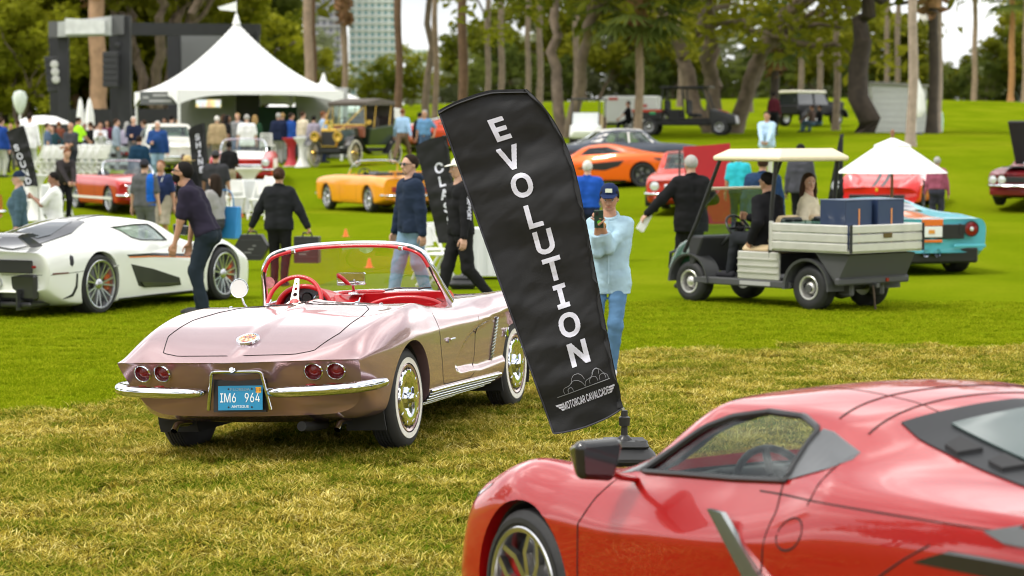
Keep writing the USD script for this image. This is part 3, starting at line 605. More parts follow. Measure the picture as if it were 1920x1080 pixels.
    hm = cat([tube(v1, .017, 10), tm(np.vstack([v1 + [0, 0, .008], v2]), np.stack([np.arange(29), np.arange(1, 30), np.arange(31, 60), np.arange(30, 59)], 1))])
    part(dp, 'instrument_hood', hm, REDV, 40)
    part(dp, 'instrument_face', put(extrude([(.19 * math.cos(a), .15 * math.sin(a)) for a in np.linspace(0, np.pi, 30)], .01), (1.33, .38, .87), (0, -1, 0), (.1, 0, 1)), mat('gauge_grey', (.10, .13, .15), .25, .3))
    for a, b in ((-.09, .06), (0, .075), (.09, .06)): part(dp, 'gauge', put(lathe([(0, .004), (.034, .004), (.038, .01), (.042, 0)], 20), (1.318, .38 - a, .87 + b), (0, -1, 0), (.1, 0, 1)), CHROME if b < .07 else BLK)
    sp = [(1.50 + .11 * math.cos(a), .02 + .17 * math.sin(a), .972) for a in np.linspace(0, 2 * np.pi, 36, endpoint=False)]
    part(dp, 'speaker_rim', tube(sp, .008, 8, closed=True), REDV, 50)
    # seats
    for y in (-.33, .33):
        s = part(t, 'seat', cat([Manifold.batch_hull([Manifold.sphere(.07, 20).translate([a, y + b, c]) for a, c in ((.62, .42), (1.12, .44)) for b in (-.18, .18)]), Manifold.batch_hull([Manifold.sphere(.06, 20).translate([a, y + b, c]) for a, c in ((.62, .46), (.57, .84)) for b in (-.18, .18)])]), REDV, 40)
    # steering wheel
    wc = A([1.02, .36, .925]); ax = A([-.90, 0, .42]); ax /= np.linalg.norm(ax); uy = A([0, -1., 0]); uz = np.cross(ax, uy) * -1
    uz = np.cross(ax, A([0, 1., 0])); uz *= np.sign(uz[2])
    ring = [wc + .205 * (math.cos(a) * uy + math.sin(a) * uz) for a in np.linspace(0, 2 * np.pi, 56, endpoint=False)]
    sw = part(t, 'steering_wheel', tube(ring, .0155, 12, closed=True), REDV, 50)
    spoke = Polygon([(-.035, 0), (.035, 0), (.016, .19), (-.016, .19)]).difference(Point(0, .15).buffer(.009)).difference(Point(0, .11).buffer(.012)).difference(Point(0, .065).buffer(.016))
    for k in range(3):
        a = 2 * math.pi * k / 3; d1 = math.sin(a) * uy + math.cos(a) * uz; d0 = math.cos(a) * uy - math.sin(a) * uz
        part(sw, 'spoke', put(extrude(spoke, .006), wc, d0, d1), mat('spoke_steel', (.75, .73, .68), .3, .7))
    part(sw, 'hub', [put(lathe([(0, .02), (.03, .018), (.042, 0), (.042, -.05)], 24), wc, uy, uz), bar(wc, wc + [.35, 0, -.14], .03, 12)], REDV, 40)
    # windscreen frame, glass, mirrors
    B0 = A([1.30, .70, .905]); T0 = A([1.14, .615, 1.235])
    half = ptc([(1.34,.715,.895),(1.24,.675,1.03),(1.155,.635,1.17),(1.15,.575,1.262),(1.19,.46,1.303),(1.23,.25,1.328),(1.245,0,1.334)], np.linspace(0, 1, 44))
    top = np.vstack([half, (half * [1, -1, 1])[::-1][1:]])
    r = np.interp(np.abs(np.linspace(-1, 1, len(top))), [0, .55, .75, 1], [.017, .018, .02, .026])
    fp = part(t, 'windscreen_frame', tube(top, r, 12, flat=1.15), CHROME, 50)
    inner = top + [-.022, 0, -.016]; inner[:, 1] *= .985
    part(fp, 'red_liner', tube(inner[14:-14], .013, 8), REDV, 50)
    for sg in (1, -1):
        ps = half[2:24] * [1, sg, 1] + [-.018, -sg * .012, 0]; part(fp, 'black_seal', tube(ps, .010, 8), BLK, 50)
        part(fp, 'corner_bracket', box((.03, .035, .03), half[26] * [1, sg, 1] + [-.03, 0, -.02], .006), CHROME)
    base = A([(1.34,.70,.90),(1.50,.66,.915),(1.66,.55,.935),(1.74,.35,.955),(1.77,0,.962)]); bl = ptc(base, np.linspace(0, 1, 44))
    gv = np.vstack([np.vstack([half, (half * [1, -1, 1])[::-1][1:]]), np.vstack([bl, (bl * [1, -1, 1])[::-1][1:]])]); n = len(top)
    part(fp, 'windscreen', tm(gv, np.stack([np.arange(n - 1), np.arange(1, n), n + np.arange(1, n), n + np.arange(n - 1)], 1)), glass('clear_glass', (.95, .97, .95)), True)
    bt = np.vstack([bl, (bl * [1, -1, 1])[::-1][1:]]); part(fp, 'base_trim', tube(bt, .014, 8), CHROME, 50)
    stk = A([1.235, .645, 1.05]); part(fp, 'round_sticker', put(extrude(Point(0, 0).buffer(.045), .002), stk + [-.02, -.012, .02], (.45, -.89, 0), (-.3, -.1, .95)), mat('sticker_pink', (.75, .35, .36), .5, var=.4, scale=40))
    for a, b in ((.3, .1), (.02, .3)): part(fp, 'wiper', tube([(1.70, -.05 - a, .968), (1.62, -.25 - a * .6, .985), (1.60, -.42 - a * .2, .985)], .006, 6), BLK)
    mp = part(t, 'rear_view_mirror', put(extrude(Polygon([(-.095, -.032), (.095, -.032), (.095, .032), (-.095, .032)]).buffer(.014), .022), (1.37, .045, 1.075), (0, -1, 0), (-.03, 0, 1)), CHROME, 30)
    part(mp, 'mirror_glass', put(extrude(Polygon([(-.09, -.028), (.09, -.028), (.09, .028), (-.09, .028)]).buffer(.01), .002), (1.3475, .045, 1.075), (0, -1, 0), (-.03, 0, 1)), mat('mirror_glass', (.9, .9, .9), .02, 1.))
    part(mp, 'mirror_stem', cat([bar((1.385, .045, 1.05), (1.40, .045, .965), .011), lathe([(0, .02), (.05, .012), (.055, 0)], 24, 'z', (1.42, .045, .962))]), CHROME, 40)
    mm = part(t, 'door_mirror', put(lathe([(0, -.03), (.05, -.025), (.07, -.006), (.072, .004), (.068, .006), (0, .006)], 36), (1.16, .84, 1.035), (0, -1, 0), (.08, 0, 1)), CHROME, 50)
    part(mm, 'mirror_glass', put(extrude(Point(0, 0).buffer(.064), .002), (1.1535, .84, 1.035), (0, -1, 0), (.08, 0, 1)), mat('mirror_face', (.8, .8, .8), .15, .3))
    part(mm, 'mirror_stem', tube([(1.18, .84, .98), (1.18, .82, .92), (1.2, .79, .87)], .011, 8), CHROME)
    return t
# ---------------------------------------------------------------- red mid-engined coupe in the foreground
def paint(name, col, metal=.35, rough=.3, crough=.02, flake=.12, coat=.6):
    if name in _mats: return _mats[name]
    c = A(col)
    _mats[name] = usdkit.material(stage, '/World/Looks/' + name, {'tc': ('texture_coordinate', {}), 'v': ('noise_texture', {'scale': 700., 'detail': 1.}), 'r': ('rgb_ramp', {'ramp': [(.3, tuple(c * (1 - flake))), (.7, tuple(np.minimum(c * (1 + flake), 1)))]}),
        'p': ('principled_bsdf', {'metallic': metal, 'roughness': rough, 'specular_ior_level': .25, 'coat_weight': coat, 'coat_roughness': crough})}, [('tc.object', 'v.vector'), ('v.fac', 'r.fac'), ('r.color', 'p.base_color')], surface='p.BSDF')
    return _mats[name]
def red_coupe(loc, yaw, pitch, roll):
    P = paint('torch_red', (.32, .003, .003), .2, .30, .012, coat=.85)
    t = thing('red_sports_coupe', 'shiny red low sports coupe cut off by the frame in the foreground', 'car', loc, yaw, pitch, roll)
    C = [
     [(.96,0,.14),(.97,0,.2),(.98,0,.3),(.99,0,.42),(.985,0,.52),(.975,0,.57),(.965,0,.58),(.96,0,.59)],
     [(.94,0,.12),(.86,.5,.12),(.74,.78,.17),(.70,.86,.34),(.66,.845,.53),(.80,.62,.60),(.92,.35,.60),(.96,0,.60)],
     [(.55,0,.12),(.55,.6,.12),(.50,.91,.17),(.48,.945,.38),(.46,.93,.60),(.50,.77,.745),(.55,.42,.70),(.55,0,.71)],
     [(.09,0,.12),(.09,.6,.12),(.09,.93,.17),(.09,.962,.42),(.09,.955,.69),(.09,.78,.857),(.09,.42,.79),(.09,0,.805)],
     [(-.25,0,.12),(-.25,.6,.12),(-.25,.93,.17),(-.25,.955,.42),(-.25,.957,.665),(-.25,.80,.842),(-.25,.52,.845),(-.25,0,.865)],
     [(-.62,0,.12),(-.62,.6,.12),(-.62,.94,.17),(-.62,.957,.42),(-.62,.966,.672),(-.62,.83,.862),(-.62,.72,.925),(-.62,0,1.02)],
     [(-1.0,0,.12),(-1.0,.6,.12),(-1.0,.94,.17),(-1.0,.96,.42),(-1.0,.973,.69),(-1.0,.845,.882),(-1.0,.60,1.165),(-1.0,0,1.205)],
     [(-1.35,0,.12),(-1.35,.6,.12),(-1.35,.94,.17),(-1.35,.962,.42),(-1.35,.978,.712),(-1.35,.855,.90),(-1.35,.60,1.175),(-1.35,0,1.235)],
     [(-1.7,0,.12),(-1.7,.6,.12),(-1.7,.94,.17),(-1.7,.965,.42),(-1.7,.982,.735),(-1.7,.88,.93),(-1.7,.60,1.15),(-1.7,0,1.222)],
     [(-2.05,0,.12),(-2.05,.6,.12),(-2.05,.94,.17),(-2.05,.972,.42),(-2.05,.988,.76),(-2.05,.925,.955),(-2.05,.62,1.075),(-2.05,0,1.165)],
     [(-2.5,0,.12),(-2.5,.6,.12),(-2.5,.95,.17),(-2.5,.982,.42),(-2.5,.994,.78),(-2.5,.93,.975),(-2.5,.60,1.02),(-2.5,0,1.085)],
     [(-2.95,0,.13),(-2.95,.6,.13),(-2.95,.93,.2),(-2.95,.97,.42),(-2.95,.985,.78),(-2.95,.915,.985),(-2.95,.55,.985),(-2.95,0,1.01)],
     [(-3.45,0,.22),(-3.45,.6,.22),(-3.40,.88,.27),(-3.40,.94,.45),(-3.40,.95,.76),(-3.42,.86,.965),(-3.47,.5,.96),(-3.5,0,.965)],
     [(-3.5,0,.22),(-3.51,0,.3),(-3.53,0,.4),(-3.55,0,.55),(-3.55,0,.75),(-3.53,0,.93),(-3.52,0,.95),(-3.5,0,.965)]]
    sw = [(-.70,.885),(-1.0,1.075),(-1.12,1.12),(-1.3,1.150),(-1.5,1.148),(-1.645,1.118),(-1.70,.955),(-1.35,.925),(-1.0,.905)]
    def cuts(M, sk):
        return M
    bp, sk, G = coupe(t, C, P, [(0, .372, .335, .66), (-2.72, .385, .345, .62)], [sw], [(-.36,-.62),(-.52,-.69),(-.93,-.53),(-.95,0),(-.93,.53),(-.52,.69),(-.36,.62),(-.30,0)], None, (-.28, -1.78, .78, .32, 1.19, .045), nt=230, nk=9, gm=glass('coupe_glass', (.88, .92, .90), .35, .008), cuts=cuts)
    blackp = mat('gloss_black', (.006, .006, .007), .12, coat=.6); grey = mat('quarter_grey', (.10, .105, .11), .3, .3)
    for sg in (1, -1):
        S = lambda d, off=.0: sk.side(A(d)[:, 0], A(d)[:, 1], 1, off) * [1, sg, 1]
        # black window surround, sail and quarter panels
        part(t, 'window_seal', cat([tube(S(dens(sw, 80, True), .004), .013, 6, closed=True)]), BLK, 40)
        part(t, 'sail_panel', sidepatch(sk, [(-.53,.862),(-.62,.875),(-.80,.978),(-.73,.945)], sg, .004), grey)
        part(t, 'sail_panel', sidepatch(sk, [(-.625,.878),(-.70,.885),(-.95,1.055),(-.80,.978)], sg, .003), BLK)
        part(t, 'quarter_panel', sidepatch(sk, [(-1.69,.955),(-1.66,1.12),(-1.72,1.115),(-1.93,1.065),(-1.945,1.045),(-1.90,1.015)], sg, .006), grey)
        d = dens([(-.56,.845),(-.50,.77),(-.455,.66),(-.44,.40),(-.46,.2)], 40); gapline(bp, S(d, -.0008), .0042, 'door_gap')
        d = dens([(-1.68,.95),(-1.74,.86),(-1.72,.70),(-1.66,.4)], 30); gapline(bp, S(d, -.0008), .004, 'door_gap')
        d = dens([(-1.92,1.03),(-1.93,.93),(-1.925,.90)], 12); gapline(bp, S(d, -.0008), .004)
        d = dens([(-1.56,.905),(-1.75,.912),(-2.4,.925),(-3.0,.935)], 40); gapline(bp, S(d, -.003), .005, 'shoulder_crease')
        d = dens([(-2.35,.715),(-2.5,.80),(-2.62,.86)], 16); gapline(bp, S(d, -.0008), .004)
        o = [(-1.87 + .070 * math.cos(a) - .02 * math.sin(a), .80 + .055 * math.sin(a)) for a in np.linspace(0, 2 * np.pi, 36)]
        gapline(bp, S(o, -.0008)[:-1], .0042, 'fuel_flap_gap')
        # blade and intake
        bl = [(-1.385,.832),(-1.475,.83),(-1.98,.47),(-1.90,.42)]
        part(t, 'side_blade', Manifold.hull_points(np.array([(x, sg * y, z) for x, z, y0 in ((-1.385,.832,.962),(-1.475,.828,.962),(-2.0,.44,1.0),(-1.90,.40,1.0)) for y in (y0, y0 + .022)])), mat('blade_metal', (.20, .215, .22), .2, .9), 40)
        part(t, 'side_intake', sidepatch(sk, [(-1.47,.80),(-1.75,.62),(-2.04,.45),(-2.04,.31),(-1.73,.31),(-1.59,.62)], sg, .002, .04, .004), BLK)
        part(t, 'sill', sidepatch(sk, [(-.42,.27),(-2.25,.27),(-2.25,.17),(-.42,.17)], sg, .012), blackp)
        part(t, 'headlight', sidepatch(sk, [(.60,.60),(.42,.70),(.20,.80),(.28,.81),(.50,.735),(.64,.655)], sg, .004), mat('lamp_dark', (.10, .11, .12), .06, .4, coat=1.))
        part(t, 'tail_vent', sidepatch(sk, [(-2.55,.80),(-2.72,.855),(-3.2,.86),(-3.2,.80),(-2.8,.80)], sg, .005), blackp)
        part(t, 'haunch_vent', sidepatch(sk, [(-2.85,.93),(-3.0,.965),(-3.3,.94),(-3.3,.90),(-2.95,.905)], sg, .008), grey)
        # door mirror
        q = A([-.76, sg * 1.045, .945])
        mh = part(t, 'door_mirror', cat([Manifold.batch_hull([Manifold.sphere(.032, 18).translate(list(q + A([dx, sg * dy, dz]))) for dx, dy, dz in ((.01,-.065,.05),(.01,.066,.046),(.01,.062,-.036),(.01,-.038,-.048),(.075,-.04,.03),(.07,.05,.03),(.06,.04,-.03),(.06,-.03,-.03))])]), blackp, 40)
        part(mh, 'mirror_glass', put(extrude(Polygon([(-.068, .048), (.070, .046), (.066, -.036), (-.038, -.046)]).buffer(.008), .003), q + [-.023, 0, 0], (0, sg, 0), (0, 0, 1)), mat('mirror_dark', (.02, .02, .022), .08, coat=1.))
        part(mh, 'mirror_arm', tube([q + [.03, -sg * .05, -.04], q + [.05, -sg * .12, -.075], q + [.06, -sg * .20, -.09]], .02, 10, flat=.6), P)
    # roof seams and hatch
    for x0, ys in ((-1.56, .61), (-1.75, .63)):
        y = np.linspace(-ys, ys, 50); x = x0 - .10 * np.abs(y / ys) ** 3; gapline(bp, sk.top(x, y, -.0008), .0045, 'roof_gap')
    y = np.linspace(-.6, .6, 50); gapline(bp, sk.top(-.955 - .03 * np.abs(y / .6) ** 3, y, -.0008), .004, 'roof_gap')
    for sg in (1, -1):
        for y0 in (.33,):
            x = np.linspace(-1.0, -1.9, 30); gapline(bp, sk.top(x, np.full(30, sg * y0) , -.001), .003, 'roof_line')
    hp = part(t, 'hatch_frame', toppatch(sk, [(-1.86,-.50),(-1.86,.50),(-2.0,.535),(-2.62,.60),(-3.2,.46),(-3.2,-.46),(-2.62,-.60),(-2.0,-.535)], .006, .05), mat('hatch_black', (.016, .017, .019), .5, spec=.25), 40)
    part(hp, 'hatch_glass', toppatch(sk, [(-1.98,-.38),(-1.98,.38),(-2.6,.44),(-3.0,.34),(-3.0,-.34),(-2.6,-.44)], .016, .06, -.009), mat('hatch_glass', (.03, .05, .046), .06, 0., spec=.6), 40)
    for sg in (1, -1):
        for k in range(4):
            x = -2.1 - .22 * k; part(hp, 'hatch_louvre', toppatch(sk, [(x, sg*.44),(x-.03, sg*.53),(x-.12, sg*.55),(x-.14, sg*.46)], .02, .06), BLKM)
    part(t, 'tail_spoiler', cat([box((.22, 1.7, .025), (-3.42, 0, 1.01), .01), box((.1, .05, .06), (-3.42, .6, .985)), box((.1, .05, .06), (-3.42, -.6, .985))]), blackp)
    # interior
    blk = mat('cabin_black', (.016, .016, .018), .6)
    part(t, 'cabin_floor', box((1.45, 1.45, .02), (-1.02, 0, .335)), blk)
    dp = part(t, 'dashboard', cat([Manifold.batch_hull([Manifold.sphere(.04, 14).translate([a, y, z]) for a, z in ((-.36,.78),(-.72,.80),(-.74,.6),(-.4,.5)) for y in (-.68, .68)]), Manifold.batch_hull([Manifold.sphere(.03, 14).translate([a, .36 + y, z]) for a, z in ((-.62,.82),(-.80,.86)) for y in (-.17, .17)])]), blk, 40)
    seat_pair(t, -1.55, .38, .45, 1.05, blk)
    steering(t, (-.93, .37, .80), .175, blk)
    part(t, 'centre_console', box((.95, .24, .3), (-1.05, 0, .5), .04), blk)
    for x, st in ((0, 0), (-2.72, 0)):
        for sg in (1, -1): wheel(t, x, sg * .95, sg, .335 if x == 0 else .345, .25, .255, 'twin', 5, z=.335 if x == 0 else .345, rimmat=mat('silver_wheel', (.6, .6, .61), .22, 1.), caliper=mat('caliper_red', (.4, .01, .01), .4))
    for sg in (1, -1): part(t, 'tail_light', box((.02, .34, .07), (-3.53, sg * .62, .83), .008), REDLENS)
    part(t, 'rear_grille', box((.02, 1.3, .22), (-3.53, 0, .45), .005), BLK)
    part(t, 'front_grille', box((.03, 1.0, .16), (.955, 0, .30), .005), BLK)
    return t
# ---------------------------------------------------------------- the other cars; x = 0 at the front axle
def rows(R, front=.04, back=.04):
    """(x, z bottom, width, z crease, shoulder y, shoulder z, top y, top z, centre z) front to back -> loft control, closed at both ends."""
    C = []
    for x, zb, w, zc, ys, zs, yt, zt, z0 in R:
        C.append([(x,0,zb),(x,.6*w,zb),(x,.955*w,zb+.05),(x,.99*w,(zb*1.1+zc)/2),(x,w,zc),(x,ys,zs),(x,yt,zt),(x,0,z0)])
    def end(c, d):
        z = [p[2] for p in c]; z[4:] = [min(v, z[7]) for v in z[4:]]; z[4] = min(z[4], z[7] - .02); z[3] = min(z[3], z[4] - .02)
        return [(c[7][0] + d * (k not in (0, 7)), 0, v) for k, v in enumerate(z)]
    def taper(c, d, s):      # rounds the corner in plan
        return [(p[0] - d * (abs(p[1]) / max(q[1] for q in c)) ** 2.5, p[1], p[2]) for p in c]
    C[0] = taper(C[0], .22, 1); C[-1] = taper(C[-1], -.12, 1)
    return [end(C[0], front)] + C + [end(C[-1], -back)]
def lampset(t, pts, mat_, name, r=.05, ax=(1, 0, 0), ring=CHROME):
    for q in pts:
        for sg in (1, -1):
            p = A(q) * [1, sg, 1]; X = (0, -1 if ax[0] < 0 else 1, 0)
            b = part(t, name, put(lathe([(0, .012), (r * .7, .009), (r, 0), (r, -.05)], 24), p, X, (0, 0, 1)), mat_, 40)
            part(b, 'lamp_ring', put(lathe([(r, -.02), (r * 1.18, -.01), (r * 1.18, .006), (r, .006), (r, -.02)], 24), p, X, (0, 0, 1)), ring, 40)
CABIN = mat('cabin_black', (.016, .016, .018), .6)
def inside(t, x0, x1, hw, zf, seat_x, y=.36, top=1.0, m=None, sx=None):
    m = m or CABIN
    part(t, 'cabin_floor', box((abs(x1 - x0) - .06, hw * 1.9, .02), ((x0 + x1) / 2, 0, zf + .015)), CABIN)
    seat_pair(t, seat_x, y, zf + .12, top, m)
    part(t, 'dashboard', Manifold.batch_hull([Manifold.sphere(.04, 12).translate([max(x0, x1) - a, yy, z]) for a, z in ((.05, top - .25), (.4, top - .22), (.4, zf + .25)) for yy in (-hw * .85, hw * .85)]), CABIN, 40)
    steering(t, (seat_x + .62, y if sx is None else sx, top - .25), .18, CABIN)
def white_hypercar(loc, yaw):
    P = paint('pearl_white', (.74, .75, .70), .1, .28, flake=.03); t = thing('white_hypercar', 'white low hypercar with black rear wing and thin silver spoke wheels', 'car', loc, yaw)
    C = rows([(.90,.10,.90,.36,.70,.42,.40,.42,.45),(.5,.09,.97,.52,.80,.62,.45,.52,.53),(.0,.09,.985,.55,.84,.785,.48,.62,.62),(-.4,.09,.965,.55,.85,.76,.58,.715,.74),(-.75,.09,.945,.56,.82,.775,.66,.87,.93),
      (-1.1,.09,.93,.60,.80,.80,.58,1.03,1.07),(-1.45,.09,.93,.64,.81,.83,.56,1.045,1.10),(-1.8,.09,.955,.68,.82,.86,.56,1.03,1.085),(-2.2,.09,.985,.70,.86,.85,.53,.97,1.055),(-2.7,.09,1.0,.66,.88,.82,.50,.88,.99),(-3.2,.12,1.0,.60,.88,.80,.46,.81,.90),(-3.72,.30,.95,.55,.84,.745,.42,.77,.80)])
    sw = [(-1.03,.80),(-1.10,.88),(-1.22,1.0),(-1.5,1.005),(-1.97,.985),(-1.80,.86),(-1.62,.825)]
    bp, sk, G = coupe(t, C, P, [(0,.375,.34,.66),(-2.66,.385,.35,.66)], [sw], [(-.42,-.60),(-.55,-.66),(-1.12,-.50),(-1.16,0),(-1.12,.50),(-.55,.66),(-.42,.60),(-.36,0)], None, (-.40,-1.95,.74,.30,1.05,.05), nt=190)
    for sg in (1, -1):
        S = lambda d, off=0.: sk.side(A(d)[:, 0], A(d)[:, 1], 1, off) * [1, sg, 1]
        part(t, 'window_seal', tube(S(dens(sw, 50, True), .003), .009, 6, closed=True), BLK)
        part(t, 'side_intake', sidepatch(sk, [(-2.03,.555),(-1.5,.47),(-.94,.335),(-.90,.24),(-1.2,.235),(-1.70,.255),(-1.84,.285),(-1.92,.40)], sg, .004), BLK)
        part(t, 'intake_blade', sidepatch(sk, [(-1.80,.33),(-1.2,.29),(-.95,.28),(-.95,.25),(-1.7,.26)], sg, .018), CARBON)
        part(t, 'waist_stripe', sidepatch(sk, [(-2.13,.672),(-1.5,.665),(-.55,.61),(-.55,.575),(-1.5,.63),(-2.08,.648)], sg, .003), BLK)
        part(t, 'pin_stripe', sidepatch(sk, [(-2.08,.646),(-1.5,.628),(-.55,.573),(-.55,.563),(-1.5,.616),(-2.06,.632)], sg, .004), mat('orange_pin', (.7, .16, .02), .4))
        part(t, 'side_skirt', sidepatch(sk, [(-.45,.16),(-2.25,.16),(-2.25,.10),(-.45,.10)], sg, .02), CARBON)
        part(t, 'haunch_vent', sidepatch(sk, [(-3.19,.70),(-3.23,.72),(-3.26,.69),(-3.27,.61),(-3.23,.585),(-3.20,.62)], sg, .004), BLK)
        part(t, 'bumper_slot', sidepatch(sk, [(-3.12,.50),(-3.15,.50),(-3.16,.36),(-3.22,.27),(-3.35,.225),(-3.35,.215),(-3.19,.24),(-3.12,.34)], sg, .004), BLK)
        part(t, 'side_marker', sidepatch(sk, [(-3.30,.525),(-3.55,.525),(-3.55,.508),(-3.30,.508)], sg, .005), mat('marker_brown', (.10, .03, .02), .3))
        part(t, 'lettering', put(text('HYPER', .028, .002), S([(-2.33,.545)], .003)[0], (sg, 0, 0), (0, 0, 1)) if False else sidepatch(sk, [(-2.30,.56),(-2.42,.56),(-2.42,.54),(-2.30,.54)], sg, .002), mat('badge_grey', (.35, .35, .34), .4))
        d = dens([(-.35,.70),(-.45,.55),(-.42,.30)], 20); gapline(bp, S(d, -.0008)); d = dens([(-3.7,.50),(-2.9,.525)], 20); gapline(bp, S(d, -.0008))
        q = A([-1.00, sg * 1.0, .93]); mh = part(t, 'door_mirror', Manifold.batch_hull([Manifold.sphere(.02, 12).translate(list(q + A(d) * [1, sg, 1])) for d in ((0,-.10,.05),(0,.09,.03),(0,.07,-.05),(0,-.09,-.04),(.10,-.05,0),(.09,.05,-.01))]), CARBON, 40)
        part(mh, 'mirror_arm', tube([q + [.05, -sg*.06, -.04], q + [.10, -sg*.12, -.12], q + [.12, -sg*.18, -.17]], .016, 8), BLK)
        part(t, 'wing_support', extrude([(-3.12,.80),(-3.38,.80),(-3.62,.945),(-3.45,.945)], .03, (0, sg*.52 + .015, 0), XZ), CARBON)
        part(t, 'tail_light', box((.04,.13,.035), (-3.735, sg*.80, .60), .01), REDLENS)
        part(t, 'exhaust', lathe([(.07,.0),(.075,.06),(.06,.06),(.055,0)], 20, 'x', (-3.72, sg*.30, .40)), ALU)
    part(t, 'engine_cover', toppatch(sk, [(-2.02,-.30),(-2.02,.30),(-2.5,.46),(-3.1,.44),(-3.55,.40),(-3.55,-.40),(-3.1,-.44),(-2.5,-.46)], .012, .06), CARBON, 40)
    part(t, 'engine_window', toppatch(sk, [(-2.15,-.20),(-2.15,.20),(-2.75,.34),(-2.95,.30),(-2.95,-.30),(-2.75,-.34)], .02, .06), DARKGLASS, 40)
    part(t, 'roof_fin', toppatch(sk, [(-1.35,-.10),(-1.35,.10),(-2.0,.16),(-2.0,-.16)], .01, .06), CARBON, 40)
    wing = extrude([(0,0),(.10,.032),(.28,.035),(.42,.0),(.28,-.012),(.1,-.01)], 1.5, (-3.92, .75, .945), XZ); part(t, 'rear_wing', wing, CARBON, 40)
    part(t, 'rear_diffuser', cat([box((.10,1.62,.30), (-3.63,0,.36), .03), box((.4,1.5,.06), (-3.5,0,.16), .02), *[box((.45,.02,.24), (-3.52,y,.22)) for y in (-.6,-.3,0,.3,.6)]]), CARBON)
    part(t, 'tail_panel', box((.03,1.66,.15), (-3.745,0,.60), .01), BLK); part(t, 'plate_blank', box((.02,.5,.1), (-3.77,0,.50)), BLK)
    inside(t, -.4, -1.95, .72, .32, -1.62, .34, .98)
    for x, R in ((0,.335),(-2.66,.35)):
        for sg in (1, -1): wheel(t, x, sg*.985, sg, R, .27, R-.075, 'y', 7, rimmat=ALU, caliper=mat('caliper_orange', (.6,.12,.02), .4))
    return t
def gt_car(loc, yaw):
    P = paint('gulf_blue', (.09, .42, .52), .05, .3, flake=.04); O = mat('stripe_orange', (.72, .15, .015), .3, coat=1.)
    t = thing('blue_gt_car', 'pale turquoise low sports car with orange stripe seen from behind the utility cart', 'car', loc, yaw)
    C = rows([(.95,.14,.86,.42,.66,.52,.4,.56,.58),(.5,.12,.95,.55,.78,.72,.45,.66,.68),(0,.12,.97,.6,.80,.80,.5,.74,.75),(-.45,.12,.95,.62,.82,.80,.6,.83,.86),(-.9,.12,.95,.65,.82,.82,.56,1.05,1.08),(-1.3,.12,.96,.66,.83,.84,.55,1.08,1.12),(-1.8,.12,.97,.68,.86,.87,.5,1.02,1.08),(-2.3,.12,.98,.70,.86,.90,.48,.94,.98),(-2.71,.12,.98,.72,.84,.90,.48,.90,.92),(-3.2,.2,.97,.74,.82,.87,.5,.86,.87),(-3.62,.34,.95,.72,.82,.85,.5,.85,.86)])
    sw = [(-.75,.86),(-1.0,1.03),(-1.3,1.06),(-1.7,1.02),(-1.75,.90)]
    rw = [(-1.7,-.42),(-1.7,.42),(-2.5,.36),(-2.5,-.36)]
    bp, sk, G = coupe(t, C, P, [(0,.36,.33,.64),(-2.71,.37,.34,.62)], [sw], [(-.5,-.6),(-.92,-.5),(-.92,.5),(-.5,.6)], None, (-.4,-1.75,.76,.3,1.06,.05), nt=110, nk=6)
    part(t, 'rear_window', toppatch(sk, rw, .004, .08), DARKGLASS)
    for y in (0,): part(t, 'centre_stripe', toppatch(sk, [(.9,-.16),(.9,.16),(-.45,.16),(-.45,-.16)], .003, .08), O); part(t, 'deck_stripe', toppatch(sk, [(-2.55,-.16),(-2.55,.16),(-3.6,.16),(-3.6,-.16)], .003, .08), O)
    for sg in (1, -1): part(t, 'deck_pinstripe', toppatch(sk, [(-2.55,sg*.19),(-2.55,sg*.23),(-3.6,sg*.23),(-3.6,sg*.19)], .003, .08), O)
    part(t, 'tail_panel', box((.03,1.06,.22), (-3.645,0,.66), .01), BLK)
    part(t, 'tail_stripe', box((.02,.34,.10), (-3.665,0,.80), .004), O); part(t, 'tail_stripe', box((.02,.32,.04), (-3.67,0,.52), .004), O)
    pl = part(t, 'number_plate', box((.015,.31,.16), (-3.675,.0,.66), .004), mat('plate_white', (.8,.82,.82), .5)); part(pl, 'lettering', put(text('GT 06', .06, .003), (-3.684,0,.625), (0,-1,0), (0,0,1)) if False else box((.006,.10,.06), (-3.684,.02,.66)), mat('plate_orange', (.7,.3,.05), .5))
    lampset(t, [(-3.655,.64,.70)], REDLENS, 'tail_light', .105, (-1,0,0), BLK); lampset(t, [(-3.672,.64,.70)], CLEARLENS, 'reverse_light', .035, (-1,0,0), REDLENS)
    for sg in (1, -1): part(t, 'tail_slot', box((.02,.03,.16), (-3.665,sg*.45,.70), .004), BLK); part(t, 'bumper_bar', box((.03,1.7*.3,.05), (-3.66,sg*.62,.44), .01), P)
    part(t, 'rear_valance', cat([box((.16,1.6,.24), (-3.5,0,.30), .03)]), BLK); part(t, 'exhaust', cat([lathe([(.06,0),(.065,.08),(.05,.08),(.045,0)], 20, 'x', (-3.66,y,.34)) for y in (-.09,.09)]), CHROME)
    inside(t, -.4, -1.75, .72, .32, -1.5, .34, .98)
    for x in (0, -2.71):
        for sg in (1, -1): wheel(t, x, sg*.95, sg, .335, .28 if x else .23, .245, 'bar', 6)
    return t
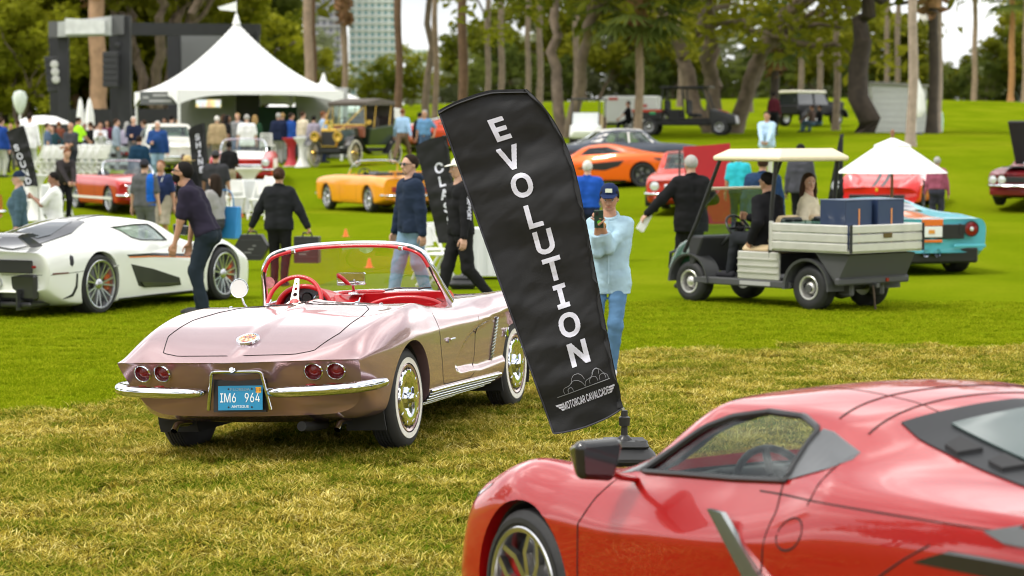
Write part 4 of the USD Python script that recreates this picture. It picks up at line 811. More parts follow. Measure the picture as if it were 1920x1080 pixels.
def striped_red(loc, yaw):
    P = paint('racing_red', (.62, .012, .010), .1, .3); t = thing('striped_red_supercar', 'bright red supercar with two dark bonnet stripes beyond the white parasol', 'car', loc, yaw)
    C = rows([(.98,.12,.90,.40,.7,.5,.4,.52,.53),(.5,.12,.96,.55,.8,.70,.45,.60,.60),(0,.12,.975,.6,.82,.82,.5,.70,.70),(-.5,.12,.95,.62,.82,.82,.6,.84,.87),(-1.0,.12,.95,.65,.82,.86,.56,1.10,1.15),(-1.5,.12,.96,.68,.84,.90,.55,1.15,1.20),(-2.0,.12,.98,.7,.88,.92,.5,1.05,1.12),(-2.65,.14,.99,.7,.88,.93,.48,.95,1.0),(-3.3,.25,.95,.68,.84,.88,.46,.90,.93)])
    bp, sk, G = coupe(t, C, P, [(0,.37,.335,.64),(-2.65,.375,.345,.64)], [[(-.85,.87),(-1.1,1.08),(-1.6,1.11),(-1.95,.97),(-1.6,.92)]], [(-.5,-.6),(-1.0,-.5),(-1.0,.5),(-.5,.6)], None, (-.4,-1.95,.76,.3,1.12,.05), nt=100, nk=6)
    for sg in (1, -1):
        part(t, 'bonnet_stripe', toppatch(sk, [(.92,sg*.06),(.92,sg*.15),(-.4,sg*.15),(-.4,sg*.06)], .003, .08), BLK)
        part(t, 'headlight', toppatch(sk, [(.62,sg*.66),(.72,sg*.60),(.15,sg*.80),(.18,sg*.72)], .006, .05), CLEARLENS)
        part(t, 'door_scoop', sidepatch(sk, [(-1.5,.55),(-2.05,.75),(-2.1,.45),(-1.9,.40)], sg, .004), BLK)
    part(t, 'front_grille', box((.04,1.3,.16), (1.0,0,.27), .02), BLK); part(t, 'nose_badge', box((.02,.05,.07), (1.02,0,.46), .006), mat('badge_yellow', (.7,.5,.03), .4))
    inside(t, -.4, -1.9, .72, .32, -1.5, .34, 1.0)
    for x in (0, -2.65):
        for sg in (1, -1): wheel(t, x, sg*.955, sg, .34, .25, .255, 'y', 5, rimmat=DARKALU)
    return t
def orange_coupe(loc, yaw):
    P = paint('vivid_orange', (.72, .115, .008), .15, .3); t = thing('orange_supercar', 'bright orange supercar with black wheels in front of the white roofed saloon', 'car', loc, yaw)
    C = rows([(1.0,.12,.88,.40,.7,.5,.4,.5,.51),(.5,.12,.95,.55,.8,.68,.45,.58,.58),(0,.12,.97,.6,.82,.80,.5,.68,.68),(-.5,.12,.95,.62,.82,.82,.6,.84,.87),(-1.0,.12,.95,.65,.82,.86,.56,1.10,1.15),(-1.5,.12,.96,.68,.84,.90,.55,1.15,1.20),(-2.0,.12,.98,.7,.88,.94,.5,1.06,1.12),(-2.67,.14,.99,.72,.88,.94,.48,.93,.98),(-3.35,.28,.95,.72,.84,.90,.46,.88,.90)])
    sw = [(-.85,.87),(-1.1,1.08),(-1.6,1.11),(-2.1,.96),(-1.6,.91)]
    bp, sk, G = coupe(t, C, P, [(0,.37,.335,.64),(-2.67,.375,.345,.64)], [sw], [(-.5,-.6),(-1.0,-.5),(-1.0,.5),(-.5,.6)], None, (-.4,-1.95,.76,.3,1.12,.05), nt=100, nk=6, gm=TINT)
    for sg in (1, -1):
        part(t, 'door_scoop', sidepatch(sk, [(-.8,.50),(-1.3,.66),(-2.15,.74),(-2.0,.58),(-1.6,.46)], sg, .004), BLK)
        part(t, 'haunch_intake', sidepatch(sk, [(-2.95,.82),(-3.25,.86),(-3.3,.78),(-3.1,.74)], sg, .005), BLK); part(t, 'side_skirt', sidepatch(sk, [(-.45,.2),(-2.2,.2),(-2.2,.12),(-.45,.12)], sg, .015), BLK)
    part(t, 'tail_panel', box((.03,1.5,.22), (-3.37,0,.62), .01), BLK)
    inside(t, -.4, -1.9, .72, .32, -1.5, .34, 1.0)
    for x in (0, -2.67):
        for sg in (1, -1): wheel(t, x, sg*.955, sg, .345, .25, .26, 'fat', 5, rimmat=DARKALU)
    return t
def three_box(t, P, roof, L=(.95,-2.85,-1.05), w=.93, h=1.38, zb=.22, conv=False, wb=2.85, wstyle=('fat',5), rimm=None, zhood=.92, ztrunk=.90, belt=.93, tyre=.33, nt=90, seatm=None):
    """Saloon, hard-top or open car of the sixties: front overhang, wheelbase, rear overhang."""
    f, r, b = L[0], L[1], L[2]; r = -wb; e = r + b
    top = [(f,zb+.12,w*.93,.62,w*.86,.74,.45,.77,.78),(f-.35,zb,w*.97,.68,w*.90,zhood-.10,.5,zhood-.10,zhood-.08),(0,zb-.02,w*.99,.70,w*.90,zhood-.02,.5,zhood-.01,zhood+.01),(-.75,zb-.04,w,.70,w*.90,belt,.62,belt+.01,belt+.03)]
    if conv: top += [(-1.2,zb-.04,w,.70,w*.90,belt,.6,belt+.005,belt+.01),(-2.2,zb-.04,w,.71,w*.90,belt,.6,belt,belt+.01),(-2.5,zb-.04,w,.72,w*.90,belt+.01,.6,belt+.01,belt+.02)]
    else: top += [(-1.0,zb-.04,w,.70,w*.90,belt,.68,belt+.10,belt+.14),(-1.35,zb-.04,w,.70,w*.90,belt,.62,h-.03,h),(-1.9,zb-.04,w,.70,w*.90,belt,.62,h,h+.02),(-2.45,zb-.04,w,.71,w*.90,belt,.60,h-.05,h-.02),(-2.95,zb-.04,w,.72,w*.90,belt,.64,belt+.1,belt+.12)]
    top += [(r-.35,zb-.02,w*.99,.72,w*.88,ztrunk,.55,ztrunk+.01,ztrunk+.02),(e,zb+.1,w*.95,.66,w*.84,ztrunk-.06,.5,ztrunk-.05,ztrunk-.04)]
    cab = (-.85,-2.75 if not conv else -2.4,w*.80,.36,h-.05,.05)
    if conv:
        def cuts(M, sk): return M - CrossSection([np.array(ccw([(-1.0,-.6),(-1.25,-.7),(-2.3,-.68),(-2.35,0),(-2.3,.68),(-1.25,.7),(-1.0,.6),(-.95,0)]))]).extrude(1).translate([0,0,.4])
        bp, sk, G = coupe(t, rows(top), P, [(0,tyre+.05,tyre,.60),(r,tyre+.05,tyre,.60)], None, None, None, None, nt=nt, nk=6, cuts=cuts)
        part(t, 'cabin_floor', box((1.3,1.3,.02), (-1.7,0,.42)), CABIN); seat_pair(t, -1.75, .36, .5, 1.02, seatm or CABIN); steering(t, (-1.35,.36,.92), .19, CABIN)
        fr = ptc([(-.98,.68,belt+.02),(-1.2,.62,belt+.28),(-1.28,.52,belt+.36),(-1.30,0,belt+.38)], np.linspace(0,1,16)); tp = np.vstack([fr, (fr*[1,-1,1])[::-1][1:]])
        fp = part(t, 'windscreen_frame', tube(tp, .018, 8), CHROME); bl = np.linspace((-.95,.66,belt+.02), (-.82,0,belt+.03), 16); bt = np.vstack([bl, (bl*[1,-1,1])[::-1][1:]]); n = len(tp)
        part(fp, 'windscreen', tm(np.vstack([tp, bt]), np.stack([np.arange(n-1), np.arange(1,n), n+np.arange(1,n), n+np.arange(n-1)], 1)), GLASS, True)
    else:
        sw = [[(-1.12,belt+.03),(-1.40,h-.07),(-1.78,h-.06),(-1.78,belt+.02)],[(-1.84,belt+.02),(-1.84,h-.06),(-2.30,h-.09),(-2.62,belt+.05)]]
        fw = [(-.92,-.58),(-.97,-.62),(-1.34,-.55),(-1.34,.55),(-.97,.62),(-.92,.58)]; rw = [(-2.52,-.52),(-2.92,-.56),(-2.92,.56),(-2.52,.52)]
        bp, sk, G = coupe(t, rows(top), P, [(0,tyre+.05,tyre,.60),(r,tyre+.05,tyre,.60)], sw, fw, rw, cab, nt=nt, nk=6)
        if roof is not None: part(t, 'roof', toppatch(sk, [(-1.33,-.60),(-1.33,.60),(-2.56,.60),(-2.56,-.60)], .014, .08), roof, 40)
        inside(t, -.9, -2.7, w*.78, .38, -1.7, .36, 1.08, seatm)
    for sg in (1, -1):
        d = dens([(-1.02,belt-.02),(-1.0,.6),(-1.0,.28),(-2.1,.28),(-2.15,.6),(-2.12,belt-.02)], 40); q = sk.side(d[:,0], d[:,1], 1, -.001); gapline(bp, q * [1,sg,1], .004)
    for x in (0, r):
        for sg in (1, -1): wheel(t, x, sg*w*.955, sg, tyre, .2, tyre-.10 if wstyle else .2, *(wstyle or ('fat',5)), rimmat=rimm or ALU)
    part(t, 'underbody', box((wb+.6,1.2,.1), (-wb/2,0,zb+.02)), BLKM)
    return bp, sk, e
def bumpers(t, f, e, w, z=.45, m=None):
    m = m or CHROME
    part(t, 'front_bumper', tube(spline([(f-.30,-w,z),(f-.02,-w*.8,z),(f+.08,0,z),(f-.02,w*.8,z),(f-.30,w,z)], 30), .055, 10, flat=.6), m, 50)
    part(t, 'rear_bumper', tube(spline([(e+.30,-w,z+.03),(e+.0,-w*.85,z+.03),(e-.07,0,z+.03),(e+.0,w*.85,z+.03),(e+.30,w,z+.03)], 30), .055, 10, flat=.6), m, 50)
def muscle_convertible(loc, yaw):
    P = paint('amber_orange', (.78, .30, .012), .1, .3); t = thing('amber_convertible', 'amber orange open-top muscle car alone on the grass seen from behind', 'car', loc, yaw)
    bp, sk, e = three_box(t, P, None, (1.05,0,-1.15), .96, conv=True, ztrunk=.92, rimm=ALU)
    bumpers(t, 1.05, e, .90, .42)
    part(t, 'folded_top', Manifold.batch_hull([Manifold.sphere(.06,12).translate([x,y,.96]) for x in (-2.35,-2.75) for y in (-.62,.62)]), BLK, 40)
    part(t, 'tail_panel', box((.03,1.5,.14), (e-.03,0,.60), .01), mat('tail_red', (.22,.02,.02), .3)); part(t, 'number_plate', box((.02,.3,.15), (e-.06,0,.40)), mat('plate_white', (.8,.82,.82), .5))
    part(t, 'rear_spoiler', cat([box((.18,1.5,.03), (e+.12,0,1.05), .01), box((.1,.04,.12), (e+.13,.6,.97)), box((.1,.04,.12), (e+.13,-.6,.97))]), P)
    for sg in (1, -1): part(t, 'exhaust', bar((e+.3,sg*.5,.26), (e+.02,sg*.5,.25), .035, 10), CHROME)
    return t
def red_muscle(loc, yaw):
    P = paint('fire_red', (.42, .014, .012), .2, .3); t = thing('red_convertible', 'red open sixties car with chrome front bumper behind the white hypercar', 'car', loc, yaw)
    bp, sk, e = three_box(t, P, None, (.95,0,-1.0), .92, conv=True, wb=2.74)
    bumpers(t, .95, e, .86, .45); lampset(t, [(1.0,.62,.60),(1.0,.42,.60)], CLEARLENS, 'headlight', .085)
    part(t, 'front_grille', box((.04,.8,.16), (1.0,0,.6), .02), BLK); part(t, 'grille_surround', cat([box((.03,1.55,.03), (1.02,0,.70), .01), box((.03,1.55,.03), (1.02,0,.50), .01)]), CHROME); part(t, 'white_side_stripe', cat([sidepatch(sk, [(.3,.40),(-3.2,.40),(-3.2,.34),(.3,.34)], s, .003) for s in (1,-1)]), mat('stripe_white', (.75,.74,.7), .4))
    return t
def silver_coupe(loc, yaw, label, col=(.42,.47,.50), name='silver_coupe'):
    P = paint(name + '_paint', col, .5, .3); t = thing(name, label, 'car', loc, yaw)
    C = rows([(.95,.14,.88,.42,.7,.55,.4,.58,.6),(.5,.12,.94,.55,.78,.72,.45,.68,.7),(0,.12,.96,.6,.80,.82,.5,.76,.77),(-.5,.12,.94,.65,.82,.86,.6,.88,.9),(-1.0,.12,.94,.68,.82,.88,.56,1.15,1.18),(-1.5,.12,.95,.7,.83,.9,.55,1.2,1.24),(-2.1,.12,.97,.72,.85,.92,.53,1.1,1.15),(-2.6,.15,.98,.74,.84,.92,.5,1.0,1.03),(-3.35,.3,.93,.70,.8,.88,.48,.92,.93)])
    bp, sk, G = coupe(t, C, P, [(0,.37,.335,.62),(-2.6,.38,.345,.62)], [[(-.85,.91),(-1.1,1.12),(-1.7,1.14),(-2.1,.97)]], [(-.5,-.6),(-1.0,-.5),(-1.0,.5),(-.5,.6)], None, (-.4,-1.95,.74,.3,1.15,.05), nt=90, nk=5)
    part(t, 'rear_window', toppatch(sk, [(-1.75,-.46),(-1.75,.46),(-2.6,.40),(-2.6,-.40)], .005, .08), DARKGLASS); part(t, 'tail_panel', box((.03,1.5,.16), (-3.37,0,.62), .01), BLK)
    lampset(t, [(-3.38,.62,.68),(-3.38,.42,.68)], REDLENS, 'tail_light', .07, (-1,0,0), BLK)
    inside(t, -.4, -1.9, .7, .32, -1.5, .34, 1.02)
    for x in (0, -2.6):
        for sg in (1, -1): wheel(t, x, sg*.945, sg, .335, .24, .25, 'bar', 8)
    return t
def hood_up_car(loc, yaw):
    P = paint('maroon', (.16, .010, .014), .35, .3); t = thing('maroon_muscle_car', 'dark maroon muscle car with its bonnet raised at the right edge', 'car', loc, yaw)
    bp, sk, e = three_box(t, P, None, (.95,0,-1.15), .95, wb=2.85, rimm=DARKALU)
    bumpers(t, .95, e, .9, .50); lampset(t, [(1.0,.72,.64),(1.0,.50,.64)], CLEARLENS, 'headlight', .085); part(t, 'front_grille', cat([box((.04,.8,.14), (1.0,0,.64), .01)]), BLK)
    h = Manifold.batch_hull([Manifold.sphere(.02,10).translate(list(p)) for p in ((-.72,.62,1.0),(-.72,-.62,1.0),(-.20,.68,2.0),(-.20,-.68,2.0),(-.26,.66,2.02),(-.26,-.66,2.02))]); hp = part(t, 'raised_bonnet', h, BLKM, 40)
    part(t, 'engine_bay', box((1.2,1.2,.02), (.0,0,.935), .004), BLKM); part(t, 'engine', cat([box((.6,.4,.15), (-.1,0,.98), .03), lathe([(0,.1),(.18,.1),(.2,.05),(.18,0)], 24, 'z', (-.05,0,1.05))]), CHROME)
    part(t, 'lower_valance', box((.06,1.6,.14), (.95,0,.34), .02), P)
    return t
def old_saloon(loc, yaw):
    P = paint('slate_blue', (.055, .065, .085), .4, .3); t = thing('white_roof_saloon', 'dark saloon with white roof and green tinted windows behind the orange supercar', 'car', loc, yaw)
    bp, sk, e = three_box(t, P, mat('roof_white', (.74,.72,.68), .4, coat=.5), (.95,0,-1.3), .98, h=1.33, belt=.93, wb=3.0, zhood=.90, ztrunk=.90)
    W_ = mat('roof_white'); bumpers(t, .95, e, .92, .48)
    for sg in (1, -1):
        for poly in ([(-1.06,.95),(-1.12,.95),(-1.42,1.27),(-1.36,1.30)],[(-1.785,.95),(-1.835,.95),(-1.835,1.29),(-1.785,1.29)],[(-2.66,.97),(-2.95,.97),(-2.5,1.27),(-2.34,1.26)],[(-1.36,1.26),(-2.45,1.25),(-2.45,1.30),(-1.36,1.31)]): part(t, 'roof_pillar', sidepatch(sk, poly, sg, .005, .05), W_)
    return t
# ---------------------------------------------------------------- trees
BARK = mat('bark_grey', (.16, .12, .085), .9, var=.45, scale=3., bump=.8, bscale=14); BARKD = mat('bark_dark', (.045, .033, .024), .9, var=.5, scale=3., bump=.9, bscale=10); PALMB = mat('palm_bark', (.25, .18, .12), .9, var=.35, scale=2.5, bump=.8, bscale=9); BOOT = mat('dead_fronds', (.22, .12, .05), .9, var=.4, scale=4)
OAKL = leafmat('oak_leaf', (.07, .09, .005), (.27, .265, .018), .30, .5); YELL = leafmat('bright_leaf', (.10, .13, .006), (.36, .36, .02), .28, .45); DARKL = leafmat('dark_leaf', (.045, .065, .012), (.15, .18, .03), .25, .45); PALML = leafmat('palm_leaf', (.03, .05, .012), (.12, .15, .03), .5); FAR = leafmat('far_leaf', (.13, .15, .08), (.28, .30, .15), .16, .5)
def leaves(centres, radii, per, size, seed, flat=.75):
    """Leaf sprays: folded quads scattered through the clumps of a crown."""
    r = np.random.default_rng(seed); n = len(centres) * per
    c = np.repeat(A(centres), per, 0); rr = np.repeat(np.broadcast_to(radii, len(centres)), per)
    d = r.normal(size=(n, 3)); d /= np.linalg.norm(d, axis=1, keepdims=True); p = c + d * (rr * r.uniform(.25, 1., n) ** .6)[:, None] * [1, 1, flat]
    u = r.normal(size=(n, 3)); u[:, 2] *= .6; u /= np.linalg.norm(u, axis=1, keepdims=True); w = np.cross(u, r.normal(size=(n, 3))); w /= np.linalg.norm(w, axis=1, keepdims=True)
    s = size * r.uniform(.55, 1.35, n)[:, None]; v = np.stack([p - u * s, p + w * s * .45, p + u * s, p - w * s * .45 + np.cross(u, w) * s * .2], 1).reshape(-1, 3)
    k = np.arange(n)[:, None] * 4; return tm(v, np.vstack([k + [0, 1, 2], k + [0, 2, 3]]))
def limb(a, b, r0, r1, seed, n=8, wob=.06):
    r = np.random.default_rng(seed); t = np.linspace(0, 1, n)[:, None]; p = A(a) + (A(b) - A(a)) * t; L = np.linalg.norm(A(b) - A(a)); p[1:-1] += r.normal(0, wob * L * .3, (n - 2, 3)); p[:, 2] += np.sin(t[:, 0] * np.pi) * L * .05
    return tube(p, np.linspace(r0, r1, n), 9)
def broadleaf(name, label, loc, seed, h=11, cr=6, stems=3, trunk_r=.3, base=2.2, leafm=None, bark=None, per=70, size=.30, low=.35, group=None, lean=0., nbr=4, yaw=0, ncl=1.):
    t = thing(name, label, 'tree', loc, yaw, group=group); r = np.random.default_rng(seed); tips, wood = [], []
    for s in range(stems):
        a = 2 * np.pi * s / stems + r.uniform(-.5, .5); top = A([math.cos(a) * cr * .35 * (stems > 1) + lean * 2, math.sin(a) * cr * .35 * (stems > 1), base + r.uniform(0, .15) * h])
        b0 = A([math.cos(a), math.sin(a), 0]) * trunk_r * .9 * (stems > 1) + [0, 0, -.2]; wood.append(limb(b0, top, trunk_r * (1 if stems == 1 else .62), trunk_r * .42, seed + s, 10, .08))
        for q in range(nbr):
            a2 = a + r.uniform(-1.1, 1.1) if stems > 1 else r.uniform(0, 6.28); e = top + A([math.cos(a2) * cr * r.uniform(.4, .75), math.sin(a2) * cr * r.uniform(.4, .75), r.uniform(-.08 + low * .2, .5) * h]); wood.append(limb(top * r.uniform(.75, 1) , e, trunk_r * .3, .05, seed * 7 + q + s * 10, 8, .1)); tips += [e, (e + top) / 2 + r.normal(0, .4, 3)]
    lo = base + low; cl = []
    for k in range(int(46 * ncl)):
        d = r.normal(size=3); d /= np.linalg.norm(d); q = A([lean * 2, 0, (lo + h) / 2]) + d * A([cr, cr, (h - lo) / 2]) * r.uniform(.55, 1.); cl.append(q)
    cl += tips; m = leaves(cl, cr * r.uniform(.16, .30, len(cl)), per, size, seed)
    part(t, 'trunk', wood, bark or BARK, 50); part(t, 'crown', m, leafm or OAKL, False); return t
def palm(name, label, loc, seed, h=9., r=.19, head=True, bend=0., boots=0., bark=None, group=None, fronds=34, fl=1.25, leafm=None):
    """A fan palm: ringed trunk, old frond bases below the head, round fans on stalks."""
    t = thing(name, label, 'palm tree', loc, 0, group=group); g = np.random.default_rng(seed); n = 26; z = np.linspace(-.2, h, n)
    p = np.stack([bend * (z / h) ** 2 * np.sign(1) + .05 * np.sin(z), .04 * np.cos(z * 1.3), z], 1); rr = r * (1 + .35 * np.exp(-z / .5) - .12 * z / h) * (1 + .04 * g.normal(size=n)); part(t, 'trunk', tube(p, rr, 12), bark or PALMB, 50)
    if boots: q = p[z > h - boots]; part(t, 'dead_frond_skirt', cat([tube(q, np.linspace(r * 1.5, r * 2.1, len(q)), 10), leaves(q[::1], r * 2.6, 14, .35, seed + 5, 1.)]), BOOT, False)
    if head:
        V, F = [], []; top = p[-1]
        for k in range(fronds):
            a = k * 2.39996; el = math.radians(80 - 125 * (k + .5) / fronds); d = A([math.cos(a) * math.cos(el), math.sin(a) * math.cos(el), math.sin(el)]); L = fl * g.uniform(.8, 1.15); st = top + d * L * .9; st[2] -= .12 * L; side = np.cross(d, [0, 0, 1.]); side /= np.linalg.norm(side) + 1e-9; up = np.cross(side, d)
            b = len(V); w = .015; V += [top + side * w, top - side * w, st - side * w, st + side * w]; F += [(b, b + 1, b + 2), (b, b + 2, b + 3)]
            for j in range(11):
                th = math.radians(-105 + 21 * j); e = st + (d * math.cos(th) + side * math.sin(th)) * L * .75 * (1 - .12 * abs(j - 5) / 5) + A([0, 0, -.16 * L * (1 + abs(j - 5) / 6)]); mdl = st + (e - st) * .5 + up * .04; q = np.cross(e - st, up); q = q / (np.linalg.norm(q) + 1e-9) * .055 * L; b = len(V); V += [st, mdl + q, e, mdl - q]; F += [(b, b + 1, b + 2), (b, b + 2, b + 3)]
        part(t, 'crown', tm(V, F), leafm or PALML, False)
    return t
def P(px, Y): return spot(px, Y)
# palms that can be told apart
palm('palm_tree', 'thick tan palm trunk standing behind the stage gateway', P(186, 118), 1, 11, .42, boots=4.5, bark=mat('tan_bark', (.36, .22, .13), .9, var=.35, scale=2., bump=.8, bscale=8))
palm('palm_tree', 'palm trunk just right of the tent peak', P(580, 104), 2, 12, .20, bark=PALMB); palm('palm_tree', 'slim brown palm beside the palm at the tent peak', P(588, 112), 22, 12, .17, bark=mat('brown_bark', (.13, .075, .04), .9, var=.35, scale=3., bump=.7, bscale=10))
palm('palm_tree', 'palm with a shaggy brown skirt in front of the white tower', P(647, 112), 3, 10.6, .15, boots=6.3); palm('palm_tree', 'slender dark palm in front of the white low block', P(748, 108), 4, 12, .17, boots=1.2, bark=mat('brown_bark'))
palm('palm_tree', 'slender grey palm left of the black banner top', P(817, 116), 5, 12, .14); palm('palm_tree', 'stout brown palm behind the black banner top', P(868, 112), 6, 12, .22, bark=mat('brown_bark'))
palm('palm_tree', 'low palm with a round green head in front of the trailer', P(1197, 96), 7, 5.6, .17, boots=1.5, bend=-.12, fl=1.7, fronds=40); palm('palm_tree', 'short dark palm behind the man in the pale jacket', P(1450, 128), 8, 5.0, .24, boots=2.2, bark=BARKD, fl=1.7, fronds=40)
palm('palm_tree', 'thin grey palm trunk just right of the off-road vehicle', P(1567, 118), 9, 13, .17, bark=BARK); palm('palm_tree', 'leaning pale palm trunk in front of the white shed', P(1708, 84), 10, 11, .17, bend=-.25, bark=mat('pale_bark', (.32, .25, .20), .9, var=.3, scale=3., bump=.7, bscale=10))
palm('palm_tree', 'dark leafy palm trunk at the right end of the white shed', P(1747, 100), 11, 12, .21, boots=7., bark=BARKD); palm('palm_tree', 'pale palm trunk touching the dark one right of the shed', P(1757, 103), 12, 13, .15, bark=mat('pale_bark'))
palm('palm_tree', 'distant palm with a lone dark head against the white sky', P(1824, 215), 13, 11.5, .24, fl=2.0, fronds=40, leafm=DARKL); palm('palm_tree', 'distant palm with orange trunk below the sky gap', P(1893, 205), 14, 9.5, .26, fl=1.9, bark=mat('orange_bark', (.34, .17, .06), .9, var=.3))
palm('palm_tree', 'far right distant palm at the frame edge', P(1918, 190), 15, 11, .2, fl=1.8)
for k, (px, Y, h) in enumerate([(915, 165, 12), (990, 175, 12), (1012, 150, 13), (1275, 170, 13), (1500, 175, 12), (1535, 165, 12), (1660, 190, 13), (1680, 175, 12), (1080, 160, 13), (1405, 160, 13), (940, 150, 12)]):
    palm('palm_tree', 'slim distant palm trunk among the trees beyond the lawn', P(px, Y), 40 + k, h, .20, bark=BARK, group='slim palms beyond the lawn')
# oaks
broadleaf('oak_tree', 'broad oak with several leaning stems behind the utility buggies', P(1352, 110), 21, 15, 7.5, 5, .62, 4.6, OAKL, BARK, 62, .30, -.2, nbr=4)
broadleaf('oak_tree', 'oak with a massive dark trunk left of the white shed', P(1618, 101), 22, 16, 7.5, 1, .52, 7.0, OAKL, BARKD, 62, .30, -.6, nbr=7)
broadleaf('oak_tree', 'oak with sweeping low branches behind the black banner', P(1058, 98), 23, 15, 7.0, 2, .42, 4.6, OAKL, BARK, 62, .30, .2, nbr=5)
broadleaf('oak_tree', 'oak with bright leaves in front of the pale tower', P(800, 122), 24, 15, 5.2, 1, .22, 8.6, YELL, BARK, 55, .28, -1.5, nbr=5)
broadleaf('fig_tree', 'grey stemmed tree forking in a fan behind the stage beam', P(300, 124), 25, 15, 6, 4, .5, 5.2, OAKL, BARK, 60, .30, .6, nbr=4)
broadleaf('fig_tree', 'leaning grey stems seen through the stage gateway', P(165, 128), 26, 14, 5, 3, .42, 6.4, OAKL, mat('tan_bark'), 50, .30, 1., nbr=4)
# background: copies of a few kinds
kinds = [('broadleaf_tree', 'full round green tree in the belt beyond the lawn', dict(h=10, cr=4.6, stems=2, trunk_r=.25, base=2.6, leafm=OAKL, per=60, size=.34)),
         ('bright_tree', 'yellow green bushy tree in the belt at the left', dict(h=9, cr=4.4, stems=2, trunk_r=.2, base=1.0, leafm=YELL, per=70, size=.30, low=-.5)),
         ('dark_tree', 'dark dense tree in the belt behind the tents', dict(h=11, cr=5.0, stems=2, trunk_r=.25, base=1.4, leafm=DARKL, per=70, size=.34, low=-.8)),
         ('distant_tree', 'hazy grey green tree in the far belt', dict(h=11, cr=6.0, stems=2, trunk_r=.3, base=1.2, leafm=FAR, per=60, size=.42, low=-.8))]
protot = {}
def grove(k, px, Y, s=1., dz=0):
    n, lab, kw = kinds[k]; loc = P(px, Y); grp = n.replace('_', ' ') + 's of the background belt'
    if k not in protot: protot[k] = broadleaf(n, lab, loc, 60 + k, group=grp, **kw)
    else: copy_of(protot[k], n, loc, float(rng.uniform(0, 360)), s * float(rng.uniform(.85, 1.2)), lab, grp, 'tree')
for px in range(-60, 470, 62): grove(2, px + rng.uniform(-20, 20), 138 + rng.uniform(-6, 10), 1.15)
for px, Y, s in [(-20,124,.9),(40,120,.8),(75,126,1.0),(12,132,1.3),(150,131,.85),(215,134,.8),(250,128,.7),(330,134,.9),(395,132,.9),(500,134,.6),(600,150,.42),(705,158,.36),(770,160,.42)]: grove(1, px, Y, s)
for px in range(-100, 420, 80): grove(0, px + rng.uniform(-20, 20), 150 + rng.uniform(-5, 8), 1.5)
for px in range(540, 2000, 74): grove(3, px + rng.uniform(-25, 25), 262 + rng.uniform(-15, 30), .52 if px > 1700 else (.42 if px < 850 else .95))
for px, Y, s in [(900,232,.9),(975,240,1.),(1110,236,1.1),(1180,244,1.0),(1250,236,1.),(1480,240,1.1),(1540,246,1.),(1640,240,1.1),(1700,236,.8),(1760,226,.5),(1800,232,.45),(1850,228,.5),(1905,222,.68),(1950,225,.9)]: grove(0, px, Y, s)
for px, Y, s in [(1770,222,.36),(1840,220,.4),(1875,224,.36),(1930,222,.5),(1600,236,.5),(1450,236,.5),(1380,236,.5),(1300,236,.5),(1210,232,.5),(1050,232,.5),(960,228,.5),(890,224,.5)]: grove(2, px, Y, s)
# trees behind and beside the camera, which the paintwork mirrors
for x, y, s in [(26,30,1.3),(34,42,1.4),(30,18,1.3),(38,6,1.5),(30,-10,1.4),(18,-24,1.4),(4,-30,1.5),(-12,-28,1.4),(-26,-16,1.4),(-34,4,1.5),(-36,24,1.4),(-34,44,1.4),(40,58,1.4),(44,28,1.6)]:
    copy_of(protot[0], 'broadleaf_tree', A([x, y, gz(x, y)]), float(rng.uniform(0, 360)), s, 'full round green tree in the belt beyond the lawn', 'broadleaf trees of the background belt', 'tree')
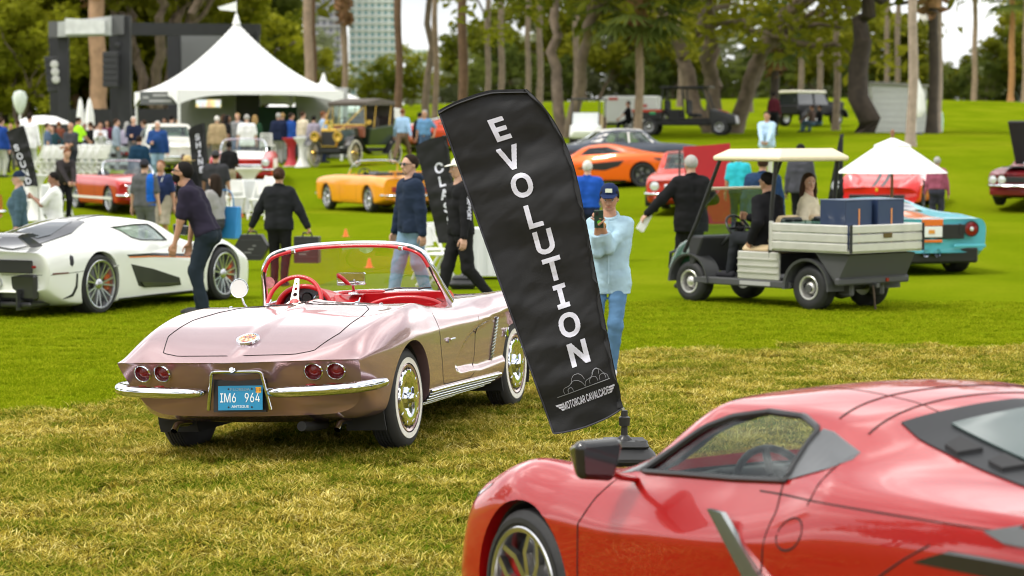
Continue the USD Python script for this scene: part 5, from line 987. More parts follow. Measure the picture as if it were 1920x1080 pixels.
# ---------------------------------------------------------------- tents, stage, towers, banners, furniture
CANVAS = mat('white_canvas', (.78, .78, .76), .6, var=.04, scale=1.5); POLE = mat('pole_white', (.70, .70, .68), .4); WALLG = mat('tent_wall_grey', (.27, .275, .27), .8, var=.08, scale=2); STB = mat('stage_black', (.014, .014, .017), .55, var=.2, scale=3)
BLKCLOTH = mat('black_cloth', (.016, .016, .018), .75, sheen=.4, bump=.25, bscale=25); WPLAST = mat('white_plastic', (.72, .72, .69), .4)
def frame_at(loc, yawdeg):   # X along the front, Y into depth
    a = math.radians(yawdeg); X = A([math.cos(a), math.sin(a), 0]); Y = A([-math.sin(a), math.cos(a), 0]); return np.stack([X, Y, [0, 0, 1.]], 1)
def high_peak_tent(loc, yaw, S, eave, peak, label, flag=True):
    t = thing('marquee_tent', label, 'tent', loc, rot=frame_at(loc, yaw)); n = 28
    u = np.linspace(-1, 1, 2 * n + 1); UX, UY = np.meshgrid(u, u, indexing='ij'); m = np.maximum(np.abs(UX), np.abs(UY)); rr = m * (.9 + .1 * np.sqrt(UX ** 2 + UY ** 2) / np.maximum(np.maximum(np.abs(UX), np.abs(UY)), 1e-6))
    Z = eave + (peak - eave) * (np.clip(1 - m, 0, 1) ** 1.75 * .88 + .12 * (1 - m)); V = np.stack([UX * S / 2, UY * S / 2, Z], -1); K = 2 * n + 1
    i, j = np.meshgrid(np.arange(K - 1), np.arange(K - 1), indexing='ij'); f = np.stack([i * K + j, (i + 1) * K + j, (i + 1) * K + j + 1, i * K + j + 1], -1).reshape(-1, 4)
    part(t, 'canopy', tm(V.reshape(-1, 3), f), CANVAS, 60)
    for k in range(4):
        a = math.radians(90 * k); c, s = math.cos(a), math.sin(a); x = np.linspace(-1, 1, 25); drop = .16 + .36 * (np.abs(x) ** 4); v = []
        for xx, d in zip(x, drop): v += [(xx * S / 2, -S / 2 - .006, eave + .004), (xx * S / 2, -S / 2 - .006, eave - d)]
        v = A(v) @ A([[c, s, 0], [-s, c, 0], [0, 0, 1]]); q = np.arange(24)[:, None] * 2
        part(t, 'valance', tm(v, (q + [0, 1, 3, 2])), CANVAS, 60)
        part(t, 'corner_pole', bar(A([c - s, s + c, 0]) * (S / 2 - .06) + [0, 0, -.5], A([c - s, s + c, 0]) * (S / 2 - .06) + [0, 0, eave], .05, 12), POLE, 50)
    part(t, 'peak_cap', lathe([(0, .28), (.05, .27), (.09, .1), (.16, -.12)], 16, 'z', (0, 0, peak)), CANVAS, 50)
    if flag: part(t, 'pennant', cat([bar((0, 0, peak + .2), (0, 0, peak + .75), .012), extrude([(0, .72), (-.7, .50), (-.62, .40), (0, .36)], .01, (0, .005, peak), XZ)]), CANVAS)
    return t
TY = 84.; TL = spot(335, TY); ty = 23.0; Rf = frame_at(None, ty); TC = TL + Rf @ A([3.05, 3.05, 0]); TC[2] = gz(TC[0], TC[1])
tentz = at(335, 168, TY)[2] - TC[2]; peakz = at(453, 40, TC[1])[2] - TC[2]
high_peak_tent(TC, ty, 6.1, tentz, peakz, 'large white high peaked marquee tent with a pennant on top')
T2 = spot(608, 99); high_peak_tent(T2, 8, 6.0, at(700, 204, 97)[2] - T2[2], at(608, 150, 99)[2] - T2[2], 'smaller white marquee tent behind the right end of the large tent', False)
def wall(name, label, px0, px1, py_top, Y, m, th=.08, cat_='wall', sink=.1, Y2=None):
    a = spot(px0, Y); b = spot(px1, Y2 or Y); top = at((px0 + px1) / 2, py_top, Y)[2]; z0 = min(a[2], b[2]) - sink; d = b - a; d[2] = 0; L = np.linalg.norm(d); d /= L
    t = thing(name, label, cat_, (0, 0, 0), rot=np.eye(3)); R = np.stack([d, [-d[1], d[0], 0], [0, 0, 1]], 1)
    part(t, 'panel', box((L, th, top - z0), (a + b) / 2 * [1, 1, 0] + [0, 0, (top + z0) / 2], R=R), m); return t, R, (a + b) / 2, top, L
# tent side walls and the dark bar inside
w1, R1, c1, top1, L1 = wall('tent_wall', 'grey fabric wall with a lit picture screen at the left of the large tent', 338, 443, 172, 90.5, WALLG)
sc = at(391, 194, 90.2); part(w1, 'screen', box((1.03, .05, .36), sc), mat('screen_frame', (.5, .48, .4), .5)); 
part(w1, 'screen_picture', box((.92, .02, .27), sc + [0, -.03, 0]), usdkit.material(stage, '/World/Looks/screen_glow', {'g': ('geometry', {}), 'm': ('mapping', {'scale': (3., 0., 1.)}), 'n': ('noise_texture', {'scale': 1.4, 'detail': 1.}), 'r': ('rgb_ramp', {'ramp': [(.3, (.75, .45, .3)), (.45, (.9, .75, .3)), (.55, (.6, .75, .8)), (.7, (.8, .55, .45))]}), 'e': ('emission', {'strength': .9})}, [('g.position', 'm.vector'), ('m.vector', 'n.vector'), ('n.fac', 'r.fac'), ('r.color', 'e.color')], surface='e.emission'))
wall('tent_wall', 'black curtain wall in the middle of the large tent', 444, 488, 165, 90.2, STB); wall('tent_wall', 'dark green fabric wall beneath a white gable in the large tent', 487, 558, 200, 90.0, mat('green_fabric', (.008, .035, .018), .8, var=.2))
wall('tent_wall', 'pale grey fabric wall at the right of the large tent', 556, 652, 166, 90.6, mat('tent_wall_light', (.33, .335, .33), .8, var=.06, scale=2), Y2=88.5)
wall('tent_wall', 'grey side wall hanging from the smaller white tent', 660, 738, 206, 97.5, WALLG)
g = at(520, 196, 91); part(thing('gable_panel', 'white triangular gable above the dark green fabric wall', 'panel', g, rot=np.eye(3)), 'panel', extrude([(-.62, 0), (.72, 0), (-.62, .46)], .04, (0, .02, 0), XZ), CANVAS)
lb = thing('fascia_banner', 'grey fascia banner with pale lettering under the left eave of the tent', 'banner', at(300, 184, 85.2), rot=np.eye(3)); part(lb, 'panel', box((1.42, .04, .46), (0, 0, 0)), mat('fascia_grey', (.11, .115, .115), .7))
for q, (dx, dz, w) in enumerate([(.0, .1, .5), (.02, -.1, .8), (-.5, .02, .2), (.55, .02, .22)]): part(lb, 'printed_mark', box((w, .01, .07), (dx, -.026, dz), .003), mat('print_pale', (.42, .42, .42), .7))
# stage gateway
SY = 101.
def px3(px, py, Y): return at(px, py, Y)
st = thing('stage_gateway', 'black square stage gateway of draped truss with a silver header', 'stage', (0, 0, 0), rot=np.eye(3))
def post(px0, px1, pytop, Y, m=STB, name='post'):
    a, b = at(px0, pytop, Y), at(px1, pytop, Y); z0 = gz((a[0] + b[0]) / 2, Y) - .2; part(st, name, box((b[0] - a[0], b[0] - a[0], a[2] - z0), ((a[0] + b[0]) / 2, Y, (a[2] + z0) / 2), .02), m)
post(93, 109, 44, SY + 2); post(109, 128, 46, SY - 1); post(206, 222, 36, SY + 2); post(222, 245, 30, SY - 1); post(315, 338, 66, SY + 8); post(462, 486, 60, SY + 8)
def beam(p0, p1, q0, q1, Y0, Y1, m, name='beam'):     # two pixel corners at each end
    a, b, c, d = at(*p0, Y0), at(*p1, Y0), at(*q0, Y1), at(*q1, Y1); n = A([0, .5, 0]); part(st, name, Manifold.hull_points(np.array([a, b, c, d, a + n, b + n, c + n, d + n])), m)
beam((108, 41), (108, 69), (208, 30), (208, 66), SY - 1.6, SY - 1.6, mat('header_silver', (.42, .43, .43), .55, var=.15, scale=1.2), 'header'); beam((91, 40), (91, 70), (110, 40), (110, 70), SY - 1.4, SY - 1.4, mat('header_grey', (.10, .10, .105), .6), 'header_end'); beam((206, 29), (206, 66), (232, 28), (232, 64), SY - 1.4, SY - 1.4, mat('header_grey'), 'header_end')
beam((122, 34), (122, 64), (196, 38), (196, 63), SY - 1.75, SY - 1.75, mat('header_white', (.62, .63, .63), .5, var=.2, scale=3), 'header_face'); beam((244, 42), (244, 66), (487, 45), (487, 66), SY, SY + 8, STB)
lw = at(375, 105, SY + 9); part(st, 'video_wall', box((2.0, .2, 1.9), lw), mat('led_grey', (.15, .155, .155), .6)); part(st, 'stage_deck', box((8, 5, .9), (at(280, 230, SY + 8)[0], SY + 8, gz(-15, SY + 8) + .3)), STB)
for k in range(6): part(st, 'line_array_speaker', box((.62, .5, .24), at(208, 103 + k * 11, SY - 1.6), .03), mat('speaker_black', (.022, .022, .025), .5))
for k in range(6): part(st, 'line_array_speaker', box((.5, .5, .24), at(96 + k * 1.2, 112 + k * 11, SY - .6), .03), mat('speaker_black'))
for k in range(3): part(st, 'stage_lamp', put(lathe([(0, .05), (.14, .04), (.17, 0), (.14, -.12), (0, -.14)], 18), at(102 + k * 1.4, 121 + k * 14, SY - 1.7), (1, 0, 0), (0, 0, 1)), mat('lamp_pale', (.45, .45, .43), .4))
part(st, 'stage_lamp', put(lathe([(0, .05), (.10, .04), (.13, 0), (.10, -.12), (0, -.14)], 18), at(220, 84, SY - 1.4), (1, 0, 0), (0, 0, 1)), mat('speaker_black'))
# towers far away
def tower(label, px0, px1, pytop, Y, wallm, glassm, floors, bays, h3=3.05, deep=20., balcony=True):
    a, b = at(px0, 200, Y), at(px1, 200, Y); w = b[0] - a[0]; z0 = 0; H = at(px0, pytop, Y)[2] - z0; t = thing('tower_block', label, 'building', ((a[0] + b[0]) / 2, Y + deep / 2, z0), rot=np.eye(3))
    part(t, 'wall', box((w, deep, H), (0, 0, H / 2)), wallm)
    for k in range(floors):
        z = H - 1.2 - k * h3
        if balcony: part(t, 'floor_slab', box((w + .5, .9, .35), (0, -deep / 2 - .45, z - 1.7)), wallm)
        for j in range(bays):
            part(t, 'window', box((w / bays * .62, .12, 1.75), (-w / 2 + (j + .5) * w / bays, -deep / 2 - .06, z - .3)), glassm)
    for j in range(bays + 1): part(t, 'pier', box((.55, .5, H), (-w / 2 + j * w / bays, -deep / 2 - .2, H / 2)), wallm)
    return t
TWW = mat('tower_white', (.62, .64, .62), .6); TWG = mat('tower_grey', (.36, .35, .38), .6); TG1 = mat('tower_glass_teal', (.16, .28, .28), .2); TG2 = mat('tower_glass_grey', (.12, .12, .15), .2)
tower('pale teal and white tower seen between the palms right of the tent', 656, 742, -120, 1000, TWW, TG1, 24, 7, 3.0); tower('grey tower with dark windows beside the teal and white tower', 590, 640, -90, 980, TWG, TG2, 22, 4, 3.0)
tower('white low block behind the trees left of the black banner', 762, 800, 92, 900, TWW, TG1, 4, 4, 3.0); tower('narrow balconied tower at the left of the sky gap', 1736, 1759, -140, 1000, mat('tower_beige', (.50, .46, .42), .6), TG2, 24, 3, 3.0); tower('dark green glass tower at the upper right edge', 1903, 1960, -60, 950, mat('tower_dark', (.16, .20, .19), .5), TG1, 16, 4, 3.0)
# white shed and folded parasols
sh = thing('white_shed', 'white board shed with a flat sloping roof beside the dark oak trunk', 'shed', spot(1676, 104), rot=np.eye(3)); s = 104 / 4500
wd, hL, hR = 100 * s, (246 - 157) * s, (246 - 163) * s
part(sh, 'wall', extrude([(-wd/2, -.3), (wd/2, -.3), (wd/2, hR), (-wd/2, hL)], 2.4, (0, 1.2, 0), XZ), mat('shed_white', (.66, .67, .65), .6, var=.05)); part(sh, 'roof', extrude([(-wd/2-.1, hL), (wd/2+.1, hR), (wd/2+.1, hR+.1), (-wd/2-.1, hL+.1)], 2.7, (0, 1.35, 0), XZ), mat('roof_grey', (.30, .29, .27), .7))
for k in range(7): part(sh, 'board_joint', box((wd, .012, .014), (0, -1.205, .15 + k * .26)), mat('shed_joint', (.5, .5, .49), .7))
def folded_parasol(loc, h, label, r=.22, pole=True, group=None):
    t = thing('folded_parasol', label, 'parasol', loc, group=group); n = 12; prof = [(.03, h), (.07, h - .1), (r * .8, h * .72), (r, h * .42), (r * .55, h * .30)]
    m = lathe(prof, 24); v = m.vertices; a = np.arctan2(v[:, 1], v[:, 0]); k = 1 + .16 * np.cos(6 * a); m.vertices = v * np.stack([k, k, np.ones_like(k)], 1); part(t, 'folded_canopy', m, CANVAS, 50)
    part(t, 'pole', bar((0, 0, -.1), (0, 0, h + .05), .025), POLE); part(t, 'base', lathe([(0, .08), (.25, .07), (.28, 0), (.28, -.2)], 20), PLASTIC); return t
folded_parasol(spot(1716, 98), (251 - 143) * 98 / 4500, 'white folded parasol leaning by the pale palm in front of the shed', .34)
folded_parasol(spot(153, 95), (262 - 187) * 95 / 4500 + .6, 'left of two white folded parasols under the stage gateway', .17); folded_parasol(spot(170, 95), (262 - 187) * 95 / 4500 + .6, 'right of two white folded parasols under the stage gateway', .2)
def parasol(loc, h, R, label, rise=.62, polem=None, n=8, a0=.2):
    t = thing('parasol', label, 'parasol', loc); V, F = [(0, 0, h + rise)], []; K = 24
    for r_, dz in ((.33, rise * .78), (.335, rise * .70), (1., 0)): V += [(R * r_ * math.cos(a0 + 2 * np.pi * k / K) * (1 - .05 * abs(math.sin(n * np.pi * k / K)) ** 2), R * r_ * math.sin(a0 + 2 * np.pi * k / K) * (1 - .05 * abs(math.sin(n * np.pi * k / K))), h + dz) for k in range(K)]
    for k in range(K):
        k2 = (k + 1) % K; F.append((0, 1 + k, 1 + k2))
        for l in range(2): a, b = 1 + l * K, 1 + (l + 1) * K; F += [(a + k, b + k, b + k2), (a + k, b + k2, a + k2)]
    part(t, 'canopy', tm(V, F), CANVAS, 20); part(t, 'pole', bar((0, 0, -.1), (0, 0, h + rise + .12), .028, 12), polem or mat('teak', (.22, .10, .05), .5)); part(t, 'finial', lathe([(0, .14), (.04, .1), (.045, .03), (0, 0)], 12, 'z', (0, 0, h + rise + .02)), mat('teak'))
    for k in range(n): a = a0 + 2 * np.pi * k / n; part(t, 'rib', bar((0, 0, h + rise - .05), (R * .98 * math.cos(a), R * .98 * math.sin(a), h - .02), .012, 6), mat('teak'))
    part(t, 'base', lathe([(0, .1), (.3, .09), (.34, 0), (.34, -.2)], 24), PLASTIC); return t
pz = spot(1672, 46); parasol(pz, at(1672, 326, 46)[2] - pz[2] + .02, 108 * 46 / 4500, 'open white parasol on a wooden pole behind the utility cart', .68)
for px, py, Y, lab in [(40, 190, 98, 'white globe heater on a post at the far left')]:
    t = thing('patio_heater', lab, 'heater', spot(px, Y)); h = at(px, py, Y)[2] - spot(px, Y)[2]; part(t, 'post', bar((0, 0, -.1), (0, 0, h), .05), POLE); part(t, 'globe', lathe([(0, .45), (.22, .38), (.30, .15), (.24, -.2), (.12, -.45), (.05, -.5)], 20, 'z', (0, 0, h)), mat('globe_white', (.6, .66, .6), .4)); part(t, 'base', lathe([(0, .3), (.25, .3), (.3, 0)], 20), POLE)
t = thing('side_awning', 'white domed awning behind the guests at the far left', 'awning', spot(82, 92)); m = lathe([(0, .32), (.5, .28), (.95, .1), (1.05, -.02)], 28, 'z', (0, 0, at(82, 232, 92)[2] - spot(82, 92)[2])); part(t, 'canopy', m, CANVAS, 50); part(t, 'pole', bar((0, 0, -.1), (0, 0, at(82, 228, 92)[2] - spot(82, 92)[2]), .04), POLE)
# ---- feather banners

def feather_banner(label, Y, quad, bulge, letters, lh, base_px, hero=False, sleeve=.045, seed=1):
    """Cloth hung from a bent pole. quad: bottom-left, bottom-right, top-right, top-left as seen; the cloth is real size, at distance Y, with folds."""
    o = spot(base_px, Y); t = thing('feather_banner', label, 'banner', o, rot=np.eye(3)); L = lambda px, py: (at(px, py, Y) - o)[[0, 2]]
    re_ = A([L(*p) for p in quad['right']]); le = A([L(*p) for p in quad['left']]); nv, nu = (120, 46) if hero else (40, 16)
    R = ptc(re_, np.linspace(0, 1, nv)); Lf = ptc(le, np.linspace(0, 1, nv)); u = np.linspace(0, 1, nu); v = np.linspace(0, 1, nv)
    Pn = Lf[:, None] * (1 - u)[None, :, None] + R[:, None] * u[None, :, None]
    top = ptc(A([L(*p) for p in quad['top']]), u); bot = ptc(A([L(*p) for p in quad['bottom']]), u)
    Pn += (top - Pn[-1])[None] * (v[:, None, None] ** 5) + (bot - Pn[0])[None] * ((1 - v)[:, None, None] ** 5)
    W_ = np.linalg.norm(R[0] - Lf[0])
    def B(x, z): 
        q = np.stack([x * 2.2 + z * 1.1, z * 4.5 - x * 1.2, np.zeros_like(x) + seed], -1); q2 = np.stack([x * 9 + z * 2, z * 16 - x * 9, np.zeros_like(x) + seed + 5], -1)
        return (meshkit.fbm(q, 2, seed) - .5) * .10 * W_ / .45 + (meshkit.fbm(q2, 2, seed + 3) - .5) * .016
    X, Z = Pn[..., 0], Pn[..., 1]; V = np.stack([X, B(X, Z), Z], -1); i, j = np.meshgrid(np.arange(nv - 1), np.arange(nu - 1), indexing='ij'); f = np.stack([i * nu + j, i * nu + j + 1, (i + 1) * nu + j + 1, (i + 1) * nu + j], -1).reshape(-1, 4)
    cl = part(t, 'cloth', tm(V.reshape(-1, 3), f), mat('banner_cloth', (.014, .014, .015), .6, spec=.3, bump=.12, bscale=120), 60)
    up = v[:, None] * np.ones(nu)
    # printed letters follow the cloth
    wm = mat('print_white', (.66, .66, .76), .6)
    def local(px, py):
        c = L(px, py); d = ((Pn - c) ** 2).sum(-1); a, b = np.unravel_index(np.argmin(d), d.shape); a = np.clip(a, 1, nv - 2); b = np.clip(b, 1, nu - 2)
        ux = Pn[a, b + 1] - Pn[a, b - 1]; vx = Pn[a + 1, b] - Pn[a - 1, b]; return c, ux / np.linalg.norm(ux), vx / np.linalg.norm(vx)
    def stamp(m, px, py, mt=wm, name='letter', off=.004, sub=.03):
        c, ux, vx = local(px, py); q, ff = trimesh.remesh.subdivide_to_size(m.vertices, m.faces, sub, max_iter=6); w = c + q[:, :1] * ux + q[:, 1:2] * vx
        part(cl, name, tm(np.stack([w[:, 0], B(w[:, 0], w[:, 1]) - off - q[:, 2], w[:, 1]], 1), ff[:, ::-1]), mt, False)
    def bolded(m, r):
        tr = m.triangles[np.abs(m.triangles[:, :, 2] - m.bounds[1, 2]).max(1) < 1e-6][:, :, :2]; g_ = shapely.union_all([Polygon(q) for q in tr]).buffer(r, join_style=2)
        return extrude(g_.simplify(lh * .004), .0015)
    for ch, px, py in letters:
        m = text(ch, lh * (.90 if hero else 1.0), .0015, False); m.vertices[:, 1] -= lh / 2; c = m.bounds[:, 0].mean(); m = tm(m.vertices * [1, 1, -1], m.faces)
        m = bolded(tm(m.vertices * [1, 1, -1], m.faces[:, ::-1]), lh * .045); m = tm(m.vertices * [1, 1, -1], m.faces)
        stamp(m, px, py)
    # dark sleeve along the pole edge and the head, with the pole inside
    sl = np.vstack([R, top[::-1][1:]]) if hero else R; sv = np.stack([sl[:, 0], B(sl[:, 0], sl[:, 1]), sl[:, 1]], 1)
    rr = np.full(len(sv), sleeve * .5)
    part(cl, 'pole_sleeve', tube(sv[:nv] - [sleeve * .35, 0, 0], rr[:nv], 10, flat=.35), mat('sleeve_black', (.008, .008, .009), .7), 50)
    if hero:
        hd = np.stack([top[:, 0], B(top[:, 0], top[:, 1]) - .004, top[:, 1] - .022], 1); part(cl, 'head_hem', tube(hd, .026, 10, flat=.25), mat('sleeve_black'), 50)
        for e_ in (Lf, bot): ev = np.stack([e_[:, 0], B(e_[:, 0], e_[:, 1]) - .002, e_[:, 1]], 1); part(cl, 'hem', tube(ev, .006, 6), mat('hem_grey', (.03, .03, .04), .6), 50)
        # emblem: a ruled line, two outlined cars, winged lettering
        def lines(pts, w=.0032): 
            p = A(pts, float) / 300.; return tube(np.stack([p[:, 0], p[:, 1], np.zeros(len(p))], 1), w / 2, 5)
        lg = [lines(dens([(-53, 22), (53, 22)], 20))]
        lg += [lines(spline(c, 30), .0022) for c in ([(-38,24),(-36,34),(-26,36),(-16,42),(-4,38),(2,30),(4,24)], [(-30,24),(-28,31),(-22,31),(-20,24)], [(4,24),(8,34),(20,38),(30,50),(38,46),(44,36),(50,30),(50,24)], [(14,26),(18,36),(26,36),(30,26)], [(34,26),(37,35),(44,34),(46,26)], [(-20,38),(-12,52),(0,50),(6,38)], [(22,40),(26,48),(36,46),(34,38)])]
        stamp(cat(lg), 1100, 748, mat('print_silver', (.42, .43, .48), .6), 'printed_emblem')
        m = cat([text('MOTORCAR CAVALCADE', .046, .0015, True, .40)]); m = tm(m.vertices * [1, 1, -1], m.faces); stamp(m, 1101, 753, wm, 'printed_name', sub=.02)
        for sg in (-1, 1):
            wgs = [Polygon([(sg * 46, 13 - 5 * k), (sg * (60 - 4 * k), 14 - 5 * k), (sg * (58 - 4 * k), 10 - 5 * k), (sg * 46, 9.5 - 5 * k)]) for k in range(3)]; m = extrude(shapely.union_all([p.buffer(0) for p in wgs]), .3); m = tm(m.vertices / 300. * [1, 1, -1], m.faces); stamp(m, 1101, 753, wm, 'printed_wing')
    # pole below the cloth, swivel and foot
    b0 = sv[0]; part(t, 'pole', bar(b0, [0, 0, .12], .011 if hero else .014, 10), mat('pole_steel', (.55, .55, .58), .3, 1.))
    part(t, 'foot', cat([box((.40, .40, .13), (0, 0, .075), .055), box((.30, .30, .06), (0, 0, .155), .028), *( [lathe([(.045, .0), (.035, .01), (.0, .012)], 16, 'z', (.10, -.08, .182)), lathe([(.035, .0), (.03, .008), (.0, .01)], 16, 'z', (-.10, .05, .182))] if hero else [])]), mat('foot_black', (.014, .014, .015), .5, bump=.1, bscale=200), 40)
    part(t, 'swivel', lathe([(.055, .16), (.05, .19), (.022, .215), (.020, .27), (.034, .275), (.036, .325), (.022, .335), (.02, .37), (0, .37)], 24), BLK, 40)
    return t
feather_banner('tall black feather banner reading EVOLUTION on a black foot', 15.0, {'right': [(1168,765),(1146,660),(1121,530),(1096,400),(1076,310),(1041,230),(988,168)], 'left': [(1038,813),(992,684),(930,510),(870,342),(822,207)], 'top': [(822,207),(870,184),(930,168),(988,167)], 'bottom': [(1038,813),(1080,806),(1130,788),(1168,765)]}, .04,
    [(c, x, y) for c, x, y in zip('EVOLUTION', (936,956,978,1000,1020,1037,1052,1067,1084), (240,294,345,402,451,502,553,606,659))], .152, 1172, True)
feather_banner('black feather banner reading SOUND at the far left', 51., {'right': [(72,350),(62,300),(45,236)], 'left': [(46,350),(30,300),(11,248)], 'top': [(11,248),(28,240),(45,236)], 'bottom': [(46,350),(60,349),(72,348)]}, .03, [(c, x, y) for c, x, y in zip('SOUND', (31,37,43,48,53), (277,293,308,324,339))], .13, 74, seed=2, sleeve=.10)
feather_banner('black feather banner reading SHINE behind the man in sunglasses', 53., {'right': [(394,410),(391,330),(384,233)], 'left': [(370,412),(362,330),(353,243)], 'top': [(353,243),(366,235),(384,231)], 'bottom': [(370,412),(382,411),(394,408)]}, .03, [(c, x, y) for c, x, y in zip('SHINE', (370,372,374,376,378), (257,272,288,303,318))], .125, 396, seed=3, sleeve=.10)
feather_banner('black feather banner reading CLASS behind the man in a white cap', 33., {'right': [(866,452),(852,350),(838,254)], 'left': [(822,456),(800,360),(779,274)], 'top': [(779,274),(808,260),(838,254)], 'bottom': [(822,456),(845,456),(866,452)]}, .03, [(c, x, y) for c, x, y in zip('CLASS', (823,829,834,839,845), (315,340,364,389,414))], .13, 868, seed=4, sleeve=.08)
feather_banner('black feather banner seen edge on left of the white parasol', 47., {'right': [(1582,390),(1581,320),(1581,252)], 'left': [(1549,392),(1562,320),(1573,262)], 'top': [(1573,262),(1576,254),(1581,250)], 'bottom': [(1549,392),(1566,392),(1582,389)]}, .03, [('C', 1566, 347)], .16, 1584, seed=6, sleeve=.08)
# ---- chairs and tables
def folding_chair(loc, yaw, label, group=None):
    t = thing('folding_chair', label, 'chair', loc, yaw, group=group); w = .21
    part(t, 'seat', box((.40, .41, .035), (.0, 0, .45), .014), WPLAST); part(t, 'backrest', box((.022, .40, .30), (-.235, 0, .70), .01, R=A([[.98, 0, -.17], [0, 1, 0], [.17, 0, .98]])), WPLAST)
    for s in (-1, 1): part(t, 'leg', bar((.20, s * w, 0), (-.28, s * w, .86), .018, 8), WPLAST); part(t, 'leg', bar((-.26, s * (w - .03), 0), (.14, s * (w - .03), .46), .018, 8), WPLAST)
    part(t, 'cross_bar', cat([bar((.14, -w, .11), (.14, w, .11), .014), bar((-.2, -w, .14), (-.2, w, .14), .014)]), WPLAST); return t
ch0 = folding_chair(spot(443, 55), 160, 'white folding chair at the left end of the white table behind the woman with cases')
for px, Y, yaw, lab in [(487,54.5,200,'white folding chair facing the white table near the woman with cases'),(497,57,215,'white folding chair half hidden by the woman with cases'),(60,58,170,'white folding chair under the white table behind the man in a navy cap'),(116,58,140,'white folding chair at the right end of the left white table'),(822,34,120,'white folding chair behind the man in the navy hooded jacket'),(808,36,150,'white folding chair left of the CLASS banner')]: copy_of(ch0, 'folding_chair', spot(px, Y), yaw, 1., lab, None, 'chair')
for r_ in range(3):
    for k in range(9): copy_of(ch0, 'folding_chair', spot(76 + k * 13.5 + r_ * 3, 73 + r_ * 2.2), -62, 1., 'white folding chair in the rows beside the SOUND banner', 'rows of white chairs beside the SOUND banner', 'chair')
def cloth_table(loc, yaw, L, Wd, label, h=.76, m=None):
    t = thing('cloth_table', label, 'table', loc, yaw); part(t, 'tabletop', box((Wd, L, .03), (0, 0, h - .02)), WPLAST)
    per = dens([(-Wd/2,-L/2),(Wd/2,-L/2),(Wd/2,L/2),(-Wd/2,L/2)], 81, True); k = np.arange(80); o = 1 + .035 * np.sin(k * 1.3) + .02 * np.sin(k * 2.9); V = np.vstack([np.c_[per * 1.01, np.full(80, h + .003)], np.c_[per * 1.03 * o[:, None], np.full(80, .06)], [[0, 0, h + .004]]]); j = (k + 1) % 80
    part(t, 'cloth', tm(V, np.vstack([np.c_[k, k + 80, j + 80], np.c_[k, j + 80, j], np.c_[k, j, np.full(80, 160)]])), m or mat('table_linen', (.66, .67, .70), .8), 40)
    for sx in (-1, 1):
        for sy in (-1, 1): part(t, 'leg', bar((sx * Wd * .42, sy * L * .44, 0), (sx * Wd * .42, sy * L * .44, h - .03), .018), POLE)
    return t
cloth_table(spot(70, 60), 78, 1.25, .75, 'white cloth covered table behind the man in a white shirt'); cloth_table(spot(466, 56), 80, .95, .75, 'white cloth covered table behind the long haired woman'); cloth_table(spot(918, 36), 85, .7, .7, 'white cloth covered table partly hidden by the EVOLUTION banner')
def cocktail(loc, label, h=1.1, m=None, R=.38):
    t = thing('cocktail_table', label, 'table', loc); a = np.linspace(0, 1, 16); prof = [(0, h + .005), (R, h), (R, h - .03)] + [(.12 + (R - .12) * (1 - np.sin(np.pi * q)) ** 1.6 * (1 if q < .5 else .8), h - .04 - (h - .06) * q) for q in a]; part(t, 'stretch_cover', lathe(prof, 28), m or mat('stretch_white', (.74, .74, .72), .6), 50); part(t, 'foot', lathe([(0, .03), (.28, .02), (.28, -.05)], 20), POLE); return t
cocktail(spot(467, 64), 'white stretch covered cocktail table in front of the red and white car', 1.12, R=.36); cocktail(spot(547, 80), 'red stretch covered cocktail table behind the bar stool', .95, mat('stretch_red', (.42, .02, .03), .6), .3); cocktail(spot(568, 79), 'white topped cocktail table beside the red one', .98, R=.3); cocktail(spot(66, 57), 'white stretch covered cocktail table left of the SOUND banner foot', 1.1, R=.3)
bs = thing('bar_stool', 'tall white barred stool outside the tent', 'stool', spot(503, 79), 10)
part(bs, 'seat', box((.40, .40, .05), (0, 0, .74), .02), WPLAST)
for sx in (-1, 1):
    for sy in (-1, 1): part(bs, 'leg', bar((sx * .22, sy * .22, 0), (sx * .18, sy * .18, .74 if sx > 0 else 1.14), .02), WPLAST)
for z in (.84, .94, 1.04, 1.13): part(bs, 'back_rail', bar((-.18, -.18, z), (-.18, .18, z), .014), WPLAST)
for y in np.linspace(-.14, .14, 6): part(bs, 'back_spindle', bar((-.18, y, .76), (-.18, y, 1.13), .009, 6), WPLAST)
for z in (.25, .45): part(bs, 'stretcher', cat([bar((-.2, -.2, z), (.2, -.2, z), .012), bar((-.2, .2, z), (.2, .2, z), .012), bar((.2, -.2, z), (.2, .2, z), .012)]), WPLAST)
def marker(px, py, Y, label, r=.05):
    t = thing('marker_cone', label, 'cone', spot(px, Y)); part(t, 'cone', lathe([(0, .16), (.02, .15), (r, .02), (r * 1.3, .012), (r * 1.3, -.01)], 18), mat('cone_orange', (.80, .16, .015), .45, emit=0)); part(t, 'base', lathe([(r * 1.31, .01), (r * 1.8, .006), (r * 1.8, -.02)], 18), mat('cone_base', (.55, .10, .01), .5))
marker(648, 436, 50, 'small orange marker cone alone on the grass beyond the woman with cases'); marker(692, 470, 40, 'small orange marker cone seen through the roadster windscreen'); marker(453, 480, 38, 'small orange marker cone right of the hypercar front wheel'); marker(452, 395, 55, 'small orange marker cone under the white table'); marker(884, 497, 38, 'small orange marker cone beside the walking man in black')
rb = thing('red_backdrop', 'red fabric backdrop panel standing behind the grey haired man in black', 'panel', spot(1328, 50), rot=np.eye(3)); q0 = spot(1328, 50); S2 = lambda px, py: (at(px, py, 50) - q0)[[0, 2]]
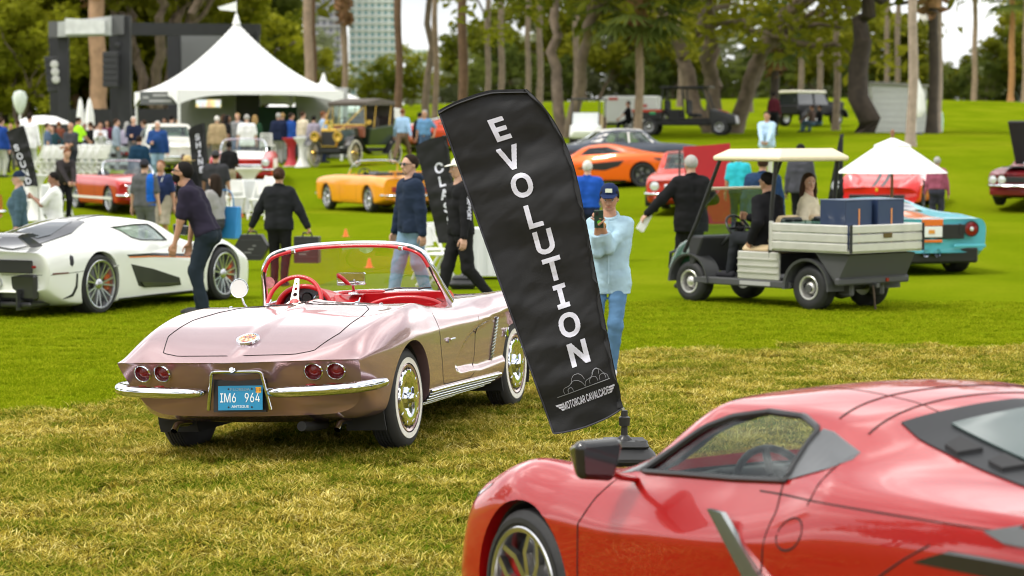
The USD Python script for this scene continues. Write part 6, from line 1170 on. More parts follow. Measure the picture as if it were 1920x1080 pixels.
part(rb, 'cloth', extrude([S2(1292, 420), S2(1373, 420), S2(1369, 268), S2(1330, 272), S2(1281, 275)], .03, (0, .015, 0), XZ), mat('red_cloth', (.42, .012, .02), .7, var=.12, scale=2, bump=.2, bscale=6)); part(rb, 'frame', cat([bar((-.6, .05, -.05), (-.6, .05, 1.6), .02), bar((.5, .05, -.05), (.5, .05, 1.6), .02)]), BLK)
wm_ = thing('course_marker', 'pale green course marker post on the slope right of the shed', 'post', spot(1762, 108)); part(wm_, 'post', lathe([(0, .85), (.09, .82), (.12, .5), (.10, 0), (.1, -.1)], 16), mat('marker_teal', (.42, .60, .50), .5)); part(wm_, 'cap', lathe([(0, .9), (.06, .88), (.08, .82)], 16), WPLAST)
# ---------------------------------------------------------------- work and vintage vehicles
def buggy_wheel(t, x, y, sg, R, w=.2, rim=.12, m=None, n=5): wheel(t, x, y, sg, R, w, rim, 'fat', n, rimmat=m or mat('cast_alloy', (.58, .57, .54), .35, .8))
def utility_cart(loc, yaw):
    t = thing('utility_cart', 'dark green utility cart with cream canopy and aluminium cargo box', 'cart', loc, yaw)
    AL = mat('bed_aluminium', (.58, .57, .52), .38, .55, var=.08, scale=6); CR = mat('canopy_cream', (.72, .62, .43), .45); GR = mat('cart_green', (.012, .06, .035), .25, coat=.8); GP = PLASTIC; SEAT = mat('seat_tan', (.50, .38, .22), .5)
    part(t, 'canopy', cat([Manifold.batch_hull([Manifold.sphere(.035, 12).translate([x, y, z]) for x, y, z in ((-.42,.56,1.80),(-.42,-.56,1.80),(-1.52,.60,1.80),(-1.52,-.60,1.80),(-.52,.42,1.875),(-.52,-.42,1.875),(-1.42,.46,1.885),(-1.42,-.46,1.885))])]), CR, 40)
    for s in (1, -1):
        part(t, 'front_post', tube([(.10, s*.58, .62), (-.12, s*.58, 1.0), (-.50, s*.56, 1.80)], .026, 10), BLK); part(t, 'rear_post', tube([(-1.34, s*.57, .60), (-1.36, s*.57, 1.2), (-1.42, s*.56, 1.80)], .026, 10), BLK)
    # windscreen
    X = A([-.45, 0, 1.]); part(t, 'windscreen', cat([Manifold.hull_points(np.array([(x+o, y, z) for x, z in ((-.02, .82), (-.30, 1.40)) for y in (-.55, .55) for o in (0, .006)]))]), glass('cart_glass', (.80, .86, .83), .85, .14)); part(t, 'screen_rail', bar((-.305, -.57, 1.42), (-.305, .57, 1.42), .018), mat('rail_cream', (.66, .60, .46), .5))
    # cowl, fenders, floor
    part(t, 'cowl', Manifold.batch_hull([Manifold.sphere(.06, 16).translate(list(p)) for p in ((.52,.30,.50),(.52,-.30,.50),(.50,.36,.38),(.50,-.36,.38),(.02,.48,.76),(.02,-.48,.76),(.0,.50,.45),(.0,-.50,.45),(.30,.40,.66),(.30,-.40,.66))]), GR, 40)
    part(t, 'dash_panel', Manifold.batch_hull([Manifold.sphere(.03, 10).translate(list(p)) for p in ((0,.56,.80),(0,-.56,.80),(-.20,.56,.80),(-.20,-.56,.80),(-.02,.56,.40),(-.02,-.56,.40))]), mat('dash_black', (.02, .02, .022), .5), 40)
    for s in (1, -1):
        fm = lathe([(.31, -.13), (.335, -.13), (.335, .13), (.31, .12), (.31, -.13)], 32, 'y', (0, s*.50, .27)); fm = fm.slice_plane([0, 0, .25], [0, 0, 1]); part(t, 'front_fender', fm, GP, 40)
        fm = lathe([(.33, -.15), (.36, -.15), (.36, .14), (.33, .13), (.33, -.15)], 32, 'y', (-1.98, s*.52, .26)); fm = fm.slice_plane([0, 0, .24], [0, 0, 1]); part(t, 'rear_fender', fm, GP, 40)
        part(t, 'side_panel', cat([box((.68, .05, .34), (-1.16, s*.57, .50), .012), box((.66, .02, .015), (-1.16, s*.60, .42)), box((.66, .02, .015), (-1.16, s*.60, .50)), box((.66, .02, .015), (-1.16, s*.60, .58))]), AL)
        rk = part(t, 'rocker', box((1.62, .06, .09), (-.88, s*.57, .285), .015), GP); part(rk, 'lettering', put(text('UTILITY', .055, .003, True, 1.3), (-1.15, s*.602, .262), (-s, 0, 0), (0, 0, 1)) if False else box((.5, .004, .05), (-1.12, s*.601, .285)), mat('badge_grey', (.35, .35, .34), .4))
    part(t, 'brush_guard', cat([tube([(.56, -.26, .26), (.66, -.27, .40), (.64, -.27, .58), (.58, -.20, .62), (.58, .20, .62), (.64, .27, .58), (.66, .27, .40), (.56, .26, .26)], .022, 8), bar((.65, -.27, .44), (.65, .27, .44), .018)]), BLK)
    part(t, 'floor', cat([box((1.9, 1.12, .05), (-.95, 0, .29), .01), box((.8, .6, .1), (.05, 0, .28)), box((.9, .5, .14), (-1.9, 0, .36))]), BLKM)
    part(t, 'seat_box', box((.52, 1.1, .24), (-1.14, 0, .52), .02), BLKM); part(t, 'seat', box((.50, 1.08, .12), (-1.06, 0, .69), .05), SEAT)
    for s in (1, -1): part(t, 'backrest', Manifold.batch_hull([Manifold.sphere(.05, 14).translate([x, s*.29 + y, z]) for x, z, yy in ((-1.30,.80,.2),(-1.38,1.06,.14)) for y in (-yy, yy)]), SEAT, 40); part(t, 'backrest_shell', Manifold.batch_hull([Manifold.sphere(.04, 12).translate([x-.05, s*.29 + y, z]) for x, z, yy in ((-1.30,.80,.2),(-1.38,1.05,.14)) for y in (-yy, yy)]), BLK, 40)
    steering(t, (-.55, .28, .93), .19, BLK, .75)
    # cargo box: slatted aluminium sides
    for s in (1, -1):
        for k in range(3): part(t, 'side_board', box((1.20, .035, .100), (-2.05, s*.68, .765 + k*.108), .012), AL)
        part(t, 'corner_stake', box((.05, .05, .35), (-1.46, s*.68, .875), .008), AL)
    for k in range(3): part(t, 'tailboard', box((.035, 1.32, .100), (-2.67, 0, .765 + k*.108), .012), AL); part(t, 'headboard', box((.03, 1.3, .100), (-1.46, 0, .765 + k*.108), .012), AL)
    part(t, 'maker_plate', box((.006, .16, .055), (-2.692, .0, .90), .002), mat('brass_plate', (.12, .085, .03), .4, .6)); part(t, 'bed_floor', box((1.2, 1.34, .03), (-2.06, 0, .715)), AL)
    for y in (-.66, .66): part(t, 'tail_hinge', box((.02, .03, .33), (-2.69, y, .87)), BLK)
    part(t, 'rear_shroud', Manifold.hull_points(np.array([(x, y, z) for x, y, z in ((-2.1,.62,.70),(-2.1,-.62,.70),(-2.62,.60,.68),(-2.62,-.60,.68),(-2.45,.62,.36),(-2.45,-.62,.36),(-2.40,.60,.34),(-2.40,-.60,.34))])), GP); part(t, 'rear_bumper', box((.08, 1.30, .09), (-2.46, 0, .36), .02), GP)
    part(t, 'rear_axle', cat([bar((-1.98, -.6, .26), (-1.98, .6, .26), .05), lathe([(0, .16), (.12, .13), (.15, 0), (.12, -.13), (0, -.16)], 16, 'x', (-1.98, 0, .26)), box((.2, .08, .2), (-2.30, .28, .27), .02), box((.2, .08, .2), (-2.30, -.28, .27), .02)]), mat('axle_grey', (.10, .10, .10), .5, .5))
    part(t, 'tow_hitch', box((.12, .06, .06), (-2.50, 0, .30), .01), mat('axle_grey')); part(t, 'tow_chain', tube([(-2.5, .03, .30), (-2.52, .03, .15), (-2.53, .02, .02), (-2.5, .0, .0)], .014, 6), mat('chain_brown', (.10, .07, .05), .6, .5)); part(t, 'tail_light', box((.02, .05, .04), (-2.505, -.22, .36)), REDLENS)
    for x in (0, -1.98):
        for s in (1, -1): buggy_wheel(t, x, s*.59, s, .255 if x == 0 else .27, .21, .135)
    return t
CART = ((2.66, 30.37, 0.0), -41.5); UC = utility_cart((CART[0][0], CART[0][1], gz(2.66, 30.4)), CART[1])
CR_ = carR(CART[1]); CO = A([CART[0][0], CART[0][1], gz(2.66, 30.4)]); cw = lambda x, y, z: CO + CR_ @ A([x, y, z])
# what stands in the cargo box
for k, (x, y, lab) in enumerate([(-2.30, .30, 'left one of two dark blue cases in the cart'), (-2.36, -.22, 'right one of two dark blue cases in the cart')]):
    c = thing('display_case', lab + ' with an orange strip', 'case', cw(x, y, .735), CART[1]); part(c, 'case_body', box((.40, .48, .58), (0, 0, .29), .008), mat('case_navy', (.018, .032, .075), .35, coat=.3)); part(c, 'orange_strip', box((.006, .028, .46), (-.203, 0, .25), .002), mat('strip_orange', (.62, .24, .08), .5)); part(c, 'case_lid', box((.405, .485, .012), (0, 0, .584), .003), mat('case_edge', (.10, .13, .2), .4))
gp = thing('glass_panels', 'clear glass panels standing behind the seats in the cart', 'glass', cw(-1.72, .30, .735), CART[1]); 
for k in range(3): part(gp, 'pane', box((.40 if k < 2 else .006, .006 if k < 2 else .6, .34), (0, .28 - .55 * k, .17) if k < 2 else (-.2, 0, .17)), glass('pane_glass', (.62, .74, .70)))
def golf_cart(loc, yaw):
    t = thing('golf_cart', 'white nosed golf cart with a black roof beside the oak', 'golf cart', loc, yaw); Wc = mat('cart_white', (.72, .73, .70), .3, coat=.5)
    part(t, 'nose', Manifold.batch_hull([Manifold.sphere(.12, 16).translate(list(p)) for p in ((.35,.30,.62),(.35,-.30,.62),(.30,.42,.48),(.30,-.42,.48),(-.2,.48,.80),(-.2,-.48,.80),(-.2,.5,.5),(-.2,-.5,.5))]), Wc, 40)
    part(t, 'roof', box((1.7, 1.12, .07), (-.95, 0, 1.86), .03), BLK); part(t, 'lower_body', box((2.2, 1.05, .22), (-.75, 0, .36), .05), BLKM); part(t, 'side_body', box((.9, 1.1, .32), (-1.5, 0, .58), .08), Wc); part(t, 'bench', cat([box((.5, 1.0, .16), (-.95, 0, .78), .05), box((.12, 1.0, .5), (-1.22, 0, 1.05), .05)]), mat('seat_tan', (.50, .38, .22), .5)); part(t, 'rear_basket', box((.5, 1.0, .5), (-1.75, 0, .95), .04), mat('basket_brown', (.16, .09, .05), .7))
    part(t, 'windscreen', box((.012, 1.04, .46), (-.17, 0, 1.12), R=A([[.97, 0, -.24], [0, 1, 0], [.24, 0, .97]])), mat('screen_pale', (.62, .64, .66), .15, coat=.6))
    for s in (1, -1):
        part(t, 'front_post', bar((-.1, s*.52, .8), (-.28, s*.52, 1.84), .022), BLK); part(t, 'rear_post', bar((-1.45, s*.52, .8), (-1.6, s*.52, 1.84), .022), BLK)
        for x in (0, -1.66): buggy_wheel(t, x, s*.56, s, .23, .2, .11)
        part(t, 'headlight', lathe([(0, .02), (.06, .01), (.07, -.03)], 16, 'x', (.44, s*.3, .6)), CLEARLENS)
    return t
golf_cart(spot(1096, 91), 192)
def buggy(loc, yaw):
    t = thing('off_road_buggy', 'black four seat off-road buggy with an open roll cage under the oak', 'buggy', loc, yaw); RD = mat('buggy_red', (.45, .04, .015), .4)
    part(t, 'bonnet', Manifold.batch_hull([Manifold.sphere(.08, 12).translate(list(p)) for p in ((.55,.5,.75),(.55,-.5,.75),(.6,.5,.5),(.6,-.5,.5),(-.35,.62,1.0),(-.35,-.62,1.0),(-.35,.62,.5),(-.35,-.62,.5))]), BLK, 40); part(t, 'bonnet_badge', box((.4, .8, .02), (.1, 0, .99), .005, R=A([[.95, 0, .3], [0, 1, 0], [-.3, 0, .95]])), RD)
    part(t, 'lower_body', cat([box((3.2, 1.3, .3), (-1.5, 0, .55), .05), box((.5, 1.35, .5), (-1.9, 0, .8), .05)]), BLKM); part(t, 'cargo_bed', box((1.2, 1.45, .42), (-3.0, 0, .86), .03), BLK); part(t, 'bed_trim', box((1.22, 1.47, .10), (-3.0, 0, 1.0), .01), RD); part(t, 'green_badge', box((.25, 1.48, .12), (-2.75, 0, .92), .01), mat('badge_green', (.03, .30, .12), .4)); part(t, 'roof', box((2.1, 1.3, .06), (-1.45, 0, 1.98), .02), BLK)
    for s in (1, -1):
        part(t, 'cage_bar', tube([(-.35, s*.64, .95), (-.72, s*.62, 1.92), (-2.35, s*.62, 1.95), (-2.42, s*.64, .8)], .035, 8), BLK); part(t, 'cage_bar', bar((-1.45, s*.63, .7), (-1.55, s*.62, 1.94), .035), BLK)
        for x in (-1.1, -2.0): part(t, 'seat', cat([box((.45, .5, .15), (x, s*.32, .82), .05), box((.12, .5, .6), (x-.25, s*.32, 1.15), .05)]), BLKM)
        for x in (0, -2.9): buggy_wheel(t, x, s*.74, s, .34, .26, .18, mat('alloy_silver'), 6)
    return t
buggy(spot(1352, 99), 103)
def trailer(loc, yaw):
    t = thing('box_trailer', 'white box trailer behind the golf cart', 'trailer', loc, yaw); Wt = mat('trailer_white', (.66, .67, .64), .4)
    part(t, 'box_body', box((2.3, 1.5, 1.15), (0, 0, 1.0), .06), Wt); part(t, 'chassis', box((2.4, 1.3, .12), (0, 0, .38)), BLK); part(t, 'tow_bar', bar((1.1, 0, .42), (2.0, 0, .40), .05), BLK)
    for s in (1, -1):
        part(t, 'fender', lathe([(.36, -.1), (.38, -.1), (.38, .1), (.36, .1)], 24, 'y', (0, s*.80, .33)).slice_plane([0, 0, .33], [0, 0, 1]), Wt); buggy_wheel(t, 0, s*.86, s, .32, .18, .18)
        part(t, 'red_mark', box((.4, .01, .12), (-.75, s*.756, 1.45)), mat('mark_red', (.5, .08, .06), .5)); part(t, 'red_mark', box((.2, .01, .13), (.6, s*.756, 1.15)), mat('mark_red')); part(t, 'dark_mark', box((.4, .01, .1), (.6, s*.756, .85)), mat('mark_dark', (.12, .13, .14), .5))
    return t
trailer(spot(1186, 103), 100)
def off_roader(loc, yaw):
    t = thing('off_road_vehicle', 'black boxy off-road vehicle with a pale roof on the slope', 'car', loc, yaw); B = mat('jeep_black', (.010, .010, .011), .5, spec=.3); Cm = mat('jeep_cream', (.66, .63, .52), .4)
    part(t, 'body', cat([box((3.6, 1.5, .55), (-1.2, 0, .85), .08), box((1.3, 1.35, .35), (.1, 0, 1.12), .06)]), B, 40); part(t, 'roof', Manifold.batch_hull([Manifold.sphere(.08, 12).translate(list(p)) for p in ((-.75,.6,1.78),(-.75,-.6,1.78),(-2.9,.6,1.78),(-2.9,-.6,1.78))]), Cm, 40); part(t, 'cabin_glass', Manifold.hull_points(np.array([(x, y, z) for x, z, w in ((-.45,1.12,.68),(-.75,1.74,.6),(-2.95,1.12,.7),(-2.9,1.74,.6)) for y in (-w, w)])), DARKGLASS)
    for s in (1, -1):
        for x in (0, -2.4):
            wheel(t, x, s*.86, s, .42, .28, .24, 'fat', 6); part(t, 'fender', lathe([(.46, -.28), (.52, -.28), (.52, .02), (.46, .02), (.46, -.28)], 28, 'y', (x, s*.88, .42)).slice_plane([0, 0, .46], [0, 0, 1]), BLK, 40)
        part(t, 'headlight', lathe([(0, .02), (.12, .01), (.14, -.04)], 20, 'x', (.78, s*.45, 1.05)), CLEARLENS); part(t, 'pillar', bar((-.48, s*.68, 1.12), (-.76, s*.62, 1.76), .04), B); part(t, 'pillar', bar((-1.7, s*.7, 1.12), (-1.7, s*.62, 1.76), .04), B)
    part(t, 'front_grille', box((.05, .7, .3), (.78, 0, 1.0), .02), Cm); part(t, 'bumper', box((.15, 1.5, .18), (.85, 0, .62), .04), BLK); return t
off_roader(spot(1546, 127), 48)
def brass_car(loc, yaw):
    t = thing('brass_era_car', 'antique open touring car with brass lamps and a folding top by the tents', 'car', loc, yaw); BR = mat('brass', (.62, .40, .08), .22, 1.); G = paint('deep_green', (.014, .022, .012), .1, .3); CRM = mat('tyre_cream', (.52, .48, .38), .6); TOP = mat('top_brown', (.09, .075, .06), .9, var=.1)
    part(t, 'tonneau', Manifold.batch_hull([Manifold.sphere(.05, 12).translate(list(p)) for p in ((-1.3,.55,.75),(-1.3,-.55,.75),(-2.9,.60,.75),(-2.9,-.60,.75),(-1.3,.62,1.22),(-1.3,-.62,1.22),(-2.95,.66,1.35),(-2.95,-.66,1.35))]), G, 40)
    part(t, 'bonnet', Manifold.batch_hull([Manifold.sphere(.06, 12).translate(list(p)) for p in ((.25,.28,.72),(.25,-.28,.72),(.25,.22,1.12),(.25,-.22,1.12),(-.95,.36,.72),(-.95,-.36,.72),(-.95,.30,1.22),(-.95,-.30,1.22))]), G, 40)
    part(t, 'radiator', cat([box((.12, .62, .62), (.36, 0, .93), .05), lathe([(0, .1), (.04, .08), (.05, 0)], 12, 'z', (.36, 0, 1.26))]), BR); part(t, 'radiator_core', box((.02, .50, .46), (.425, 0, .92)), BLKM); part(t, 'scuttle', box((.1, 1.15, .4), (-1.02, 0, 1.15), .03), mat('mahogany', (.20, .06, .025), .35, coat=.5)); part(t, 'scuttle_rail', bar((-1.0, -.6, 1.36), (-1.0, .6, 1.36), .03), BR)
    part(t, 'folding_top', Manifold.batch_hull([Manifold.sphere(.04, 12).translate(list(p)) for p in ((-.85,.66,2.08),(-.85,-.66,2.08),(-1.9,.68,2.20),(-1.9,-.68,2.20),(-3.0,.66,2.12),(-3.0,-.66,2.12),(-2.95,.66,2.06),(-2.95,-.66,2.06),(-.86,.66,2.02),(-.86,-.66,2.02))]), TOP, 40); part(t, 'rear_curtain', box((.04, 1.3, .7), (-3.0, 0, 1.72), .01), TOP)
    part(t, 'windscreen', box((.01, 1.16, .62), (-1.02, 0, 1.68)), GLASS)
    for s in (1, -1):
        part(t, 'screen_post', bar((-1.02, s*.6, 1.3), (-1.0, s*.6, 2.04), .022), BR); part(t, 'screen_brace', bar((.30, s*.32, 1.15), (-.90, s*.62, 1.98), .016), BR)
        part(t, 'headlamp', put(lathe([(0, .02), (.13, .05), (.17, .04), (.17, 0), (.12, -.14), (0, -.18)], 24), (.55, s*.42, .98), (0, 1, 0), (0, 0, 1)), BR, 40); part(t, 'side_lamp', put(lathe([(0, .03), (.08, .03), (.09, 0), (.07, -.1), (0, -.12)], 18), (-.92, s*.78, 1.45), (0, 1, 0), (0, 0, 1)), BR, 40)
        part(t, 'mudguard', tube(spline([(.55, s*.72, .70), (.25, s*.72, .98), (-.1, s*.72, .98), (-.6, s*.72, .62), (-1.1, s*.72, .42)], 24), .14, 8, flat=.12), BLK, 50); part(t, 'mudguard', tube(spline([(-2.2, s*.74, .45), (-2.6, s*.74, .80), (-3.0, s*.74, 1.0), (-3.5, s*.74, .75)], 24), .14, 8, flat=.12), BLK, 50); part(t, 'running_board', box((1.2, .26, .04), (-1.65, s*.74, .42)), BLK)
        for z, xx in ((1.5, -1.5), (1.5, -2.6)): part(t, 'top_bow', bar((xx, s*.66, 1.25), (xx - .15, s*.67, 2.1), .016), BR)
        for x in (0, -2.85):
            p = part(t, 'wheel', lathe([(.36, -.09), (.43, -.085), (.45, -.05), (.45, -.03), (.43, .0), (.36, .005), (.36, -.09)], 40, 'y', (x, s*.74 + (.045 if s > 0 else .045), .45)), CRM, 40); part(p, 'rim', lathe([(.33, -.08), (.37, -.08), (.37, 0), (.33, 0), (.33, -.08)], 36, 'y', (x, s*.74+.045, .45)), BLK, 40)
            part(p, 'spokes', cat([bar((x, s*.74, .45), (x + .34*math.cos(a), s*.74, .45 + .34*math.sin(a)), .018, 6) for a in np.arange(12) * np.pi / 6]), mat('spoke_tan', (.35, .27, .14), .5)); part(p, 'hub', lathe([(0, .08), (.05, .07), (.07, .0), (.07, -.08)], 16, 'y', (x, s*.74, .45)), BR)
    part(t, 'seat', cat([box((.5, 1.1, .2), (-1.75, 0, 1.15), .06), box((.15, 1.1, .5), (-2.05, 0, 1.4), .06), box((.5, 1.15, .2), (-2.6, 0, 1.15), .06), box((.15, 1.15, .5), (-2.9, 0, 1.4), .06)]), mat('leather_dark', (.03, .018, .014), .5)); steering(t, (-1.3, -.3, 1.45), .2, BLK, .8); part(t, 'chassis', box((3.6, .8, .14), (-1.4, 0, .55)), BLK); part(t, 'front_axle', bar((0, -.7, .45), (0, .7, .45), .035), BLK); return t
brass_car(spot(628, 78), 204)
# ---- the show cars on their spots: each stands with a known point below a pixel column
def park(fn, px, Y, yaw, local=(0, 0), **kw):
    g_ = spot(px, Y); R = carR(yaw); off = R @ A([*local, 0]); o = g_ - off; return fn((o[0], o[1], gz(*(o + R @ A([-1.3, 0, 0]))[:2])), yaw, **kw)
pink_roadster(*PINK); red_coupe(*REDC)
white_hypercar((-4.524, 30.82, -.01), 26)
park(gt_car, 1748, 36.2, -14, (-3.65, 0))
park(muscle_convertible, 612, 64, -26, (0, .93)); park(orange_coupe, 1205, 66, -76, (-2.67, .95)); park(striped_red, 1731, 56.5, 197, (0, .95)); park(red_muscle, 202, 61, 152, (0, -.9))
park(silver_coupe, 205, 84, -28, (-3.3, 0), label='silver grey coupe seen from behind beside the white chairs'); park(hood_up_car, 1868, 58, 207, (0, -.9)); park(old_saloon, 1180, 71, 80, (-1.6, 0))
def red_white(loc, yaw):
    P_ = paint('cherry_red', (.40, .012, .014), .1, .3); t = thing('red_white_convertible', 'red and white fifties car behind the white cocktail table', 'car', loc, yaw); bp, sk, e = three_box(t, P_, None, (.95, 0, -1.2), .95, conv=True, wb=2.9, belt=.98); bumpers(t, .95, e, .9, .48); lampset(t, [(1.0, .70, .70)], CLEARLENS, 'headlight', .10); part(t, 'front_grille', box((.05, 1.2, .22), (1.0, 0, .52), .03), CHROME)
    for sg in (1, -1): part(t, 'white_flank', sidepatch(sk, [(.6, .78), (-3.4, .80), (-3.4, .50), (.6, .50)], sg, .004, .08), mat('roof_white'))
    part(t, 'bonnet_panel', toppatch(sk, [(.75, -.6), (.75, .6), (-.7, .66), (-.7, -.66)], .006, .1), mat('roof_white'), 40); return t
park(red_white, 455, 70, 176, (0, 0))
def cream_saloon(loc, yaw):
    t = thing('cream_saloon', 'cream rounded saloon behind the guests left of the SHINE banner', 'car', loc, yaw); bp, sk, e = three_box(t, paint('cream_paint', (.58, .57, .50), .05, .35), None, (.9, 0, -1.1), .88, h=1.5, belt=1.0, wb=2.6); bumpers(t, .9, e, .84, .46); lampset(t, [(.93, .60, .68)], CLEARLENS, 'headlight', .10); return t
park(cream_saloon, 328, 76, 165, (0, 0))
def red_classic(loc, yaw):
    t = thing('red_classic_saloon', 'red classic car with chrome trim half hidden by the grey haired man in black', 'car', loc, yaw); bp, sk, e = three_box(t, paint('coral_red', (.50, .035, .018), .1, .3), None, (.9, 0, -1.1), .88, h=1.42, wb=2.5); bumpers(t, .9, e, .84, .46); lampset(t, [(.93, .62, .64)], CLEARLENS, 'headlight', .095); part(t, 'front_grille', box((.05, .8, .2), (.94, 0, .58), .03), CHROME); return t
park(red_classic, 1285, 56, 190, (0, 0))
def bronze_car(loc, yaw):
    t = thing('bronze_coupe', 'bronze orange car cut off by the left edge', 'car', loc, yaw); bp, sk, e = three_box(t, paint('bronze_paint', (.30, .09, .018), .3, .3), None, (.95, 0, -1.1), .92, wb=2.7); bumpers(t, .95, e, .86, .45); lampset(t, [(1.0, .62, .62)], CLEARLENS, 'headlight', .085); return t
park(bronze_car, -42, 52, -70, (-3.6, 0))
silver_c = lambda loc, yaw: silver_coupe(loc, yaw, 'white coupe nose cut off by the left edge beyond the hypercar wing', (.62, .63, .62), 'white_coupe'); park(silver_c, -70, 41, 60, (0, 0))
sc2 = lambda loc, yaw: silver_coupe(loc, yaw, 'orange red coupe glimpsed between the CLASS banner and the EVOLUTION banner', (.55, .06, .02), 'orange_red_coupe'); park(sc2, 850, 92, 70, (-1.2, 0))
# ---------------------------------------------------------------- people
def snet(fn, lo, hi, h):
    """Surface net of a distance function on a grid."""
    lo, hi = A(lo, float), A(hi, float); n = np.maximum(np.ceil((hi - lo) / h).astype(int) + 1, 3); ax = [lo[k] + h * np.arange(n[k]) for k in range(3)]
    Pn = np.stack(np.meshgrid(*ax, indexing='ij'), -1); D = fn(Pn.reshape(-1, 3)).reshape(n); S = D < 0
    c = n - 1; acc = np.zeros((*c, 3)); cnt = np.zeros(c)
    sl = lambda a, b: tuple(slice(a[k], n[k] - 1 + a[k]) if b is None else slice(a[k], n[k] - 1 + a[k]) for k in range(3))
    for k in range(3):
        for o1 in (0, 1):
            for o2 in (0, 1):
                a = [0, 0, 0]; others = [i for i in range(3) if i != k]; a[others[0]], a[others[1]] = o1, o2; b = list(a); b[k] = 1
                d0, d1 = D[sl(a, 0)], D[sl(b, 0)]; x = (d0 < 0) != (d1 < 0); t = np.where(x, d0 / np.where(x, d0 - d1, 1), 0)
                p = np.zeros((*c, 3)); p[..., others[0]] = o1; p[..., others[1]] = o2; p[..., k] = t; acc += p * x[..., None]; cnt += x
    ok = cnt > 0; idx = -np.ones(c, int); idx[ok] = np.arange(ok.sum()); I = np.argwhere(ok); V = lo + h * (I + acc[ok] / cnt[ok][:, None]); F = []
    for k in range(3):
        i, j = [(1, 2), (2, 0), (0, 1)][k]; s0 = [slice(None)] * 3; s1 = [slice(None)] * 3; s0[k] = slice(0, -1); s1[k] = slice(1, None); a, b = S[tuple(s0)], S[tuple(s1)]
        e = np.argwhere(a != b); e = e[(e[:, i] > 0) & (e[:, j] > 0) & (e[:, i] < n[i] - 1) & (e[:, j] < n[j] - 1)]
        if not len(e): continue
        di, dj = np.eye(3, dtype=int)[i], np.eye(3, dtype=int)[j]; q = np.stack([idx[tuple((e - di - dj).T)], idx[tuple((e - dj).T)], idx[tuple(e.T)], idx[tuple((e - di).T)]], 1); fl = ~a[tuple(e.T)]; q[fl] = q[fl][:, ::-1]; F.append(q[(q >= 0).all(1)])
    if not F: return tm(np.zeros((3, 3)), [[0, 1, 2]])
    return tm(V, np.vstack(F))
def cap_d(p, a, b, ra, rb):
    a, b = A(a, float), A(b, float); ab = b - a; t = np.clip(((p - a) @ ab) / max(ab @ ab, 1e-9), 0, 1); return np.linalg.norm(p - a - t[:, None] * ab, axis=1) - (ra + (rb - ra) * t)
def ell_d(p, c, r): q = (p - A(c)) / A(r); k = np.linalg.norm(q, axis=1); return (k - 1) * min(r)
def smin(ds, k):
    d = ds[0]
    for e in ds[1:]: h = np.clip(.5 + .5 * (e - d) / k, 0, 1); d = e + (d - e) * h - k * h * (1 - h)
    return d
def bones_d(p, bones, k, off=0.): return smin([cap_d(p, a, b, ra + off, rb + off) for a, b, ra, rb in bones], k)
def bounds(bones, m):
    q = np.vstack([[a, b] for a, b, _, _ in bones]); r = max(max(x[2], x[3]) for x in bones) + m; return q.min(0) - r, q.max(0) + r
# a head that looks along +x, 0.225 m tall, centre at the origin; hands with the wrist at the origin and fingers along -z, palm towards -y
def _head(p):
    d = smin([ell_d(p, (-.008, 0, .022), (.098, .076, .092)), ell_d(p, (.022, 0, -.035), (.068, .060, .076)), ell_d(p, (.052, 0, -.082), (.030, .030, .024))], .03)
    d = smin([d, cap_d(p, (.086, 0, .012), (.110, 0, -.028), .009, .013), cap_d(p, (.100, .012, -.030), (.100, -.012, -.030), .008, .008)], .012)
    d = smin([d, cap_d(p, (.084, -.022, -.062), (.084, .022, -.062), .008, .008), cap_d(p, (.082, -.045, .022), (.082, .045, .022), .010, .010)], .010)
    for s in (1, -1): d = smin([d, ell_d(p, (-.008, s * .076, -.006), (.020, .010, .031))], .008); d = -smin([-d, ell_d(p, (.093, s * .031, .002), (.014, .016, .010))], .008)
    return smin([d, cap_d(p, (-.02, 0, -.06), (-.03, 0, -.125), .050, .052)], .02)
_cache = {}
def cached(key, fn, *a):
    if key not in _cache: _cache[key] = fn(*a)
    return _cache[key]
def head_mesh(h): return cached(('head', h), lambda: snet(_head, (-.13, -.10, -.15), (.14, .10, .13), h))
def hair_mesh(style, h):
    def fn(p):
        cr = ell_d(p, (-.012, 0, .026), (.108, .086, .100)); x, y, z = p.T
        if style == 'short': return np.maximum(cr, np.maximum(x - .055 - .5 * (z - .075), -(z + .045) + np.maximum(0, x + .05) * .95))
        if style == 'beard': return np.maximum(smin([ell_d(p, (.024, 0, -.040), (.074, .066, .084)), ell_d(p, (.056, 0, -.086), (.036, .036, .032))], .03), np.maximum(np.maximum(z + .036, -x - .005), np.where(np.abs(y) < .022, .013 - np.abs(z + .062) * 1.6, -1)))
        if style == 'fringe': return np.maximum(ell_d(p, (-.012, 0, .018), (.106, .085, .092)), np.maximum(np.maximum(x - .015, z - .05), -(z + .06)))
        if style in ('long', 'bun', 'tail'):
            c = np.maximum(cr - .004, np.maximum(x - .062 - .6 * (z - .075), -(z + .05) + np.maximum(0, x + .03) * 1.2))
            if style == 'bun': return smin([c, ell_d(p, (-.125, 0, .02), (.042, .045, .042))], .015)
            if style == 'tail': return smin([c, cap_d(p, (-.10, 0, .0), (-.13, .0, -.12), .03, .042), cap_d(p, (-.13, 0, -.12), (-.12, .02, -.30), .042, .012)], .02)
            return smin([c, np.maximum(ell_d(p, (-.075, 0, -.13), (.075, .105, .23)), x + .0 - .02), cap_d(p, (-.0, .082, -.02), (.01, .085, -.24), .026, .018), cap_d(p, (-.0, -.082, -.02), (.01, -.085, -.24), .026, .018)], .03)
    return cached((style, h), lambda: snet(fn, (-.24, -.16, -.40), (.14, .16, .16), h))
